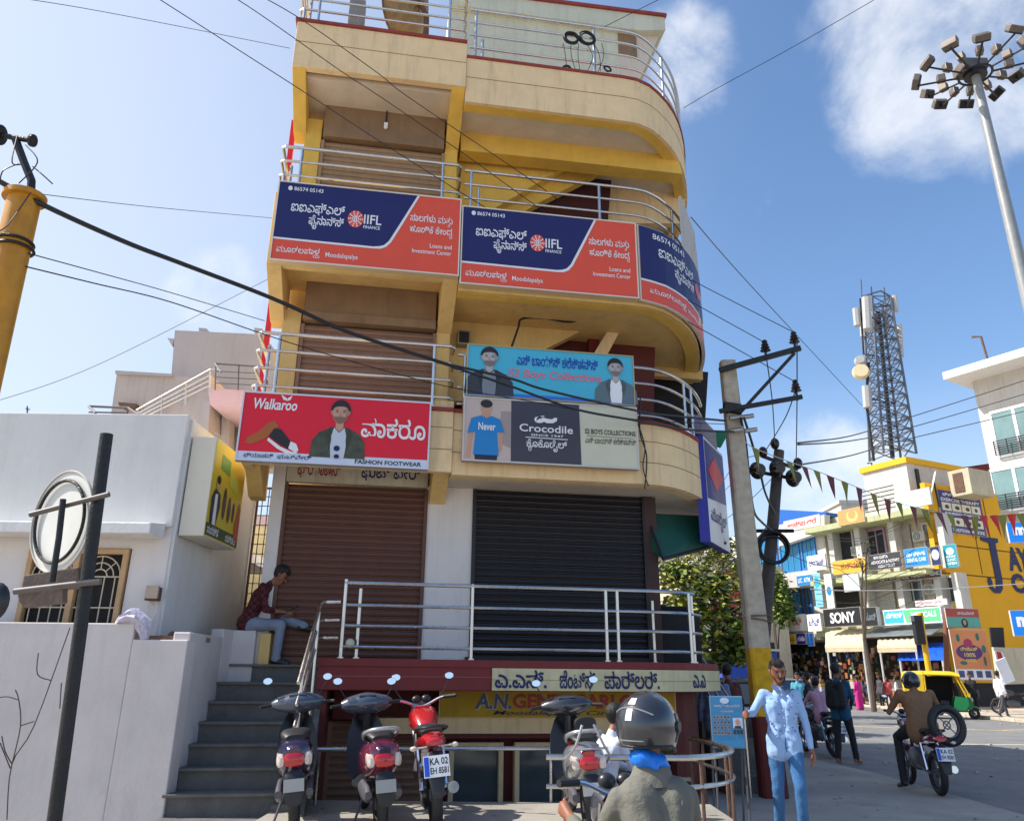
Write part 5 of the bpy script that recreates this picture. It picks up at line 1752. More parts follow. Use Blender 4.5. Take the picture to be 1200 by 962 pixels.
# the white office building beyond, upper right --------------------------------
Kf = Frame((onY(1150, 500, 52).x, 52, 0), -58)
t = Thing('white_office_building', 'white modern office block with a wide roof slab at the right edge', 'building', (5, 0, 0), Kf)
k0 = 0.
zt_ = Kf.px(1144, 446, 0)[1]
t.part('wall', MB().fbox(0, 16, -12, 0, 6, zt_), wsh)
zr = Kf.px(1127, 436, 2)[1]
t.part('roof_slab', MB().fbox(-.9, 17, -13, 2.0, zt_, zt_+.55), pm('roof_white', 236, 236, 236, .8), bevel=.03)
for (yt, yb) in ((486, 536), (554, 600)):
    ul, za = Kf.px(1160, yt, 0)
    _, zb_ = Kf.px(1163, yb, 0)
    ur = ul+9
    mb = MB().fbox(ul, ur, .0, .06, za, za+.2).fbox(ul, ur, .0, .06, zb_-.2, zb_)
    for k in range(7):
        x = ul+(ur-ul)*k/6
        mb.fbox(x-.1, x+.1, .0, .055, zb_, za)
    w_ = t.part('window', mb, white)
    t.part('pane', MB().fbox(ul, ur, -.02, .02, zb_, za), mat('greenish_glass', s2l(120, 150, 150), .1, var=.3, scale=.5, spec=.8), parent=w_)
    mb = MB()
    for k in range(7):
        z = zb_+.15*k
        mb.fbox(ul, ur, .3, .34, z, z+.06)
    for k in range(12):
        x = ul+(ur-ul)*k/11
        mb.fbox(x-.03, x+.03, .25, .3, zb_, zb_+1.0)
    t.part('balcony_railing', mb, darkmetal)
u_, z_ = Kf.px(1158, 418, -1)
solo('roof_lamp_post', 'thin brown post with a lamp head on the white office roof', 'post', MB().tube([(u_, 1, zt_+.5), (u_-.2, 1, z_+1.6), (u_-.8, 1, z_+1.8)], .09, 6), rustm, Kf, (u_, -1, zt_))
t = Thing('maroon_roof_house', 'low house with a maroon tiled roof edge between the shop roof and the white office', 'house', (onY(1140, 560, 60).x, -60, 0), W)
t.part('roof', wprism(MB(), [(1118, 549), (1166, 542), (1172, 558), (1130, 560)], 60, 4), maroon)
t.part('wall', wprism(MB(), [(1120, 558), (1175, 554), (1178, 640), (1120, 640)], 60.5, 3), paley)

# ================================================================== BLUE SHOP BUILDINGS FURTHER LEFT
t = Thing('blue_glass_building', 'blue and white shop building with glass front, left of the cream shop building', 'building', (uL-5, 0, 0), S)
u0 = S.px(888, 680, 0)[0]
ur = S.px(968, 680, 0)[0]
zr = S.px(968, 604, 0)[1]
t.part('wall', MB().fbox(u0-6, ur-.06, -9, -.4, 0, zr), wsh)
a = [S.px(x, y, .3) for x, y in [(913, 615), (966, 603), (966, 622), (913, 640)]]
t.part('roof_parapet', MB().prism([(p[0], -.3, p[1]) for p in a], (0, .5, 0)), wsh)
a = [S.px(x, y, 0) for x, y in [(912, 597), (968, 600), (968, 605), (912, 618)]]
t.part('blue_roof', MB().prism([(p[0], 0, p[1]) for p in a], (0, 6, 0)), pm('blue_sheet_roof', 16, 92, 176, .5, streak=.2))
for (x0, x1, yt, yb, m_) in [(890, 912, 630, 668, tealw), (914, 938, 634, 668, tealw), (939, 957, 630, 664, tealw), (914, 935, 686, 722, tealw), (936, 952, 684, 720, glassm)]:
    w_ = win((x0, yt), (x1, yb), m_, v=-.35, fm=pm('blue_frame', 40, 120, 190), par=t, bars=2)
zb1 = S.px(930, 672, 0)[1]
t.part('balcony_band', MB().fbox(u0-2, ur-.1, -.4, .6, zb1-1.0, zb1), wsh, bevel=.02)
zb2 = S.px(930, 722, 0)[1]
t.part('balcony_band', MB().fbox(u0-2, ur-.1, -.4, 1.0, zb2-1.6, zb2-.1), wsh, bevel=.02)
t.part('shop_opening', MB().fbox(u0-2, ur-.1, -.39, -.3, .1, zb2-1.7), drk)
for i, (nm, lab, xl, xr, yt, yb, v, m_, tx, tm) in enumerate([
    ('red_letter_sign', 'white parapet sign with red letters on the blue roofed building', 918, 962, 611, 624, .35, wsh, 'ಆಸ್ಪತ್ರೆ', 'signal_red'),
    ('white_blue_sign', 'white sign with a blue box at the right end of the glass building', 945, 968, 652, 670, 1.2, white, 'ಬ್ಯಾಂಕ್', 'deep_blue_print'),
    ('blue_grid_sign', 'blue sign with small squares on the glass building', 933, 951, 675, 687, .8, pm('sky_blue_print', 28, 130, 206), 'LIC  ATM', None),
    ('tall_pale_banner', 'tall pale blue banner hanging beside a white one', 952, 963, 672, 712, 1.1, pm('pale_aqua_print', 130, 196, 220), '', None),
    ('tall_white_banner', 'tall white banner with blue print next to the cream shop building', 965, 976, 673, 713, 1.35, white, '', None),
    ('long_white_sign', 'long white sign with red letters over the market stalls', 904, 944, 722, 741, 1.25, wsh, 'ಪ್ರಾವಿಷನ್', 'signal_red'),
    ('lilac_white_sign', 'white sign with blue letters left of the black electronics sign', 945, 962, 720, 740, 1.6, white, 'ಟಿವಿ', 'deep_blue_print'),
    ('grey_box_sign', 'pale grey hanging sign left of the cream shop building', 987, 1007, 674, 694, 1.4, pm('grey_paper', 196, 206, 206), '', None),
    ('red_stall_sign', 'red stall sign leftmost of four under the long white sign', 902, 914, 743, 756, 1.3, pm('stall_red', 206, 50, 50), 'ಹಣ್ಣು', None),
    ('yellow_stall_sign', 'yellow stall sign among four under the long white sign', 920, 932, 743, 755, 1.3, pm('stall_yellow', 240, 200, 30), 'ಮಾವು', 'signal_red'),
    ('purple_stall_sign', 'dark purple stall sign among four under the long white sign', 933, 944, 742, 755, 1.3, pm('stall_purple', 50, 36, 110), 'ಚಹಾ', None),
    ('blue_stall_sign', 'blue stall sign rightmost of four under the long white sign', 945, 953, 742, 757, 1.3, pm('stall_blue', 30, 110, 200), '', None)]):
    b = bset(nm, lab, xl, xr, yt, yb, v, m_)
    if tx:
        b.text('lettering', [(tx, .1, .9, .3, .75)], MC.get(tm, white) if tm else white, 1, .02)
    if nm == 'tall_white_banner':
        b.poly('print_mark', b.ell(.5, .5, .35, .14, 14), pm('sky_blue_print', 28, 130, 206), 0)
    if nm == 'tall_pale_banner':
        b.poly('print_mark', [(.2, .55), (.8, .6), (.7, .85), (.3, .9)], pm('aqua_print', 60, 170, 200), 0)

# red shop behind the tree ---------------------------------------------------
Rf = Frame((onY(862, 700, 52).x, 52, 0), 4)
t = Thing('red_shop_building', 'red fronted shop building half hidden by the tree', 'building', (0, 0, 0), Rf)
a = Rf.px(815, 640, 0)
b_ = Rf.px(898, 640, 0)
t.part('wall', MB().fbox(a[0]-1, b_[0]+1, -8, -.2, 0, Rf.px(860, 662, 0)[1]), paley)
zz0 = Rf.px(860, 790, 0)[1]
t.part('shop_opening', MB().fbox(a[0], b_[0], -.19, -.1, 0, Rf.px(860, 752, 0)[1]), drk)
redf = pm('shop_red', 176, 40, 44, .6)
for (nm, lab, xl, xr, yt, yb, tx) in [('red_mart_sign', 'upper red sign with white letters behind the tree', 838, 886, 668, 700, 'ಹರ್ಷ'), ('red_mart_sign', 'middle red sign with white letters behind the tree', 832, 888, 704, 728, 'ಮಾರ್ಟ್'), ('red_mart_sign', 'lowest red sign with English letters behind the tree', 836, 890, 731, 748, 'NEXT HARSHA')]:
    b = bset(nm, lab, xl, xr, yt, yb, .2, redf, fr=Rf, depth=.3, group='red shop signs behind the tree')
    b.text('lettering', [(tx, .15, .95, .25, .75)], white, 1, .02)
for i, (x0, x1, y, Y, m_) in enumerate([(772, 800, 655, 64, wsh), (790, 830, 648, 80, paley), (822, 850, 655, 60, lilac), (985, 1030, 590, 75, wsh), (880, 905, 690, 66, paley)]):
    t = Thing('distant_house', ['pale house seen between the white post and the tree', 'cream distant house above the small tree', 'grey distant house behind the red shop signs', 'white distant house behind the jewellery sign', 'small cream distant house between the poles'][i], 'house', (onY((x0+x1)/2, y, Y).x, -Y, 0), W)
    p0, p1 = onY(x0, y, Y), onY(x1, y, Y)
    t.part('wall', MB().box(p0.x, p1.x, Y, Y+6, 0, p0.z), m_)
    t.part('roof_edge', MB().box(p0.x-.2, p1.x+.2, Y-.2, Y+6.2, p0.z, p0.z+.3), coping if i == 1 else m_)
    for f_ in range(2):
        for k in range(2):
            x = p0.x+(p1.x-p0.x)*(.25+.45*k)
            z = p0.z-2.2-3*f_
            w_ = t.part('window', MB().box(x-.6, x+.6, Y-.06, Y, z-.7, z+.7), wsh)
            t.part('pane', MB().box(x-.5, x+.5, Y-.08, Y-.06, z-.6, z+.6), glassm, parent=w_)

# market clutter: goods in front of the shops ----------------------------------
random.seed(11)
cols = [pm('goods_orange', 176, 110, 66), pm('goods_red', 130, 56, 50), pm('goods_blue', 56, 80, 120), pm('goods_white', 176, 172, 164), pm('goods_brown', 120, 92, 66), pm('goods_green', 60, 92, 66), pm('goods_yellow', 170, 144, 80)]
cn_ = ['orange', 'red', 'blue', 'white', 'brown', 'green', 'yellow']


def crate(x, y, z, sx, sz, k, lab):
    t = Thing('goods_box', lab, 'box', (x, -y, z), W, 'boxes of goods in front of the shops')
    t.part('box_body', MB().box(x-sx/2, x+sx/2, y-sx/2, y+sx/2, z, z+sz*.86), cols[k], bevel=.015)
    t.part('box_lid', MB().box(x-sx/2-.015, x+sx/2+.015, y-sx/2-.015, y+sx/2+.015, z+sz*.86, z+sz), cols[(k+3) % 7], bevel=.01)


gl = [(936, 'beside the yellow stall sign', 4), (944, 'left of the first awning', 4), (953, 'left of the first awning, by the white jars', 4), (930, 'below the yellow stall sign', 2), (921, 'below the red stall sign', 6), (968, 'under the left end of the first awning', 3), (978, 'under the first awning beside its post', 5), (992, 'under the middle of the first awning', 4), (1003, 'under the right end of the first awning', 1), (1036, 'under the second cream awning', 3), (1046, 'under the second cream awning near its post', 1), (1058, 'left end of the blue tarpaulin stall', 0), (1070, 'middle of the blue tarpaulin stall', 5), (1094, 'right end of the blue tarpaulin stall', 6)]
for i, (px, where, k) in enumerate(gl):
    u_ = S.px(px, 760, 2.6)[0]
    P_ = S.w(u_, 2.4+.3*(i % 3), 0)
    h = random.uniform(.7, 1.1)
    crate(P_.x, P_.y, .1, random.uniform(.6, .9), h, k, '%s box of goods %s' % (cn_[k], where))
    if i % 2 == 0:
        crate(P_.x+.05, P_.y+.05, .1+h, random.uniform(.4, .6), .5, (k+2) % 7, '%s box on the %s one %s' % (cn_[(k+2) % 7], cn_[k], where))
mb = MB()
mbs = [MB() for _ in cols]
for i in range(700):
    u_ = random.uniform(uL-14, -.6)
    z = random.uniform(.6, 3.0)
    q = mbs[i % 7]
    w_ = random.uniform(.03, .14)
    vv = random.random()**2*.9-.25
    q.fbox(u_-w_, u_+w_, vv-.08, vv, z, z+random.uniform(.06, .34))
for q, m_ in zip(mbs, cols):
    o = make('hanging_goods', q, m_)
    o.location = S.o
    o.rotation_euler = (0, 0, S.a)
    o['kind'] = 'stuff'
    o['label'] = 'small goods hanging and shelved inside the open shop fronts'
t = Thing('leaning_board', 'white leaning boards with grey print beside the orange banner', 'board', (onY(1176, 815, 36).x, -36, .1), W)
for i_, p_ in enumerate([[(1165, 762), (1175, 764), (1188, 792), (1174, 796)], [(1166, 775), (1178, 770), (1190, 797), (1178, 802)]]):
    t.part('board_panel', MB().prism([onY(x, y, 36-.4*i_) for x, y in p_], (0, .1, 0)), white)
t.part('print_mark', MB().prism([onY(x, y, 35.95) for x, y in [(1168, 763), (1173, 764), (1176, 772), (1170, 772)]], (0, .02, 0)), redf)
t = Thing('boundary_panel', 'tall pale boundary panel at the right edge beside the leaning boards', 'wall', (onY(1185, 800, 38).x, -38, .1), W)
t.part('panel', MB().prism([onY(x, y, 38) for x, y in [(1164, 758), (1230, 760), (1235, 800), (1170, 802)]], (0, .15, 0)), paley)
t.part('gate_leaf', MB().prism([onY(x, y, 38.5) for x, y in [(1160, 735), (1176, 735), (1178, 760), (1163, 760)]], (0, .1, 0)), drk)

# telecom tower -----------------------------------------------------------------
tw = Thing('telecom_tower', 'grey steel lattice telecom tower with white panel antennas on the shop roof', 'tower', (onY(1050, 532, 55).x, -55, onY(1050, 532, 55).z), W)
galv = mat('galvanised_steel', (.16, .165, .18), .5, .6, var=.2)
tb_, tt_ = onY(1046, 536, 55), onY(1028, 352, 55)
ht = tt_.z-tb_.z
axd = tt_-tb_
mb = MB()
lg = []
for (sx, sy) in ((-1, -1), (1, -1), (1, 1), (-1, 1)):
    lg.append(lambda k, sx=sx, sy=sy: tb_+axd*k+Vector((sx*(1.15-.45*k), sy*(1.15-.45*k), 0)))
for f_ in lg:
    tw.part('leg', MB().tube([f_(0), f_(1)], .09, 6), galv)
n_ = 14
for i in range(n_):
    for j in range(4):
        a, c_ = lg[j], lg[(j+1) % 4]
        k0_, k1_ = i/n_, (i+1)/n_
        mb.tube([a(k0_), c_(k1_)], .045, 4, False).tube([c_(k0_), a(k1_)], .045, 4, False).tube([a(k1_), c_(k1_)], .045, 4, False)
o = tw.part('lattice_bracing', mb, galv)
o['kind'] = 'stuff'
tw.part('cable_ladder', MB().tube([tb_, tb_+axd*.92], .16, 6), darkmetal)
apm = pm('antenna_white', 172, 172, 168, .5)
for (x, y0, y1, dY, w_) in [(1003, 362, 382, -1.2, .34), (1015, 349, 386, -1.6, .42), (1048, 347, 365, -.6, .26), (1054, 381, 418, .5, .26), (1015, 453, 478, -1.2, .40), (1024, 365, 390, 1, .3), (1037, 362, 388, 1.0, .3), (1010, 370, 395, .8, .3)]:
    a, c_ = onY(x, y0, 55+dY), onY(x+2, y1, 55+dY)
    tw.part('panel_antenna', MB().tube([a, c_], w_*.8, 8), apm, smooth=True)
    tw.part('antenna_bracket', MB().tube([(a+c_)/2, tb_+axd*(((a+c_)/2).z-tb_.z)/ht], .06, 5), darkmetal)
e = onY(1009, 435, 54)
tw.part('drum_antenna', MB().disc(e, .62, (-.4, -1, .1), .4, 20, .5), pm('drum_cream', 216, 200, 160, .6), smooth=True)
e = onY(1008, 422, 54)
tw.part('drum_antenna', MB().disc(e, .42, (-.4, -1, .1), .4, 20, .3), apm, smooth=True)
tw.part('side_mast', MB().tube([onY(1024, 540, 54), onY(1015, 470, 54), onY(1018, 425, 54)], .1, 6).tube([onY(1008, 350, 54), onY(1012, 415, 54), onY(1030, 418, 54.5)], .07, 6), darkmetal)
tw.part('top_frame', MB().tube([onY(1010, 348, 55), onY(1032, 341, 55), onY(1048, 350, 55)], .07, 5).tube([onY(1009, 328, 55), onY(1010, 350, 55)], .05, 5).tube([onY(1021, 336, 55), onY(1022, 350, 55)], .06, 5).tube([onY(1036, 337, 55), onY(1037, 352, 55)], .06, 5), galv)

# high mast lamp ------------------------------------------------------------------
Ym = 18.
ta = onY(1143, 88, Ym)
tb2 = onY(1200, 330, Ym)
dd = (tb2-ta).normalized()
bs_ = ta+dd*(ta.z/-dd.z)
t = Thing('high_mast_light', 'tall grey high mast light with a ring of floodlights at upper right', 'street light', (bs_.x, -Ym, 0), W)
mstm = mat('grey_mast_paint', s2l(150, 152, 150), .45, .2, var=.12)
t.part('mast', MB().tube([bs_, ta], [.22, .115], 20), mstm, smooth=True)
fl = mat('floodlight_housing', s2l(120, 110, 100), .5, .4, var=.25)
fd = mat('floodlight_glass_dark', (.02, .018, .018), .3, var=.1)
up = -dd
aa = up.orthogonal().normalized()
t.part('hub_ring', MB().ring(ta, .42, .035, up, 24, 6).disc(ta, .3, up, .12), darkmetal)
t.part('control_box', MB().box(ta.x-.45, ta.x+.25, Ym-.3, Ym+.3, ta.z+.05, ta.z+.35), fl, bevel=.03)
n_ = 12
for k in range(n_):
    a = 2*math.pi*(k+.3)/n_
    d_ = Vector((math.cos(a), math.sin(a), .0))
    d_ = d_-up*d_.dot(up)
    R1_ = 1.5*random.uniform(.86, 1.05)
    tip = ta+d_*R1_+up*(.05)
    t.part('arm', MB().tube([ta+d_*.4, tip], .03, 6), darkmetal)
    M_ = Matrix.Translation(tip+up*.14) @ d_.to_track_quat('X', 'Z').to_matrix().to_4x4() @ Matrix.Rotation(R(random.uniform(10, 75)), 4, 'Y') @ Matrix.Rotation(R(random.uniform(-25, 25)), 4, 'Z')
    o = t.part('floodlight', MB().mbox(M_, .26, .40, .18), fl, bevel=.02)
    t.part('lamp_glass', MB().mbox(M_ @ Matrix.Translation((.02, 0, -.105)), .22, .36, .03), fd, parent=o)
    t.part('gear_box', MB().mbox(Matrix.Translation(ta+d_*.85+up*.12) @ Matrix.Rotation(a, 4, 'Z'), .22, .18, .22), fl, parent=o, bevel=.02)
# ================================================================== PEOPLE
def cap_mb(mb, a, b, ra, rb, n=10):
    a, b = Vector(a), Vector(b)
    d = b-a
    if d.length < 1e-5:
        d = Vector((0, 0, 1e-4))
    L = d.length
    d = d/L
    path, rs = [], []
    for k in range(5):
        t = -math.pi/2+math.pi/2*k/4
        path.append(a+d*(ra*math.sin(t)))
        rs.append(max(ra*math.cos(t), 1e-3))
    for k in range(5):
        t = math.pi/2*k/4
        path.append(b+d*(rb*math.sin(t)))
        rs.append(max(rb*math.cos(t), 1e-3))
    return mb.tube(path, rs, n)


def fuse(name, prims, mats, t, vox, parent=None, smooth_it=6, extra=None, disp=0.):
    """prims: (a, b, ra, rb, material index[, flatten]) -> one continuous remeshed skin; materials by nearest primitive"""
    mb = MB()
    for p in prims:
        cap_mb(mb, p[0], p[1], p[2], p[3])
    o = make('tmp', mb, mats[0])
    m = o.modifiers.new('r', 'REMESH')
    m.mode = 'VOXEL'
    m.voxel_size = vox
    s_ = o.modifiers.new('s', 'SMOOTH')
    s_.iterations = smooth_it
    s_.factor = .5
    dg = bpy.context.evaluated_depsgraph_get()
    me = bpy.data.meshes.new_from_object(o.evaluated_get(dg))
    bpy.data.objects.remove(o)
    vs = [v.co.copy() for v in me.vertices]
    fs = [tuple(p.vertices) for p in me.polygons]
    bpy.data.meshes.remove(me)
    import numpy as np
    V = np.array([tuple(v) for v in vs])
    Cn = np.array([V[list(f)].mean(0) for f in fs])
    best = np.full(len(Cn), 1e9)
    idx = np.zeros(len(Cn), int)
    for p in prims:
        a, b = np.array(tuple(p[0])), np.array(tuple(p[1]))
        d = b-a
        L = max((d*d).sum(), 1e-9)
        t_ = np.clip(((Cn-a)@d)/L, 0, 1)
        dist = np.linalg.norm(Cn-(a+t_[:, None]*d), axis=1)-(p[2]+(p[3]-p[2])*t_)
        w = dist < best
        best[w] = dist[w]
        idx[w] = p[4]
    if disp:
        rn = np.sin(V[:, 2]*38+V[:, 0]*21)*np.sin(V[:, 0]*33+V[:, 1]*27+V[:, 2]*9)
        bm_ = V.mean(0)
        dirs = V-bm_
        dirs[:, 2] *= .2
        dirs /= np.linalg.norm(dirs, axis=1)[:, None]+1e-6
        V = V+dirs*(rn*disp)[:, None]
        vs = [tuple(v) for v in V]
    mb = MB()
    mb.v = [tuple(v) for v in vs]
    mb.f = fs
    mb.m = [int(i) for i in idx]
    if extra:
        for p in extra:
            mb.k = p[4]
            cap_mb(mb, p[0], p[1], p[2], p[3], 8)
    return t.part(name, mb, mats, parent=parent, smooth=True, recalc=False)


skb = mat('brown_skin', s2l(140, 90, 66), .55, var=.08, scale=9)
hairm = mat('black_hair', (.012, .010, .010), .6, var=.3, scale=30, bump=.6, bscale=60)
DEF = dict(pelvis=(0, 0, .95), chest=(0, .0, 1.28), neck=(0, -.01, 1.46), head=(0, .02, 1.62),
           hipL=(-.09, 0, .90), hipR=(.09, 0, .90), kneeL=(-.10, .02, .49), kneeR=(.10, .02, .49), ankL=(-.10, -.02, .09), ankR=(.10, -.02, .09),
           toeL=(-.12, .15, .035), toeR=(.12, .15, .035), shL=(-.175, 0, 1.40), shR=(.175, 0, 1.40), elL=(-.23, -.02, 1.12), elR=(.23, -.02, 1.12),
           wrL=(-.24, .06, .87), wrR=(.24, .06, .87))


def person(label, base, face, h, shirt, trousers, joints={}, look=0., nod=0., vox=.014, sleeve='long', hair='short', shoes=None, group=None, helmet=None, fat=1., skirt=False, skinm=None, beard=False, curl=True, baldc=None, shirttail=.12):
    """face = heading in degrees (0 looks to +Y, away from the camera; 180 looks at it)"""
    J_ = dict(DEF)
    J_.update(joints)
    k = h/1.72
    J_ = {a: Vector(b)*k for a, b in J_.items()}
    t = Thing('person', label, 'person', (base[0], -base[1], base[2]), W, group, local=True, rot=R(face))
    sk = skinm or skb
    mats = [shirt, trousers, sk, shoes or blackpl]
    P = []
    pe, ch, ne, he = J_['pelvis'], J_['chest'], J_['neck'], J_['head']
    ax = (J_['shR']-J_['shL']).normalized()
    up = (ne-pe).normalized()
    f = fat
    wa = pe.lerp(ch, .45)
    for s_ in (-1, 1):
        P.append((pe+ax*s_*.065*k-up*.0, wa+ax*s_*.055*k, .115*k*f, .10*k*f, 0))
        P.append((wa+ax*s_*.055*k, ch+ax*s_*.075*k, .10*k*f, .112*k*f, 0))
        P.append((ch+ax*s_*.072*k, J_['sh'+'LR'[s_ > 0]]-ax*s_*.035*k-up*.005*k, .098*k*f, .050*k, 0))
        if shirttail:
            P.append((pe+ax*s_*.07*k, pe+ax*s_*.075*k-up*shirttail*k, .118*k*f, .118*k*f, 0))
    P.append((ne-up*.06*k, ne, .075*k, .058*k, 0))
    P.append((pe-up*.02*k, pe-up*.08*k, .10*k, .10*k, 1))
    for s_ in 'LR':
        a, b_, c_ = J_['hip'+s_], J_['knee'+s_], J_['ank'+s_]
        if skirt:
            P.append((a, b_, .12*k*f, .13*k, 1))
            P.append((b_, c_, .13*k, .12*k, 1))
        else:
            P.append((a, b_, .098*k*f, .066*k, 1))
            P.append((b_, c_, .066*k, .056*k, 1))
        P.append((c_+Vector((0, 0, -.03*k)), J_['toe'+s_], .042*k, .036*k, 3))
        P.append((c_+Vector((0, 0, -.03*k)), c_+Vector((0, 0, -.045*k))-(J_['toe'+s_]-c_).normalized()*.04*k, .040*k, .038*k, 3))
        a, b_, c_ = J_['sh'+s_], J_['el'+s_], J_['wr'+s_]
        P.append((a, b_, .053*k*f, .043*k, 0))
        if sleeve == 'long':
            m_ = b_.lerp(c_, .86)
            P.append((b_, m_, .042*k, .036*k, 0))
            P.append((m_, c_, .030*k, .026*k, 2))
        elif sleeve == 'rolled':
            m_ = b_.lerp(c_, .35)
            P.append((b_, m_, .048*k, .044*k, 0))
            P.append((m_, c_, .036*k, .026*k, 2))
        else:
            P[-1] = (a, a.lerp(b_, .75), .065*k*f, .06*k, 0)
            P.append((a.lerp(b_, .7), b_, .042*k, .038*k, 2))
            P.append((b_, c_, .038*k, .026*k, 2))
    # head: turned about the neck
    M_ = Matrix.Rotation(R(look), 4, 'Z') @ Matrix.Rotation(R(nod), 4, 'X')
    hc = he
    H_ = lambda x, y, z: hc + (M_ @ Vector((x, y, z)))*k
    P.append((ne-up*.02*k, H_(0, -.01, -.05), .052*k, .050*k, 2))
    P.append((H_(0, .0, .045), H_(0, .012, -.01), .083*k, .078*k, 2))
    P.append((H_(0, .03, -.02), H_(0, .055, -.085), .060*k, .035*k, 2))
    ex = []
    ex.append((H_(0, .088, .0), H_(0, .108, -.028), .011*k, .015*k, 2))      # nose
    for s_ in (-1, 1):
        ex.append((H_(s_*.083, -.005, .015), H_(s_*.080, .0, -.02), .016*k, .010*k, 2))
    # hands: palm and five fingers
    for s_ in 'LR':
        sg = -1 if s_ == 'L' else 1
        w_, e_ = J_['wr'+s_], J_['el'+s_]
        d = (w_-e_).normalized()
        side = d.cross(Vector((sg*.9, .1, .2))).normalized()
        nrm = side.cross(d).normalized()
        if nrm.dot(Vector((sg, 0, 0))) < 0:
            nrm = -nrm
        inn = -nrm
        pc = w_+d*.05*k
        P.append((w_, pc+d*.03*k+side*.012*k, .027*k, .030*k, 2))
        P.append((w_+d*.02*k, pc+d*.03*k-side*.014*k, .026*k, .028*k, 2))
        for i in range(4):
            o_ = side*((i-1.5)*.0185*k)
            l_ = [.068, .078, .072, .055][i]*k
            cu = (.45+.12*i) if curl else .1
            a0 = pc+d*.035*k+o_
            a1 = a0+(d+inn*cu*.5).normalized()*l_*.5
            a2 = a1+(d*.8+inn*cu*1.5).normalized()*l_*.5
            ex.append((a0, a1, .0095*k, .0088*k, 2))
            ex.append((a1, a2, .0088*k, .0075*k, 2))
        th = side if side.y > 0 else -side
        a0 = w_+d*.025*k+th*.02*k
        a1 = a0+(d*.7+th*.8+inn*.2).normalized()*.035*k
        a2 = a1+(d+inn*.5).normalized()*.03*k
        ex.append((a0, a1, .013*k, .011*k, 2))
        ex.append((a1, a2, .011*k, .009*k, 2))
    body = fuse('body', P, mats, t, vox, extra=ex, disp=.004 if vox < .02 else 0)
    if helmet is None and hair:
        hp = [(H_(0, -.028, .055), H_(0, -.02, .02), .092*k, .086*k, 0), (H_(0, .03, .085), H_(0, -.02, .085), .062*k, .07*k, 0),
              (H_(-.03, .045, .095), H_(.03, .05, .095), .035*k, .035*k, 0)]
        for s_ in (-1, 1):
            hp.append((H_(s_*.06, .0, .05), H_(s_*.066, .005, .02), .03*k, .018*k, 0))
        if hair == 'long':
            hp.append((H_(0, -.06, .0), H_(0, -.07, -.20), .06*k, .03*k, 0))
        if hair == 'bald':
            hp = [(H_(-.07, -.03, .0), H_(.07, -.03, .0), .035*k, .035*k, 0), (H_(-.05, -.06, .0), H_(.05, -.06, .0), .04*k, .04*k, 0)]
        fuse('hair', hp, [hairm if baldc is None else baldc], t, max(.010, vox*.8), smooth_it=3)
    # face: eyes, brows, mouth, moustache
    fm = MB()
    for s_ in (-1, 1):
        fm.ball(H_(s_*.032, .078, .008), .0125*k, .008*k, .008*k, 8)
        fm.tube([H_(s_*.016, .086, .024), H_(s_*.050, .076, .026)], .0035*k, 5)
    fm.tube([H_(-.022, .098, -.058), H_(0, .103, -.056), H_(.022, .098, -.058)], .004*k, 5)
    if beard:
        bd = MB().tube([H_(-.03, .094, -.048), H_(0, .104, -.042), H_(.03, .094, -.048)], .006*k, 6)
        bd.tube([H_(-.066, .03, -.03), H_(-.05, .062, -.075), H_(-.025, .082, -.105), H_(0, .088, -.112), H_(.025, .082, -.105), H_(.05, .062, -.075), H_(.066, .03, -.03)], .010*k, 6)
        t.part('beard', bd, mat('stubble_brown', s2l(62, 42, 34), .8), smooth=True)
    t.part('face_features', fm, hairm)
    t.J, t.H, t.k = J_, H_, k
    return t


blue_sh = mat('light_blue_print_shirt', s2l(150, 182, 222), .8, var=.1, scale=5, bump=.5, bscale=18)
jean = mat('blue_jeans', s2l(62, 110, 158), .85, var=.2, scale=6, bump=.3)
paleje = mat('pale_grey_jeans', s2l(128, 138, 156), .85, var=.2, scale=6, bump=.3)
blackcl = mat('black_cloth', (.018, .018, .021), .85, var=.2, scale=6, bump=.3)
g = onY(910, 779, 9.1)
blueman = person('man in a light blue printed shirt walking with one arm held out by the pole', (g.x, 9.1, 0), 172, 1.68, blue_sh, jean,
                 dict(elR=(.31, .04, 1.20), wrR=(.40, .26, 1.20), elL=(-.25, -.02, 1.10), wrL=(-.27, .03, .84), kneeL=(-.10, .12, .50), ankL=(-.11, .02, .11), toeL=(-.12, .18, .05), kneeR=(.10, -.02, .49), ankR=(.10, -.16, .12), toeR=(.11, -.02, .04)),
                 look=6, nod=-8, vox=.011, beard=True, shoes=mat('brown_shoes', s2l(90, 60, 44), .6))
# little printed motifs and collar on his shirt
random.seed(3)
mb = MB()
for i in range(46):
    a = random.uniform(-1.25, 1.25)
    z = random.uniform(.86, 1.36)
    rr_ = (.175 if z < 1.25 else .185)
    c_ = Vector((math.sin(a)*rr_*1.02, math.cos(a)*(.118), z))
    mb.ball(c_, .010, .007, .006, 6, Matrix.Rotation(-a*.8, 3, 'Z') @ Matrix.Rotation(random.uniform(-1, 1), 3, 'Y'))
blueman.part('printed_motifs', mb, pm('motif_navy', 84, 100, 158, .8))
mb = MB()
for s_ in (-1, 1):
    mb.prism([(s_*.012, .085, 1.425), (s_*.075, .03, 1.475), (s_*.085, .045, 1.43), (s_*.045, .105, 1.385)], (0, .006, 0))
blueman.part('collar', mb, mat('navy_collar', s2l(60, 74, 120), .8))
mb = MB()
for k_ in range(6):
    mb.ball((0, .122, 1.36-.075*k_), .006, n=6)
blueman.part('button', mb, white)

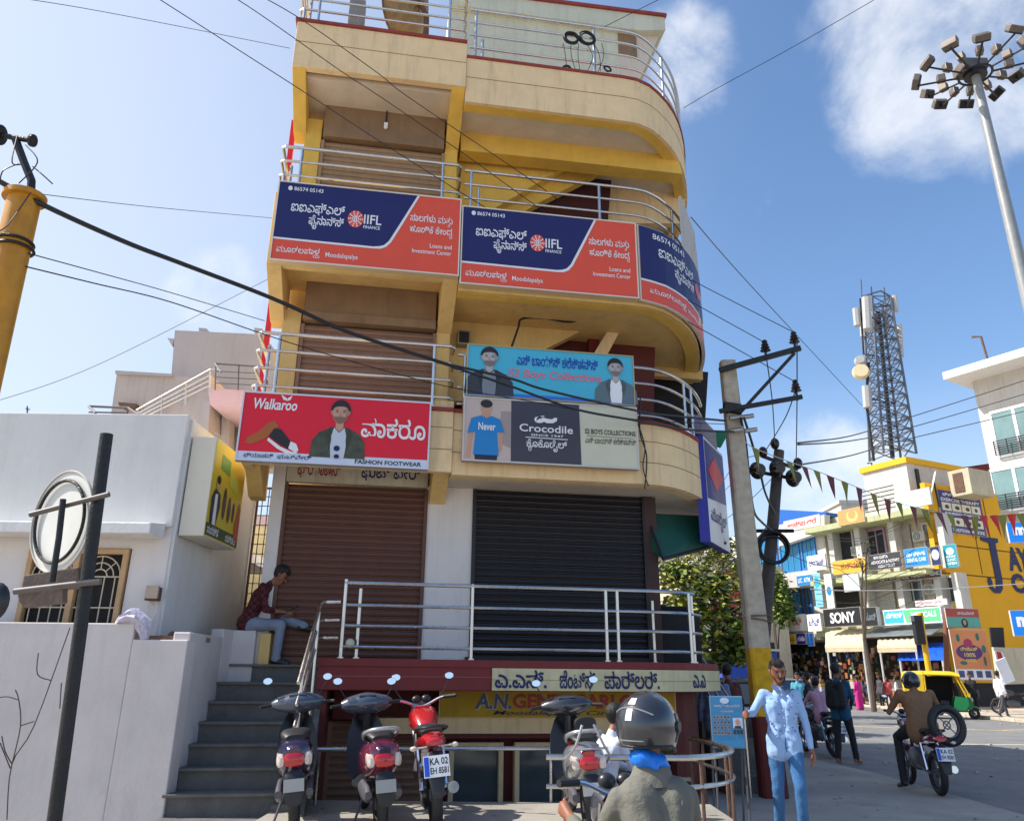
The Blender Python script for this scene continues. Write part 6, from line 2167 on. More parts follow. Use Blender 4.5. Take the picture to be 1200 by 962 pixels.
g = onY(978, 776, 16.5)
bp_m = person('man in a dark teal shirt and black trousers standing with a black backpack', (g.x, 16.5, 0), -38, 1.75, mat('teal_shirt', s2l(30, 84, 116), .85, var=.15, bump=.3), blackcl,
              dict(elL=(-.22, .06, 1.12), wrL=(-.12, .22, 1.02), elR=(.22, .08, 1.12), wrR=(.14, .24, 1.0), ankR=(.17, .06, .09), kneeR=(.14, .05, .49), toeR=(.2, .22, .035), ankL=(-.12, -.08, .09), kneeL=(-.10, -.02, .49), toeL=(-.14, .08, .035)), look=-25, vox=.014, shoes=mat('tan_shoes', s2l(150, 96, 66), .6))
t = Thing('backpack', 'black backpack on the back of the man in the teal shirt', 'backpack', (g.x, -16.5, 0), W, local=True, rot=R(-38))
bagm = mat('black_bag_cloth', (.014, .014, .016), .75, var=.2, bump=.3)
fuse('bag_body', [((-.10, -.20, 1.05), (-.09, -.20, 1.38), .10, .09, 0), ((.10, -.20, 1.05), (.09, -.20, 1.38), .10, .09, 0), ((0, -.26, 1.05), (0, -.25, 1.25), .09, .07, 0)], [bagm], t, .018)
for s_ in (-1, 1):
    t.part('strap', MB().tube(catmull([(s_*.12, -.12, 1.42), (s_*.12, .02, 1.49), (s_*.13, .12, 1.36), (s_*.15, .10, 1.18), (s_*.15, -.08, 1.05)], 4), .018, 6), bagm)

# seated man on the wall, in a checked shirt
chk = bpy.data.materials.new('red_check_shirt')
chk.use_nodes = True
nt = chk.node_tree
br = nt.nodes.new('ShaderNodeTexChecker')
br.inputs['Color1'].default_value = (*s2l(96, 34, 38), 1)
br.inputs['Color2'].default_value = (*s2l(48, 18, 26), 1)
br.inputs['Scale'].default_value = 22
tcn = nt.nodes.new('ShaderNodeTexCoord')
nt.links.new(tcn.outputs['Object'], br.inputs['Vector'])
nt.links.new(br.outputs[0], nt.nodes['Principled BSDF'].inputs['Base Color'])
nt.nodes['Principled BSDF'].inputs['Roughness'].default_value = .9
SB = B.w(-2.50, .25, 0)
sit = onY(292, 737, 10.6)
seated = person('man in a dark red checked shirt sitting on the wall looking at his phone', (sit.x-.02, 10.62, 1.60), -82, 1.70, chk, paleje,
                dict(pelvis=(0, -.02, .53), chest=(0, .12, .86), neck=(0, .22, 1.02), head=(0, .33, 1.13), hipL=(-.09, 0, .50), hipR=(.09, 0, .50),
                     kneeR=(.11, .42, .50), ankR=(.10, .40, .09), toeR=(.12, .56, .035), kneeL=(-.08, .40, .58), ankL=(.06, .70, .50), toeL=(.02, .85, .44),
                     shL=(-.17, .15, .97), shR=(.17, .15, .97), elL=(-.20, .20, .68), elR=(.20, .22, .68), wrL=(-.07, .44, .66), wrR=(.07, .45, .66)), nod=-32, vox=.012, shoes=mat('black_shoes', (.02, .02, .02), .5), sleeve='rolled', shirttail=.02)
t = Thing('phone', 'small dark phone held by the man sitting on the wall', 'phone', (sit.x+.5, -10.6, 2.28), W)
t.part('phone_body', MB().mbox(Matrix.Translation((sit.x+.52, 10.62, 2.30)) @ Matrix.Rotation(R(-30), 4, 'Y'), .14, .07, .012), blackpl, bevel=.003)

# white shirt man between the scooters
gw = onY(716, 828, 8.5)
person('man in a white shirt sitting low behind the silver scooter, face in profile', (gw.x, 8.6, .16), -68, 1.68, mat('white_shirt', s2l(206, 210, 222), .85, var=.08, bump=.4, bscale=18), blackcl,
       dict(pelvis=(0, -.10, .38), chest=(0, -.03, .70), neck=(0, .02, .85), head=(0, .07, 1.00), shL=(-.17, 0, .79), shR=(.17, 0, .79), elL=(-.2, .14, .56), elR=(.2, .14, .56), wrL=(-.14, .34, .50), wrR=(.14, .34, .50), hipL=(-.09, -.05, .36), hipR=(.09, -.05, .36), kneeL=(-.14, .36, .42), kneeR=(.14, .36, .42), ankL=(-.12, .30, .06), ankR=(.12, .30, .06), toeL=(-.13, .44, .03), toeR=(.13, .44, .03)), look=0, vox=.012)

# people in the distance: (label, px head, py head, Y, heading, h, shirt, trousers, kwargs)
pinkc, magen = mat('pink_shirt', s2l(206, 156, 176), .85, var=.1, bump=.3), mat('magenta_cloth', s2l(214, 40, 140), .85, var=.12)
brownsh = mat('maroon_brown_shirt', s2l(92, 50, 48), .85, var=.15)
dbl = mat('dark_blue_shirt', s2l(70, 90, 130), .85, var=.2)
whs = mat('whitish_shirt', s2l(210, 210, 214), .85, var=.1)
grt = mat('grey_trousers', s2l(70, 70, 76), .85, var=.1)
far = [
    ('man in a maroon shirt standing behind the deck railing near the tree', 851, 777, 14.5, 10, 1.70, brownsh, blackcl, {}),
    ('man in a pale patterned shirt standing behind the deck stairs', 835, 776, 13.0, -10, 1.70, mat('pattern_shirt', s2l(120, 140, 180), .85, var=.6, scale=40), grt, {}),
    ('woman in a bright magenta dress walking away along the far kerb', 1003, 789, 42, 20, 1.55, magen, magen, dict(skirt=True, hair='long', shirttail=.35)),
    ('man in a white shirt and grey trousers striding along the far pavement', 1168, 789, 33.5, -70, 1.68, whs, grt, dict(joints=dict(kneeL=(-.1, .22, .50), ankL=(-.1, .30, .10), toeL=(-.12, .46, .05), kneeR=(.1, -.12, .5), ankR=(.1, -.38, .14), toeR=(.1, -.25, .06)))),
    ('person in black standing just right of the auto rickshaw', 1136, 793, 34.5, 150, 1.62, blackcl, blackcl, {}),
    ('person in white and red crossing among the parked cars', 951, 793, 30, 160, 1.6, whs, mat('red_cloth', s2l(190, 70, 70), .85), {}),
    ('man in a teal shirt walking left of the man with the backpack', 934, 794, 27, 170, 1.62, mat('aqua_shirt', s2l(90, 170, 190), .85), grt, {}),
    ('person in dark clothes under the second cream awning', 1029, 790, 44, 100, 1.65, grt, blackcl, {}),
    ('person in a red top under the blue tarpaulin', 1038, 794, 44, 150, 1.55, mat('rose_shirt', s2l(200, 90, 90), .85), grt, {}),
    ('shopper in a pale top beside the magenta woman', 1049, 797, 43, 60, 1.5, whs, mat('sand_cloth', s2l(180, 160, 140), .85), {}),
    ('shopkeeper in a tan shirt at the left end of the first cream awning', 961, 792, 50, 200, 1.65, mat('tan_shirt', s2l(170, 140, 100), .85), grt, {}),
]
for (lab, px, py, Y, fc, h, sh, tr, kw) in far:
    p = onY(px, py, Y)
    zb = .1 if (Y > 33 and px > 1100) else 0
    person(lab, (p.x, Y, zb), fc, h, sh, tr, vox=.03 if Y > 25 else .018, **kw)

# ================================================================== TWO WHEELERS
chrome = mat('chrome', (.75, .75, .75), .12, 1., var=.05)
mirg = mat('mirror_glass', (.85, .88, .92), .03, 1., var=0)
redl = mat('red_lens', s2l(190, 20, 26), .15, coat=1., var=.1)
amber = mat('clear_lens', s2l(216, 200, 186), .12, coat=1., var=.1)
greyp = mat('grey_plastic', s2l(90, 88, 94), .4, var=.1)
seatm = mat('black_seat_vinyl', (.016, .016, .018), .5, var=.15, bump=.2)


def sring(y, zc, hw, hh, n=16, e=2.6):
    out = []
    for k in range(n):
        a = 2*math.pi*k/n
        c, s = math.cos(a), math.sin(a)
        out.append((hw*math.copysign(abs(c)**(2/e), c), y, zc+hh*math.copysign(abs(s)**(2/e), s)))
    return out


def wheel(t, y, r, w, x=0., name='wheel', parent=None, spokes=6, tilt=None):
    o = t.part(name, MB().ring((x, y, r), r-w*.5, w*.5, (1, 0, 0), 28, 10, 1.0), black, smooth=True)
    mb = MB().ring((x, y, r), r-w*1.15, .012, (1, 0, 0), 24, 6, 2.0).disc((x, y, r), .05, (1, 0, 0), w*.9, 12)
    for k in range(spokes):
        a = 2*math.pi*k/spokes
        mb.tube([(x, y+.04*math.cos(a), r+.04*math.sin(a)), (x, y+(r-w)*math.cos(a), r+(r-w)*math.sin(a))], .013, 5)
    t.part('rim', mb, greyp, parent=o)
    return o


def mirror(t, base, top, r=.055, dirn=(0, -1, .1), parent=None):
    o = t.part('mirror_stalk', MB().tube(catmull([base, (Vector(base)+Vector(top))/2+Vector((0, .01, .0)), top], 4), .006, 6), blackpl)
    c = Vector(top)+Vector((0, 0, r*.7))
    d = Vector(dirn).normalized()
    M_ = d.to_track_quat('Z', 'Y').to_matrix().to_4x4()
    q = MB()
    q.ball(c-d*.0, r*1.08, r*.8, .018, 16, M_)
    t.part('mirror_housing', q, blackpl, parent=o, smooth=True)
    q = MB()
    vs = [c+d*.019+(M_ @ Vector((r*.98*math.cos(2*math.pi*k/20), r*.7*math.sin(2*math.pi*k/20), 0))) for k in range(20)]
    q.prism(vs, d*.002)
    t.part('mirror_glass', q, mirg, parent=o)


def scooter(label, x, y, z, head, lean, body, body2, cowl, tail='wide', group=None, rail=True, sc_=1.):
    t = Thing('parked_scooter', label, 'scooter', (x, -y, z), W, group, local=True, rot=R(head))
    t.e.rotation_euler = (0, R(lean), R(head))
    t.e.scale = (sc_, sc_, sc_)
    wheel(t, -.62, .22, .10)
    wheel(t, .64, .22, .09)
    # rear body: tail cowl
    rr = [sring(-.92, .62, .06, .05), sring(-.88, .63, .135, .10), sring(-.74, .60, .165, .15), sring(-.45, .56, .17, .17), sring(-.15, .52, .15, .17), sring(.02, .46, .12, .13)]
    b_ = t.part('rear_body', MB().loft(rr), body, smooth=True)
    rr = [sring(-.925, .66, .05, .025), sring(-.86, .70, .10, .03), sring(-.6, .72, .13, .03), sring(-.4, .72, .13, .03)]
    t.part('tail_cover', MB().loft(rr), body2, parent=b_, smooth=True)
    t.part('seat', MB().loft([sring(-.72, .745, .08, .03), sring(-.66, .765, .125, .045), sring(-.3, .76, .14, .05), sring(.0, .73, .11, .045), sring(.06, .71, .06, .03)]), seatm, smooth=True)
    tl = t.part('tail_light', MB().loft([sring(-.955, .58, .055, .035), sring(-.94, .59, .085, .055), sring(-.87, .60, .10, .06)]), redl, smooth=True)
    for s_ in (-1, 1):
        t.part('indicator', MB().loft([sring(-.93, .585, .02, .03)] and [[(p[0]+s_*.105, p[1], p[2]) for p in sring(-.925, .58, .018, .035)], [(p[0]+s_*.115, p[1], p[2]) for p in sring(-.90, .59, .035, .055)], [(p[0]+s_*.12, p[1], p[2]) for p in sring(-.82, .60, .035, .06)]]), amber, parent=tl, smooth=True)
        t.part('engine_cover', MB().loft([[(p[0]+s_*.13, p[1], p[2]) for p in sring(yy, .32, .03, hh)] for yy, hh in ((-.85, .03), (-.75, .07), (-.4, .08), (-.25, .04))]), greyp, smooth=True)
    if rail:
        P_ = catmull([(-.13, -.48, .74), (-.15, -.72, .80), (-.09, -.90, .84), (.09, -.90, .84), (.15, -.72, .80), (.13, -.48, .74)], 5)
        t.part('grab_rail', MB().tube(P_, .016, 8), mat('silver_paint', s2l(170, 172, 178), .35, .4), smooth=True)
    fd_ = t.part('rear_fender', MB().loft([sring(-.93, .46, .08, .05), sring(-.99, .36, .085, .06), sring(-1.0, .28, .06, .04)]), blackpl, smooth=True)
    t.part('number_plate', MB().mbox(Matrix.Translation((0, -1.01, .40)) @ Matrix.Rotation(R(-18), 4, 'X'), .17, .008, .10), pm('dusty_plate', 150, 150, 146), parent=fd_)
    t.part('floor_board', MB().loft([sring(-.1, .30, .15, .04), sring(.2, .28, .17, .03), sring(.42, .32, .15, .05)]), blackpl, smooth=True)
    # front shield
    sh = []
    for (yy, zz, hw) in ((.36, .30, .15), (.42, .42, .19), (.46, .58, .20), (.50, .74, .18), (.54, .86, .13), (.56, .92, .08)):
        sh.append([(hw*c, yy-.06*(1-abs(c))*-1+(.0 if s > 0 else -.03), zz) for c, s in [(-1, 1), (-.5, 1), (0, 1), (.5, 1), (1, 1), (1, -1), (.5, -1), (0, -1), (-.5, -1), (-1, -1)]])
    t.part('front_shield', MB().loft(sh), blackpl, smooth=True)
    t.part('front_panel', MB().loft([sring(.60, .86, .05, .05), sring(.585, .72, .13, .10), sring(.56, .56, .15, .10)]), body, smooth=True)
    t.part('front_mudguard', MB().loft([sring(.42, .44, .05, .03), sring(.6, .49, .075, .04), sring(.8, .44, .06, .04), sring(.88, .34, .03, .03)]), body, smooth=True)
    t.part('fork', MB().tube([(-.05, .64, .22), (-.05, .52, .7)], .018).tube([(.05, .64, .22), (.05, .52, .7)], .018), greyp)
    t.part('steering_column', MB().tube([(0, .55, .6), (0, .42, .98)], .04), blackpl)
    hb = t.part('handlebar_cowl', MB().loft([[(xx, yy+.46, zz+1.0) for (yy, zz) in [(.13*cc*k_, .10*ss*k_) for cc, ss in [(math.cos(R(q)), math.sin(R(q))) for q in range(0, 360, 30)]]] for xx, k_ in ((-.26, .35), (-.20, .7), (-.08, 1.), (0, 1.1), (.08, 1.), (.20, .7), (.26, .35))]), cowl, smooth=True)
    t.part('instrument_cluster', MB().mbox(Matrix.Translation((0, .40, 1.055)) @ Matrix.Rotation(R(-35), 4, 'X'), .18, .10, .02), glassm, parent=hb, bevel=.01)
    for s_ in (-1, 1):
        t.part('grip', MB().tube([(s_*.24, .44, 1.0), (s_*.37, .38, .99)], .017, 10), black, parent=hb)
        t.part('brake_lever', MB().tube([(s_*.24, .50, 1.0), (s_*.36, .46, .985)], .006, 6), chrome, parent=hb)
    mirror(t, (-.2, .44, 1.04), (-.30, .42, 1.20), .045)
    mirror(t, (.2, .44, 1.04), (.30, .42, 1.20), .045)
    t.part('stand', MB().tube([(-.1, -.2, .25), (-.2, -.25, .0)], .012), greyp)
    return t


purple = mat('dark_purple_paint', s2l(46, 34, 66), .2, coat=1., var=.05)
darkg = mat('charcoal_paint', s2l(44, 46, 54), .25, coat=1., var=.05)
wine = mat('wine_paint', s2l(110, 26, 56), .2, coat=1., var=.05)
redpn = mat('red_bike_paint', s2l(170, 24, 30), .22, coat=1., var=.05)
silverp = mat('silver_bike_paint', s2l(160, 162, 168), .3, .5, coat=.8, var=.05)
greyc = mat('bluish_grey_paint', s2l(70, 78, 92), .25, coat=1., var=.05)

# positions: the tail lamp of each vehicle sits on its pixel


GZ = .24
struct('parking_apron', MB().box(-2.35, 2.2, 5.6, 9.6, -.01, GZ), conc, bevel=.02)


def ground_xy(px, Y):
    return onY(px, 790, Y).x


scooter('dark purple scooter with a red tail light parked before the steps', -2.0, 8.45, GZ, 13, -5, purple, purple, greyc, rail=False)
scooter('black scooter with a wine red tail and silver grab rail between two bikes', -1.28, 8.45, GZ, 16, -4, wine, purple, greyc)
s3 = scooter('silver scooter with red tail panel and chrome rail before the white shirted man', -.0+.69, 8.42, GZ, 3, -4, silverp, redpn, darkg)

# rear luggage frame on the third scooter
mb = MB()
for s_ in (-1, 1):
    mb.tube(catmull([(s_*.16, -.5, .50), (s_*.19, -.85, .62), (s_*.12, -1.02, .74), (s_*.05, -1.03, .90)], 4), .012, 6)
mb.tube([(-.17, -.92, .70), (.17, -.92, .70)], .01, 6)
s3.part('chrome_guard', mb, mat('silver_paint', s2l(170, 172, 178), .35, .4), smooth=True)
s3.part('backrest_pad', MB().loft([sring(-.90, .90, .09, .05), sring(-.86, .90, .10, .06)]), seatm, smooth=True)


def motorcycle(label, x, y, z, head, lean, tank, mirrors=True, group=None):
    t = Thing('parked_motorcycle', label, 'motorcycle', (x, -y, z), W, group, local=True, rot=R(head))
    t.e.rotation_euler = (0, R(lean), R(head))
    wheel(t, -.62, .29, .10, spokes=5)
    wheel(t, .66, .29, .08, spokes=5)
    t.part('engine', MB().loft([sring(-.2, .40, .10, .10), sring(.0, .42, .14, .16), sring(.2, .42, .12, .15), sring(.3, .45, .06, .08)]), greyp, smooth=True)
    t.part('frame', MB().tube([(0, -.6, .62), (0, -.1, .66), (0, .35, .80), (0, .30, .42), (0, -.15, .28)], .025), darkmetal)
    t.part('swing_arm', MB().tube([(-.09, -.62, .29), (-.09, -.1, .34)], .02).tube([(.09, -.62, .29), (.09, -.1, .34)], .02), greyp)
    t.part('shock_absorber', MB().tube([(-.11, -.55, .32), (-.11, -.42, .66)], .025).tube([(.11, -.55, .32), (.11, -.42, .66)], .025), chrome)
    t.part('fuel_tank', MB().loft([sring(-.05, .78, .07, .05), sring(.05, .83, .12, .10), sring(.25, .87, .15, .12), sring(.40, .86, .10, .09), sring(.46, .84, .05, .05)]), tank, smooth=True)
    t.part('seat', MB().loft([sring(-.72, .80, .09, .03), sring(-.6, .82, .12, .045), sring(-.2, .80, .13, .05), sring(.0, .79, .09, .04)]), seatm, smooth=True)
    tb = t.part('tail_body', MB().loft([sring(-.92, .76, .05, .03), sring(-.84, .76, .10, .06), sring(-.6, .72, .13, .07), sring(-.3, .68, .12, .07)]), tank, smooth=True)
    t.part('tail_light', MB().loft([sring(-.965, .74, .05, .025), sring(-.95, .745, .075, .035), sring(-.88, .75, .08, .035)]), redl, parent=tb, smooth=True)
    t.part('grab_rail', MB().tube(catmull([(-.12, -.5, .80), (-.14, -.72, .84), (-.07, -.86, .86), (.07, -.86, .86), (.14, -.72, .84), (.12, -.5, .80)], 4), .012), blackpl, smooth=True)
    f_ = t.part('rear_fender', MB().loft([sring(-.90, .62, .07, .05), sring(-1.0, .48, .075, .05), sring(-1.04, .34, .05, .03)]), blackpl, smooth=True)
    M_ = Matrix.Translation((0, -1.035, .56)) @ Matrix.Rotation(R(-14), 4, 'X')
    p_ = t.part('number_plate', MB().mbox(M_, .22, .008, .17), white, parent=f_)
    t.part('plate_mark', MB().mbox(M_ @ Matrix.Translation((-.085, -.006, 0)), .04, .003, .15), pm('plate_blue', 30, 80, 200), parent=f_)
    mb = MB()
    text(mb, 'KA 02', -.055, .10, .01, .065, lambda a, b: M_ @ Vector((a, -.0065, b)), .02)
    text(mb, 'EH 8581', -.055, .10, -.06, -.01, lambda a, b: M_ @ Vector((a, -.0065, b)), .02)
    t.part('plate_lettering', mb, blackpl, parent=f_)
    for s_ in (-1, 1):
        t.part('indicator', MB().tube([(s_*.06, -.86, .70), (s_*.15, -.88, .70)], .008).ball((s_*.18, -.885, .70), .035, .022, .022, 10), amber, smooth=True)
    t.part('fork', MB().tube([(-.08, .66, .29), (-.08, .42, .95)], .02).tube([(.08, .66, .29), (.08, .42, .95)], .02), chrome)
    t.part('front_mudguard', MB().loft([sring(.48, .56, .05, .02), sring(.66, .62, .06, .03), sring(.84, .55, .04, .03)]), tank, smooth=True)
    t.part('headlamp_cowl', MB().loft([sring(.44, .92, .08, .07), sring(.52, .92, .11, .11), sring(.60, .90, .09, .10)]), darkg, smooth=True)
    hb = t.part('handlebar', MB().tube(catmull([(-.34, .28, 1.06), (-.2, .36, 1.05), (0, .42, .98), (.2, .36, 1.05), (.34, .28, 1.06)], 5), .014, 8), chrome, smooth=True)
    t.part('instrument_cluster', MB().ball((-.05, .43, 1.05), .05, .04, .04, 12).ball((.05, .43, 1.05), .05, .04, .04, 12), blackpl, smooth=True)
    for s_ in (-1, 1):
        t.part('grip', MB().tube([(s_*.23, .345, 1.055), (s_*.35, .275, 1.06)], .018, 8), black, parent=hb)
    if mirrors:
        mirror(t, (-.2, .36, 1.06), (-.30, .38, 1.22), .045)
        mirror(t, (.2, .36, 1.06), (.30, .38, 1.22), .045)
    t.part('exhaust', MB().tube([(.12, .1, .3), (.14, -.3, .3), (.15, -.85, .36)], [.025, .035, .05], 10), chrome, smooth=True)
    return t


motorcycle('red motorcycle with a white number plate parked right of the wine scooter', -.73, 8.5, GZ, 10, -6, redpn)

# pink shirt man seated on a motorcycle near the pole
g = onY(955, 800, 18)
m2 = motorcycle('dark motorcycle with a blue plate under the man in the pink shirt', g.x+.06, 18.3, 0, 6, 0, darkg)
person('man in a pink shirt sitting on a motorcycle with his back to the camera', (g.x+.04, 18.15, 0), 6, 1.56, pinkc, grt,
       dict(pelvis=(0, -.2, .90), chest=(0, -.12, 1.24), neck=(0, -.08, 1.40), head=(0, -.03, 1.54), shL=(-.17, -.1, 1.34), shR=(.17, -.1, 1.34), elL=(-.26, .05, 1.12), elR=(.26, .05, 1.12), wrL=(-.26, .26, 1.04), wrR=(.26, .26, 1.04), hipL=(-.1, -.18, .86), hipR=(.1, -.18, .86), kneeL=(-.22, .2, .74), kneeR=(.22, .2, .74), ankL=(-.2, .06, .33), ankR=(.2, .06, .33), toeL=(-.22, .2, .28), toeR=(.22, .2, .28)), vox=.016, hair='short')
g2 = onY(944, 798, 19.4)
person('person in black standing beside the pink shirted rider', (g2.x+.1, 19.6, 0), 60, 1.60, blackcl, blackcl, vox=.018)

# rider in a brown jacket with a spare tyre behind him
g = onY(1070, 804, 12.6)
m3 = motorcycle('dark motorcycle ridden by the man in the brown jacket', g.x+.10, 12.9, 0, -8, 0, wine)
brj = mat('brown_jacket', s2l(134, 100, 72), .8, var=.12, bump=.5, bscale=14)
rider = person('helmeted rider in a brown jacket seen from behind on the road', (g.x+.08, 12.8, 0), -10, 1.74, brj, blackcl,
               dict(pelvis=(0, -.2, .88), chest=(0, -.10, 1.20), neck=(0, -.05, 1.36), head=(0, .0, 1.46), shL=(-.21, -.08, 1.30), shR=(.21, -.08, 1.30), elL=(-.36, .06, 1.04), elR=(.36, .06, 1.04), wrL=(-.30, .30, 1.04), wrR=(.30, .30, 1.04), hipL=(-.1, -.18, .84), hipR=(.1, -.18, .84), kneeL=(-.26, .18, .70), kneeR=(.26, .18, .70), ankL=(-.3, .0, .12), ankR=(.26, .0, .30), toeL=(-.34, .15, .05), toeR=(.26, .15, .25)), vox=.014, helmet=1, fat=1.28, sleeve='long')


def helmet(label, t_person, c, r, m, frm, yaw=0.):
    t = Thing('helmet', label, 'helmet', (frm.e.location.x, -frm.e.location.y, frm.e.location.z), W, local=True, rot=frm.e.rotation_euler.z)
    c = Vector(c)
    Mz = Matrix.Rotation(R(yaw), 3, 'Z')
    RT = lambda p: tuple(c+Mz @ (Vector(p)-c))
    mb = MB()
    n = 24
    rows = []
    for i in range(13):
        th = math.pi*.5-i*math.pi*.68/12
        row = []
        for k in range(n):
            a = 2*math.pi*k/n
            rx, ry, rz_ = r*.93, r*1.08, r
            z = math.sin(th)*rz_
            q = max(math.cos(th), .62 if th < 0 else 0)
            if th < 0:
                q = max(math.cos(th), .80)
            row.append((c.x+rx*q*math.cos(a), c.y+ry*q*math.sin(a), c.z+z-(.42*r*max(0, math.sin(a))*min(1, -th*1.2) if th < 0 else 0)))
        rows.append(row)
    rows = [[RT(p) for p in row] for row in rows]
    mb.loft(rows)
    sh = t.part('shell', mb, m, smooth=True)
    t.part('edge_trim', MB().tube([rows[-1][k % 24] for k in range(25)], .008, 6), black, parent=sh)
    vz = MB()
    vr = []
    for j in range(4):
        th = R(22-16*j)
        vr.append([RT(q_) for q_ in [(c.x+r*.96*math.cos(th)*math.cos(R(a)), c.y+r*1.13*math.cos(th)*math.sin(R(a)), c.z+r*1.01*math.sin(th)) for a in range(10, 171, 10)]])
    vz.loft(vr, cap=False)
    t.part('visor', vz, glassm, parent=sh, smooth=True)
    for s_ in (-1, 1):
        t.part('visor_pivot', MB().disc(RT((c.x+s_*r*.93, c.y+r*.25, c.z+.0)), r*.16, Mz @ Vector((s_, .1, 0)), .012, 14), blackpl, parent=sh)
    return t, sh


helmet('dark helmet worn by the rider in the brown jacket', rider, rider.H(0, 0, .02), .135, mat('dark_blue_helmet', s2l(32, 34, 46), .25, coat=.8, var=.05), rider)
tm = Matrix.Translation((0, -.95, .92)) @ Matrix.Rotation(R(-12), 4, 'Z')
sp = Thing('spare_tyre', 'black tyre and rim carried on the back of the brown jacketed rider motorcycle', 'tyre', (g.x+.10, -12.9, 0), W, local=True, rot=R(-8))
c_ = Vector((.16, -.80, .92))
axs = Vector((.25, -1, .12)).normalized()
o = sp.part('tyre', MB().ring(c_, .225, .05, axs, 36, 10, 1.1), black, smooth=True)
sp.part('rim', MB().ring(c_, .165, .012, axs, 30, 6, 2.5).ring(c_, .05, .01, axs, 16, 6).tube([c_-axs.orthogonal().normalized()*.16, c_+axs.orthogonal().normalized()*.16], .008).tube([c_-axs.cross(axs.orthogonal()).normalized()*.16, c_+axs.cross(axs.orthogonal()).normalized()*.16], .008), greyp, parent=o, smooth=True)
mb = MB()
for k in range(44):
    a = 2*math.pi*k/44
    u_ = axs.orthogonal().normalized()
    w_ = axs.cross(u_)
    d_ = u_*math.cos(a)+w_*math.sin(a)
    M_ = Matrix.Translation(c_+d_*.275) @ d_.to_track_quat('Z', 'Y').to_matrix().to_4x4()
    mb.mbox(M_, .02, .07, .012)
q = sp.part('tread_blocks', mb, black, parent=o)
q['kind'] = 'stuff'

# the near rider with the big helmet, cut by the frame
g = onY(757, 850, 3.95)
nr = person('near rider in a grey jacket seen from behind, cut off by the bottom edge', (g.x+.02, 4.0, -.02), 12, 1.72, mat('grey_green_jacket', s2l(108, 106, 96), .8, var=.15, bump=.6, bscale=22), blackcl,
            dict(pelvis=(0, -.12, .78), chest=(0, -.04, 1.04), neck=(0, .0, 1.19), head=(0, .02, 1.30), shL=(-.165, -.02, 1.05), shR=(.165, -.02, 1.05), elL=(-.24, .1, .82), elR=(.24, .1, .82), wrL=(-.28, .36, .92), wrR=(.28, .36, .92), hipL=(-.1, -.1, .74), hipR=(.1, -.1, .74), kneeL=(-.2, .28, .66), kneeR=(.2, .28, .66), ankL=(-.22, .2, .28), ankR=(.22, .2, .28), toeL=(-.24, .35, .24), toeR=(.24, .35, .24)), vox=.011, helmet=1, hair=None, fat=.95)
hb_m = mat('gunmetal_helmet', s2l(52, 54, 60), .22, .3, coat=1., var=.1)
hc = nr.H(0, .0, .045)
ht, hsh = helmet('glossy dark grey full face helmet worn by the near rider', nr, hc, .152, hb_m, nr, -48)
# white decals on the helmet's back
def hp(a, th, k=1.012):
    return hc+(Matrix.Rotation(R(-48), 3, 'Z') @ Vector((.152*.93*math.cos(R(th))*math.cos(R(a)), .152*1.08*math.cos(R(th))*math.sin(R(a)), .152*math.sin(R(th)))))*k
mb = MB()
for (a0, a1, t0, t1) in [(255, 275, 38, 52), (258, 272, 10, 30)]:
    n_ = 6
    for i in range(n_):
        for j in range(4):
            p = lambda ii, jj: hp(a0+(a1-a0)*ii/n_, t0+(t1-t0)*jj/4)
            mb.add([p(i, j), p(i+1, j), p(i+1, j+1), p(i, j+1)], [(0, 1, 2, 3)])
ht.part('decal', mb, pm('decal_white', 210, 210, 206), parent=hsh, recalc=False)
mb = MB()
mb.tube([hp(a, 18+14*math.sin(R((a-205)*1.6)), 1.01) for a in range(215, 320, 7)], .004, 5)
mb.tube([hp(a, -22, 1.01) for a in range(230, 300, 7)], .003, 5)
ht.part('decal_line', mb, silverp, parent=hsh)
sc2 = Thing('face_scarf', 'shiny bright blue scarf knotted behind the near rider neck', 'scarf', (g.x+.02, -4.0, -.02), W, local=True, rot=R(12))
fuse('scarf_cloth', [(nr.H(-.055, -.06, -.085), nr.H(.03, -.07, -.105), .048, .034, 0), (nr.H(-.06, -.09, -.075), nr.H(-.01, -.11, -.12), .03, .018, 0), (nr.H(.03, -.08, -.10), nr.H(.075, -.05, -.125), .026, .014, 0), (nr.H(-.05, .0, -.09), nr.H(.05, .0, -.10), .045, .04, 0)], [mat('shiny_blue_cloth', s2l(20, 120, 224), .35, var=.15, bump=.7, bscale=20)], sc2, .010)
nr.part('jacket_collar', MB().loft([[nr.H(.078*math.cos(R(a)), -.025+.075*math.sin(R(a)), -.115-.012*math.sin(R(a*3))) for a in range(0, 360, 20)], [nr.H(.095*math.cos(R(a)), -.03+.09*math.sin(R(a)), -.16) for a in range(0, 360, 20)], [nr.H(.13*math.cos(R(a)), -.03+.10*math.sin(R(a)), -.20) for a in range(0, 360, 20)]], cap=False), MC['grey_green_jacket'], smooth=True)
strap = MB().tube(catmull([nr.H(.05, -.155, -.40), nr.H(.09, -.13, -.24), nr.H(.13, -.03, -.19), nr.H(.13, .08, -.26)], 5), .024, 8)
nr.part('shoulder_strap', strap, pm('pale_grey_strap', 150, 150, 146, .8), smooth=True)
motorcycle('dark motorcycle below the near rider, mostly under the bottom edge', g.x+.02, 4.15, -.02, 12, 0, darkg, mirrors=False)

# ================================================================== AUTO RICKSHAW
g = onY(1099, 810, 34.5)
t = Thing('auto_rickshaw', 'green and yellow three wheeled auto rickshaw on the far side of the road', 'auto rickshaw', (g.x, -34.5, 0), W, local=True, rot=R(-112))
gr = mat('rickshaw_green', s2l(0, 120, 62), .3, coat=.6, var=.06)
yl = mat('rickshaw_yellow', s2l(232, 190, 30), .55, var=.08)


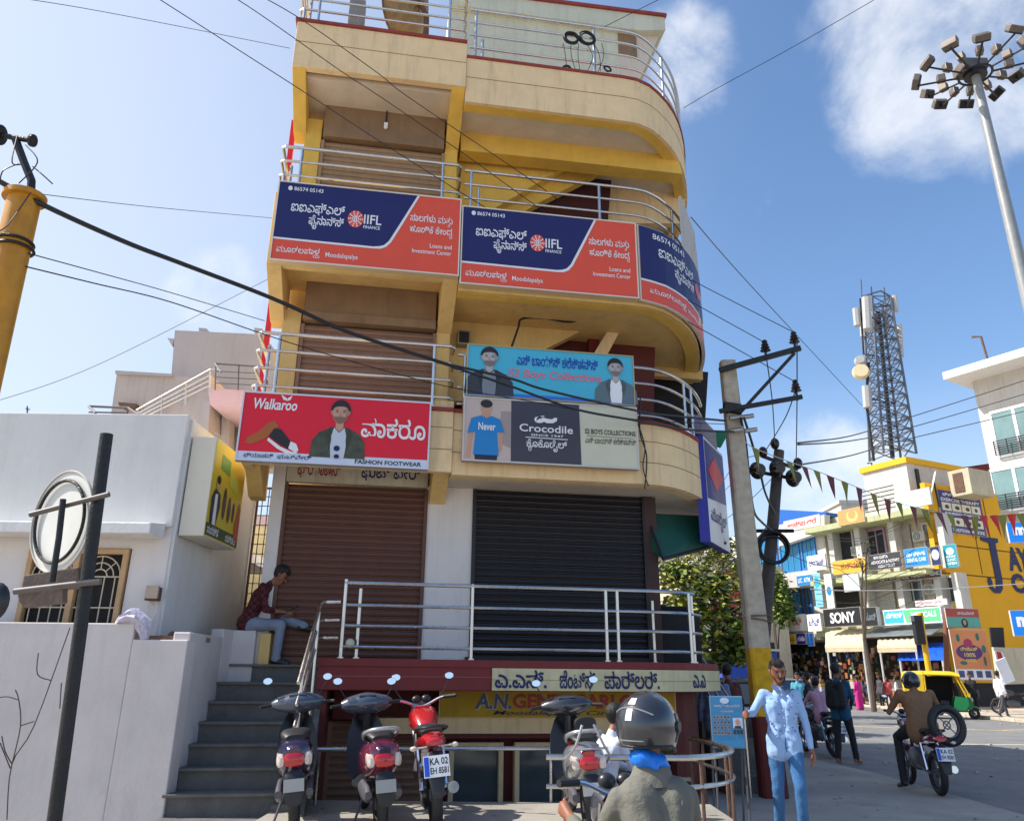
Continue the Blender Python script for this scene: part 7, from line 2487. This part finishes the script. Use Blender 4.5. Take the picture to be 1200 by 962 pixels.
def prof(mb, pts, x0, x1):
    return mb.prism([(x0, y, z) for y, z in pts], (x1-x0, 0, 0))


for s_ in (-1, 1):
    mb = prof(MB(), [(-1.15, .38), (-.5, .38), (-.5, .42), (-.48, .82), (-1.2, .86), (-1.22, .6)], s_*.60-.03, s_*.60+.03)
    t.part('rear_side_panel', mb, gr, bevel=.01)
    mb = prof(MB(), [(.42, .30), (.85, .30), (1.0, .55), (.98, .80), (.55, .84), (.45, .5)], s_*.52-.03, s_*.52+.03)
    t.part('front_side_panel', mb, gr, bevel=.01)
    t.part('sill', MB().box(s_*.58-.04, s_*.58+.04, -.5, .45, .28, .40), gr)
    t.part('roof_pillar', MB().tube([(s_*.60, -.48, .8), (s_*.60, -.46, 1.6)], .03).tube([(s_*.50, .95, .82), (s_*.54, .66, 1.62)], .03), yl)
    t.part('canopy_side', prof(MB(), [(-1.22, .86), (-.52, .84), (-.50, 1.66), (-1.20, 1.64)], s_*.615-.012, s_*.615+.012), yl)
t.part('canopy_roof', MB().loft([[(x, y, z) for x, z in [(-.62, z0), (-.55, z0+.09), (0, z0+.14), (.55, z0+.09), (.62, z0), (.6, z0-.04), (-.6, z0-.04)]] for y, z0 in ((-1.24, 1.56), (-1.15, 1.63), (-.3, 1.66), (.55, 1.64), (.82, 1.58))]), yl, smooth=True)
t.part('interior_shade_panel', MB().box(-.60, -.57, -.5, .6, .40, 1.6), blackcl)  # added black sheet standing in for the shade inside the cabin
t.part('partition', MB().box(-.56, .56, -.42, -.38, .33, .95), darkmetal)
t.part('canopy_back', MB().box(-.61, .61, -1.25, -1.22, .86, 1.6), yl)
t.part('rear_body', MB().box(-.57, .57, -1.2, -.9, .4, .85), gr, bevel=.04)
t.part('passenger_seat', MB().box(-.55, .55, -.88, -.4, .55, .72).box(-.55, .55, -1.0, -.88, .6, 1.15), seatm, bevel=.03)
t.part('driver_seat', MB().box(-.3, .3, .0, .35, .45, .68), seatm, bevel=.03)
t.part('floor_board', MB().box(-.56, .56, -1.2, .95, .27, .33), darkmetal)
fr_ = t.part('front_cowl', MB().loft([[(x*w_, y, z) for x in (-1, -.5, 0, .5, 1)]+[(x*w_, y-.12, z) for x in (1, 0, -1)] for (y, z, w_) in ((1.10, .34, .30), (1.16, .55, .42), (1.08, .78, .50), (.98, .86, .52))]), gr, smooth=True)
t.part('yellow_band', MB().box(-.5, .5, 1.0, 1.10, .80, .96), yl, parent=fr_, bevel=.02)
for s_ in (-1, 1):
    t.part('headlight', MB().disc((s_*.3, 1.14, .72), .085, (0, 1, 0), .06, 16), amber, parent=fr_)
ws = t.part('windshield', MB().prism([(-.5, 1.02, .96), (.5, 1.02, .96), (.54, .78, 1.52), (-.54, .78, 1.52)], (0, -.015, 0)), glassm)
mb = MB().tube([(-.5, 1.03, .95), (.5, 1.03, .95), (.55, .79, 1.53), (-.55, .79, 1.53), (-.5, 1.03, .95)], .025)
t.part('windshield_frame', mb, yl, parent=ws)
t.part('front_mudguard', MB().loft([sring(.9, .34, .10, .04), sring(1.1, .46, .12, .05), sring(1.3, .44, .11, .04), sring(1.42, .32, .08, .03)]), gr, smooth=True)
wheel(t, 1.18, .21, .10)
wheel(t, -.85, .21, .10, x=-.5)
wheel(t, -.85, .21, .10, x=.5)

# parked cars by the far side
carp = mat('silver_car_paint', s2l(170, 172, 176), .3, .5, coat=1., var=.04)
redcar = mat('white_car_paint', s2l(214, 214, 216), .3, coat=1., var=.04)


def car(label, x, y, head, m, z=0.):
    t = Thing('parked_car', label, 'car', (x, -y, z), W, 'cars parked near the tree', local=True, rot=R(head))

    def rg(yy, hw, zb, zt_, tw_):
        return [(-hw, yy, zb), (-hw, yy, zb+(zt_-zb)*.6), (-tw_, yy, zt_), (tw_, yy, zt_), (hw, yy, zb+(zt_-zb)*.6), (hw, yy, zb)]
    t.part('body', MB().loft([rg(-2.0, .72, .35, .80, .66), rg(-1.85, .82, .28, .92, .74), rg(-1.0, .85, .25, .95, .78), rg(1.0, .85, .25, .93, .76), rg(1.8, .80, .28, .78, .68), rg(2.05, .68, .35, .62, .60)]), m, smooth=True, bevel=.03)
    c_ = t.part('cabin', MB().loft([rg(-1.75, .74, .9, .98, .68), rg(-1.25, .74, .9, 1.42, .58), rg(.1, .74, .9, 1.46, .58), rg(1.0, .74, .88, .96, .66)]), glassm, smooth=True)
    t.part('roof', MB().loft([rg(-1.3, .60, 1.40, 1.45, .56), rg(.15, .60, 1.43, 1.49, .56)]), m, parent=c_, smooth=True)
    for s_ in (-1, 1):
        t.part('door_pillar', MB().tube([(s_*.76, -.5, .9), (s_*.60, -.5, 1.43)], .03), m, parent=c_)
        t.part('tail_light', MB().box(s_*.66-.1, s_*.66+.1, -2.0, -1.88, .68, .84), redl)
        t.part('headlight', MB().box(s_*.6-.12, s_*.6+.12, 1.9, 2.02, .58, .70), amber)
        t.part('wing_mirror', MB().ball((s_*.92, .7, .98), .09, .05, .07, 8), m)
        for yy in (-1.25, 1.3):
            wheel(t, yy, .30, .18, x=s_*.72)
    t.part('number_plate', MB().box(-.25, .25, -2.03, -2.0, .45, .57), white)
    return t


p = onY(884, 805, 19)
car('silver hatchback parked just left of the utility pole', p.x-.1, 20, -30, carp)
p = onY(905, 800, 30)
car('white car parked further back right of the utility pole', p.x+.3, 31, 20, redcar)
p = onY(893, 798, 25)
t = Thing('blue_stall', 'blue sheeted stall box standing behind the silver car', 'stall', (onY(868, 780, 30).x, -30, 0), W)
x_ = onY(873, 780, 30).x
t.part('stall_box', MB().box(x_-.9, x_+.9, 29.5, 30.5, .0, 1.3), darkmetal)
t.part('blue_sheet', MB().box(x_-1.0, x_+1.0, 29.4, 30.6, 1.3, 2.35), pm('sheet_blue', 30, 70, 170, .5, bump=.4), bevel=.05)
t.part('stall_roof', MB().box(x_-1.1, x_+1.1, 29.3, 30.7, 2.35, 2.42), wsh)
for i, (px, Y, lab) in enumerate([(921, 34, 'dark two wheeler parked below the red stall sign'), (985, 44, 'dark two wheeler parked under the first cream awning'), (1185, 36.5, 'dark two wheeler parked by the leaning boards')]):
    p = onY(px, 800, Y)
    motorcycle(lab, p.x, Y, .0 if i < 1 else .1, 60, -6, darkg)

# blue A board near the basement rail
Af = Frame((onY(858, 850, 9.6).x, 9.6, 0), -6)
b = bset('election_board', 'blue standing notice board with rows of small printed portraits', 831, 872, 815, 876, 0, pm('azure_board', 60, 140, 186), fr=Af, side=pm('board_back', 120, 150, 170), depth=.03)
b.text('lettering', [('ಅಭಿನಂದನೆ', .12, .9, .78, .84), ('ಶುಭಾಶಯಗಳು', .3, .7, .68, .73)], pm('pale_coral_letters', 226, 190, 180), 1, .01)
b.poly('print_mark', b.ell(.45, .91, .14, .06, 14), pm('pale_blue_band', 204, 214, 232), 0)
b.polys('printed_portrait', [[(.07+.105*i, yy), (.155+.105*i, yy), (.155+.105*i, yy+.075), (.07+.105*i, yy+.075)] for i in range(5) for yy in (.55, .45, .35, .25)], pm('portrait_grey', 150, 150, 160, var=.7, scale=60), 1)
b.polys('portrait_head', [b.ell(.112+.105*i, yy+.04, .022, .024, 8) for i in range(5) for yy in (.55, .45, .35, .25)], dkl, 2)
b.poly('printed_portrait', [(.66, .38), (.66, .58), (.95, .58), (.95, .38)], pm('pale_blue_band', 204, 214, 232), 1)
b.poly('printed_face', b.ell(.80, .50, .07, .06, 12), skin, 2)
b.poly('printed_coat', [(.69, .38), (.72, .43), (.88, .43), (.92, .38)], dkl, 2)
b.polys('printed_portrait', [[(.66+.1*i, .27), (.74+.1*i, .27), (.74+.1*i, .35), (.66+.1*i, .35)] for i in range(3)], dkl, 1)
u0, u1, z0, z1 = b.r[:4]
for (uu) in (u0+.02, u1-.02):
    b.t.part('leg', MB().tube([(uu, .04, z1), (uu, .02, 0)], .012).tube([(uu, .04, z1), (uu, .45, 0)], .012), greyp)

# pit railing in front of the basement, right side
t = Thing('pit_railing', 'curved steel railing round the basement well beside the blue notice board', 'railing', (3.6, 1.0, 0), B)
yr, yl_ = onY, None
top_ = [(640, 885, 7.9), (700, 884, 7.9), (786, 880, 7.9), (820, 875, 8.0), (848, 868, 8.3), (856, 862, 8.8), (840, 856, 9.4), (818, 851, 10.0), (806, 848, 10.3)]
P1 = [Vector((onY(a, b_, c_).x, c_, onY(a, b_, c_).z)) for a, b_, c_ in top_]
toB = lambda p: Vector(((p-B.o).dot(B.U), -(p-B.o).dot(B.N), p.z))
zt = sum(p.z for p in P1[:5])/5
Q1 = catmull([toB(p) for p in P1], 5)
rl = t.part('top_rail', MB().tube([(q.x, q.y, .84) for q in Q1], .026, 8), steel, smooth=True)
t.part('rail', MB().tube([(q.x, q.y, .60) for q in Q1], .02, 8), steel, parent=rl, smooth=True)
for i in (5, 15, 22, 28, 34, 39):
    q = Q1[min(i, len(Q1)-1)]
    t.part('post', MB().tube([(q.x, q.y, 0), (q.x, q.y, .84)], .018, 8), rustm, parent=rl)
t = Thing('low_front_rail', 'long straight steel rail running in front of the basement behind the bikes', 'railing', (0, 1.3, 0), B)
t.part('rail', MB().tube([(-1.25, -1.6, .77), (2.4, -1.6, .77)], .022, 8), steel, smooth=True)
for u_ in (-1.2, .1, 1.3, 2.35):
    t.part('post', MB().tube([(u_, -1.6, 0), (u_, -1.6, .77)], .018, 8), steel, smooth=True)
# steps with blue grill at the right of the basement
t = Thing('side_stair', 'narrow side stair with sloping steel rails at the right end of the deck', 'staircase', (4.5, -.3, 0), B)
for k in range(6):
    t.part('step', MB().fbox(4.28, 5.0, -.8-.26*k, -.55-.26*k, 0, .22*(k+1)), stone)
for dz in (0, .22, .42):
    t.part('rail', MB().tube([(4.45, .2, .95-dz), (4.2, 1.7, 2.25-dz)], .018, 6), steel, smooth=True)
t.part('post', MB().tube([(4.45, .2, 0), (4.45, .2, .98)], .02, 6), steel)
# ================================================================== UTILITY POLES
ts = bpy.data.materials.new('banded_pole_paint')
ts.use_nodes = True
nt = ts.node_tree
bsd = nt.nodes['Principled BSDF']
geo = nt.nodes.new('ShaderNodeTexCoord')
sx = nt.nodes.new('ShaderNodeSeparateXYZ')
nt.links.new(geo.outputs['Object'], sx.inputs[0])
no = nt.nodes.new('ShaderNodeTexNoise')
no.inputs['Scale'].default_value = 6
no.inputs['Detail'].default_value = 8
nt.links.new(geo.outputs['Object'], no.inputs['Vector'])
ad = nt.nodes.new('ShaderNodeMath')
ad.operation = 'MULTIPLY_ADD'
nt.links.new(no.outputs[0], ad.inputs[0])
ad.inputs[1].default_value = .08
nt.links.new(sx.outputs[2], ad.inputs[2])
rmp = nt.nodes.new('ShaderNodeValToRGB')
rmp.color_ramp.interpolation = 'CONSTANT'
dv = nt.nodes.new('ShaderNodeMath')
dv.operation = 'DIVIDE'
dv.inputs[1].default_value = 10
nt.links.new(ad.outputs[0], dv.inputs[0])
nt.links.new(dv.outputs[0], rmp.inputs[0])
Yu = 12.0
zb1 = onY(893, 842, Yu).z
zb2 = onY(885, 762, Yu).z
e_ = rmp.color_ramp.elements
e_[0].position = 0
e_[0].color = (*s2l(104, 40, 34), 1)
e_[1].position = (zb1+.04)/10
e_[1].color = (*s2l(214, 164, 24), 1)
n3 = rmp.color_ramp.elements.new((zb2+.04)/10)
n3.color = (*s2l(188, 176, 156), 1)
mxx = nt.nodes.new('ShaderNodeMix')
mxx.data_type = 'RGBA'
mxx.blend_type = 'MULTIPLY'
mxx.inputs[0].default_value = .6
nt.links.new(rmp.outputs[0], mxx.inputs[6])
n4 = nt.nodes.new('ShaderNodeTexNoise')
n4.inputs['Scale'].default_value = 9
n4.inputs['Detail'].default_value = 8
nt.links.new(geo.outputs['Object'], n4.inputs['Vector'])
r4 = nt.nodes.new('ShaderNodeMapRange')
nt.links.new(n4.outputs[0], r4.inputs[0])
r4.inputs[1].default_value = .3
r4.inputs[2].default_value = .65
r4.inputs[3].default_value = .55
cb4 = nt.nodes.new('ShaderNodeCombineColor')
for i in range(3):
    nt.links.new(r4.outputs[0], cb4.inputs[i])
nt.links.new(cb4.outputs[0], mxx.inputs[7])
nt.links.new(mxx.outputs[2], bsd.inputs['Base Color'])
bsd.inputs['Roughness'].default_value = .85
bp4 = nt.nodes.new('ShaderNodeBump')
bp4.inputs['Strength'].default_value = .4
nt.links.new(n4.outputs[0], bp4.inputs['Height'])
nt.links.new(bp4.outputs[0], bsd.inputs['Normal'])

ta, tb = onY(852, 424, Yu), onY(901, 880, Yu)
dd = (tb-ta).normalized()
base = ta+dd*(ta.z/-dd.z)
t = Thing('utility_pole', 'concrete electricity pole with yellow and maroon painted base and steel cross arms', 'utility pole', (base.x, -Yu, 0), W)
up = -dd
a_ = Vector((1, 0, 0))
a_ = (a_-up*a_.dot(up)).normalized()
b_ = up.cross(a_)


def sqr(c, hw, hd):
    return [c+a_*x*hw+b_*y*hd for x, y in [(-1, -.8), (-.8, -1), (.8, -1), (1, -.8), (1, .8), (.8, 1), (-.8, 1), (-1, .8)]]


t.part('pole_shaft', MB().loft([sqr(base, .17, .15), sqr(base.lerp(ta, .5), .14, .13), sqr(ta, .115, .10)]), ts, smooth=False)
U_ = lambda x, y, dY=0.: onY(x, y, Yu+dY)
arm = t.part('cross_arm', MB().tube([U_(843, 434, -.15), U_(938, 408, -.35)], .055, 4), steelb)
t.part('cross_arm', MB().tube([U_(843, 482, -.15), U_(940, 465, -.35)], .045, 4), steelb)
t.part('brace', MB().tube([U_(867, 484, -.15), U_(931, 414, -.33)], .035, 4), steelb)
t.part('clamp', MB().tube([U_(848, 477, -.12), U_(868, 480, -.12)], .09, 6), steelb)
ins = mat('brown_black_insulator', (.02, .013, .012), .25, var=.1)
for (x, y) in ((897, 405), (931, 395), (933, 452)):
    c_ = U_(x, y+6, -.3)
    mb = MB()
    for k in range(4):
        mb.tube([c_+Vector((0, 0, .05*k)), c_+Vector((0, 0, .03+.05*k))], [.085-.012*k, .06-.01*k], 14)
    mb.tube([c_-Vector((0, 0, .16)), c_], .02, 6)
    t.part('insulator', mb, ins, smooth=True)
for (x, y) in ((862, 490), (876, 489), (862, 505), (880, 505)):
    t.part('cable_clamp', MB().tube([U_(x-7, y, -.2), U_(x+7, y-2, -.2)], .035, 6), mat('silver_clamp', (.4, .4, .4), .4, .8))
t.part('binding_wire', MB().ring(U_(888, 722), .19, .01, up, 20, 5).ring(U_(888, 727), .19, .01, (up+Vector((.2, 0, 0))).normalized(), 20, 5), rustm)

Y2 = 17.
ta2, tb2_ = onY(913, 528, Y2), onY(893, 762, Y2)
dd2 = (tb2_-ta2).normalized()
base2 = ta2+dd2*(ta2.z/-dd2.z)
t = Thing('utility_pole', 'slimmer dark electricity pole leaning behind the banded concrete pole', 'utility pole', (base2.x, -Y2, 0), W)
t.part('pole_shaft', MB().tube([base2, ta2], [.16, .11], 12), mat('dark_concrete', (.10, .09, .085), .9, var=.3, scale=5, bump=.4), smooth=True)
V_ = lambda x, y, dY=0.: onY(x, y, Y2+dY)
t.part('cross_arm', MB().tube([V_(892, 534, -.2), V_(935, 550, -.2)], .045, 4), steelb)
t.part('cross_arm', MB().tube([V_(889, 553, -.2), V_(930, 561, -.2)], .045, 4), steelb)
for (x, y) in ((894, 530), (908, 520), (935, 543)):
    t.part('insulator', MB().ball(V_(x, y, -.2), .10, .10, .13, 12), ins, smooth=True)
for (x, y) in ((889, 551), (912, 549), (931, 560)):
    c_ = V_(x, y, -.35)
    t.part('insulator', MB().disc(c_, .19, (.3, -1, -.1), .12, 18, .10).disc(c_+Vector((0, -.08, 0)), .12, (.3, -1, -.1), .1, 14), ins, smooth=True)
c_ = V_(906, 642, -.2)
t.part('cross_arm', MB().tube([V_(870, 622, -.2), V_(930, 622, -.2)], .04, 5), steelb)
t2 = Thing('cable_coil', 'loop of thick black cable hanging on the slim dark pole', 'cable coil', (c_.x, -c_.y, c_.z-.3), W)
mb = MB()
random.seed(2)
for k in range(6):
    mb.ring(c_+Vector((random.uniform(-.03, .03), random.uniform(-.05, .05), random.uniform(-.03, .03))), .30+random.uniform(-.03, .03), .025, (random.uniform(-.2, .2), 1, random.uniform(-.2, .2)), 24, 6)
t2.part('coil', mb, cbm)

# ================================================================== OVERHEAD WIRES


def wire(label, pts, r, m=None, group=None, n=8):
    P = [onY(*p) for p in pts]
    Q = catmull(P, n)
    return solo('overhead_wire', label, 'wire', MB().tube(Q, r, 6), m or cbm, W, (P[0].x, -P[0].y, P[0].z), group, smooth=True)


TR = 'thin power wires from the top edge to the pole insulators'
wire('thick black cable drooping from the yellow pole across the building front', [(-30, 196, 5.0), (50, 240, 5.2), (145, 283, 5.7), (205, 306, 6.1), (300, 342, 6.8), (345, 361, 7.1), (405, 388, 7.6), (480, 413, 8.2), (540, 432, 8.7)], .020, n=6)
wire('upper strand of the split black cable crossing the turquoise sign', [(530, 428, 8.6), (600, 444, 9.1), (640, 457, 9.4), (740, 480, 10.2), (776, 486, 10.6), (850, 493, 11.7)], .016)
wire('lower strand of the split black cable crossing the turquoise sign', [(530, 430, 8.6), (594, 451, 9.1), (673, 479, 9.7), (741, 492, 10.2), (803, 503, 10.9), (860, 506, 11.7)], .016)
wire('thin black wire below the thick cable, ending at the shop signs', [(28, 312, 5.2), (110, 332, 5.8), (200, 354, 6.6), (310, 392, 7.6), (400, 420, 8.3), (520, 452, 9.0), (620, 470, 9.6), (742, 491, 10.2), (850, 497, 11.7)], .006)
wire('thin grey wire from the yellow pole to the left balcony railing', [(33, 297, 5.2), (110, 318, 6.0), (200, 343, 7.5), (310, 376, 9.2)], .005)
wire('power wire crossing the top of the building to the outer insulator', [(255, -30, 8.0), (345, 18, 8.6), (440, 84, 9.4), (477, 113, 9.6), (600, 196, 10.2), (740, 290, 11.0), (931, 390, 11.7)], .007)
wire('power wire from the top left to the inner insulator', [(230, -30, 8.2), (300, 14, 8.6), (400, 84, 9.2), (440, 110, 9.4), (540, 178, 9.9), (700, 290, 10.7), (897, 402, 11.7)], .007)
wire('power wire from the top left to the lower insulator', [(150, -24, 8.0), (300, 72, 8.8), (367, 115, 9.2), (475, 185, 9.7), (600, 262, 10.3), (740, 340, 11.0), (933, 448, 11.7)], .007)
wire('long thin wire from the terrace to the upper right sky', [(704, 34, 12.4), (772, 0, 12.0), (800, -14, 11.8)], .007)
wire('thin wire leaving the terrace corner rising to the top right', [(801, 127, 14.), (840, 104, 13.4), (930, 55, 12.6), (1030, -3, 12.0)], .007)
wire('thin wire from the left edge near the sky top', [(-20, -8, 9), (120, 14, 10.5), (340, 57, 13.0)], .006)
wire('faint wire crossing the left sky to the curved sign', [(50, 228, 6), (180, 243, 8), (322, 256, 10.5)], .004)
wire('faint sloping wire in the lower left sky', [(-10, 472, 14), (120, 425, 15), (328, 320, 17)], .006)
for i, pts in enumerate([[(935, 519, 16.8), (1000, 510, 26), (1060, 491, 34), (1200, 446, 40), (1260, 424, 42)], [(935, 521, 16.8), (1000, 516, 26), (1060, 503, 34), (1200, 462, 40), (1260, 443, 42)], [(935, 545, 16.8), (1000, 533, 26), (1062, 515, 34), (1200, 482, 40), (1260, 464, 42)]]):
    wire(['uppermost of three wires passing before the telecom tower', 'middle one of three wires passing before the telecom tower', 'lowest of three wires passing before the telecom tower'][i], pts, .02)
wire('thin wire falling from the terrace sky towards the telecom tower', [(810, 255, 14), (880, 335, 20), (1010, 475, 34)], .012)
wire('wire descending from the outer insulator to the slim pole', [(897, 412, 11.8), (905, 470, 13.5), (908, 520, 16.6)], .010)
wire('second wire descending beside the pole arms to the slim pole', [(934, 400, 11.8), (934, 470, 13.5), (933, 545, 16.6)], .010)
wire('slanting wire from the lower insulator to the slim pole', [(933, 455, 11.8), (920, 490, 13.5), (896, 530, 16.6)], .010)
wire('thick black cable looping down from the clamps to the cable coil', [(868, 490, 11.7), (874, 520, 12.4), (879, 570, 13.3), (884, 600, 14), (893, 612, 15.5), (905, 622, 16.6)], .022)
wire('second thick black cable hanging from the clamps to the slim pole', [(872, 490, 11.7), (880, 515, 12.4), (890, 550, 13.3), (897, 578, 14.4), (908, 602, 16.6)], .022)
wire('dark stay cable from the slim pole down behind the tree', [(900, 615, 16.6), (880, 640, 15), (862, 655, 14), (842, 672, 13)], .012)
for i, pts in enumerate([[(846, 566, 20), (866, 540, 18), (895, 533, 16.8)], [(846, 612, 20), (880, 585, 18), (905, 560, 16.8)], [(846, 578, 22), (870, 556, 18), (890, 552, 16.8)]]):
    wire(['upper thin wire between the hoarding and the slim pole', 'lower thin wire between the hoarding and the slim pole', 'middle thin wire between the hoarding and the slim pole'][i], pts, .008)
wire('wire sagging in front of the shop windows', [(950, 690, 34), (1000, 692, 36), (1100, 690, 38), (1210, 683, 40)], .02, pm('pale_wire', 190, 190, 180))
wire('second sagging wire left of the shop windows', [(905, 640, 30), (950, 660, 34), (985, 668, 38), (1010, 690, 42)], .015)

# bunting -----------------------------------------------------------------------
rope = [(868, 508, 11.9), (880, 523, 12.4), (925, 541, 14.), (960, 553, 15.5), (1000, 569, 17), (1040, 585, 19), (1080, 596, 21), (1120, 603, 23), (1160, 604, 25), (1215, 600, 27)]
RP = catmull([onY(*p) for p in rope], 12)
t = Thing('bunting', 'string of small maroon and olive triangular flags crossing above the street', 'bunting', (RP[0].x, -RP[0].y, RP[0].z), W)
t.part('string', MB().tube(RP, .008, 5), pm('string_white', 190, 186, 170))
mo, ol, rd = mat('maroon_flag_cloth', s2l(110, 34, 50), .8, var=.1), mat('olive_flag_cloth', s2l(130, 128, 44), .8, var=.1), mat('red_flag_cloth', s2l(200, 40, 44), .8, var=.1)
fx = [(886, 'o'), (924, 'o'), (943, 'm'), (957, 'o'), (974, 'm'), (989, 'o'), (1007, 'm'), (1023, 'o'), (1041, 'm'), (1054, 'o'), (1069, 'm'), (1085, 'o'), (1099, 'm'), (1114, 'o'), (1129, 'm'), (1142, 'o'), (1153, 'r'), (1165, 'r'), (1174, 'o'), (1187, 'r'), (1197, 'o')]
random.seed(9)
pr_ = []


def topx(p):
    cp, sp = math.cos(PITCH), math.sin(PITCH)
    X, Y, Z = p.x, p.y, p.z-EYE
    d = Y*cp+Z*sp
    x, y = X/d, (Z*cp-Y*sp)/d
    c, s = math.cos(ROLL), math.sin(ROLL)
    return 600+FOC*(c*x+s*y)


for px, k in fx:
    i = min(range(len(RP)-1), key=lambda j: abs(topx(RP[j])-px))
    p = RP[i]
    d = (RP[min(i+1, len(RP)-1)]-RP[i]).normalized()
    s_ = p.y/17*.95
    w_ = .24*s_
    tip = p+Vector((random.uniform(-.06, .09)*s_, random.uniform(-.12, .12)*s_, -.55*s_))
    vs = []
    a0, a1 = p-d*w_, p+d*w_
    nn = Vector((.1, 1, 0)).normalized()*.06*s_*random.uniform(-1, 1)
    mid0, mid1 = a0.lerp(tip, .5)+nn, a1.lerp(tip, .5)-nn*.5
    cc = (a0+a1)/2
    mb = MB().add([a0, cc+nn, a1, mid0, (mid0+mid1)/2-nn, mid1, tip], [(0, 3, 4, 1), (1, 4, 5, 2), (3, 6, 4), (4, 6, 5)])
    t.part('flag', mb, {'m': mo, 'o': ol, 'r': rd}[k], recalc=False)

# ================================================================== TREES
lf = []
for i, c_ in enumerate([(60, 92, 34), (92, 120, 40), (150, 160, 50), (176, 176, 70), (40, 66, 30), (120, 120, 40)]):
    lf.append(mat('leaf_%s' % ['mid', 'fresh', 'yellow', 'pale', 'dark', 'olive'][i], s2l(*[min(255, q*.98) for q in c_]), .6, var=.25, scale=3))


def tree(label, px, Y, crown, trunk_r, lean=(0, 0), leaf=.14, nl=9000, mats=None, bare=False, group=None, seed=1):
    """crown: list of (px, py, dY, rx, rz) leaf clumps"""
    random.seed(seed)
    b_ = onY(px, 800, Y)
    base = Vector((b_.x, Y, 0))
    t = Thing('street_tree', label, 'tree', (base.x, -Y, 0), W, group)
    mb = MB()
    cs = [(onY(a, b2, Y+dY), rx, rz) for a, b2, dY, rx, rz in crown]
    top = sum((c[0] for c in cs), Vector())/len(cs)
    fork = base.lerp(Vector((base.x+lean[0], Y, top.z)), .45)
    mb.tube(catmull([base, base.lerp(fork, .5)+Vector((.05, 0, 0)), fork], 4), [trunk_r*(1-.04*i) for i in range(9)], 8)
    for c, rx, rz in cs:
        m_ = fork.lerp(c, .5)+Vector((random.uniform(-.2, .2), random.uniform(-.2, .2), .1))
        pth = catmull([fork, m_, c+Vector((0, 0, rz*.2))], 4)
        mb.tube(pth, [trunk_r*.55*(1-.09*i) for i in range(len(pth))], 6)
        for k in range(5):
            e = c+Vector((random.uniform(-1, 1)*rx, random.uniform(-1, 1)*rx, random.uniform(-.6, 1)*rz))*.9
            mb.tube([c.lerp(m_, .3), (c+e)/2+Vector((0, 0, .08)), e], [trunk_r*.2, trunk_r*.12, .006], 5)
    t.part('trunk', mb, mat('bark', (.10, .075, .055), .95, var=.3, scale=8, bump=.6), smooth=True)
    for mi, m_ in enumerate(mats or lf):
        vs, fs = [], []
        share = nl//len(mats or lf)
        for i in range(share):
            c, rx, rz = random.choice(cs)
            while True:
                d = Vector((random.uniform(-1, 1), random.uniform(-1, 1), random.uniform(-1, 1)))
                if .25 < d.length < 1:
                    break
            # leaves gather in small tufts
            d = d*(1+.25*math.sin(d.x*9+mi)*math.cos(d.z*8+d.y*5))
            p = c+Vector((d.x*rx, d.y*rx, d.z*rz))
            a = random.uniform(0, 6.28)
            l_ = leaf*random.uniform(.6, 1.3)
            u = Vector((math.cos(a), math.sin(a), random.uniform(-.9, .3))).normalized()*l_
            w = u.cross(Vector((random.uniform(-1, 1), random.uniform(-1, 1), 1))).normalized()*l_*.28
            o = len(vs)
            vs += [p, p+u*.5+w, p+u, p+u*.5-w]
            fs.append((o, o+1, o+2, o+3))
        q = t.part('crown', MB().add(vs, fs), m_, recalc=False)
        q['kind'] = 'stuff'
    return t


tree('bushy roadside tree with yellow green leaves between the corner building and the pole', 835, 24,
     [(815, 690, 0, 1.1, .5), (850, 706, .5, .9, .5), (803, 715, -.3, .7, .5), (835, 730, 0, 1.0, .5), (812, 760, .2, .9, .6), (862, 735, .6, .6, .45), (792, 672, .3, .6, .4), (845, 768, .3, .6, .4), (868, 760, 0, .4, .4), (838, 684, .5, .6, .35)], .09, nl=3300, leaf=.24, seed=4)
tree('tall thin branched tree with sparse leaves behind the bushy tree', 800, 34,
     [(795, 655, 0, 1.4, .9), (830, 655, 1, 1.3, .8), (856, 652, 0, 1.0, .8), (842, 638, 0, .8, .6), (870, 668, 1, 1.1, .8), (812, 672, 0, 1.2, .8)], .12, nl=2600, leaf=.2, mats=[lf[0], lf[5], lf[3]], seed=6)
tree('small green tree right of the slim dark pole', 915, 30,
     [(912, 700, 0, .6, .8), (918, 716, 0, .5, .6), (909, 685, .2, .45, .6)], .07, nl=1800, leaf=.17, mats=[lf[0], lf[1], lf[2]], seed=8)
tree('tall thin street tree trunk before the black electronics sign', 1020, 40, [(1015, 640, 0, .5, .4), (1012, 660, 0, .5, .3)], .14, nl=120, leaf=.15, mats=[lf[4]], seed=10)
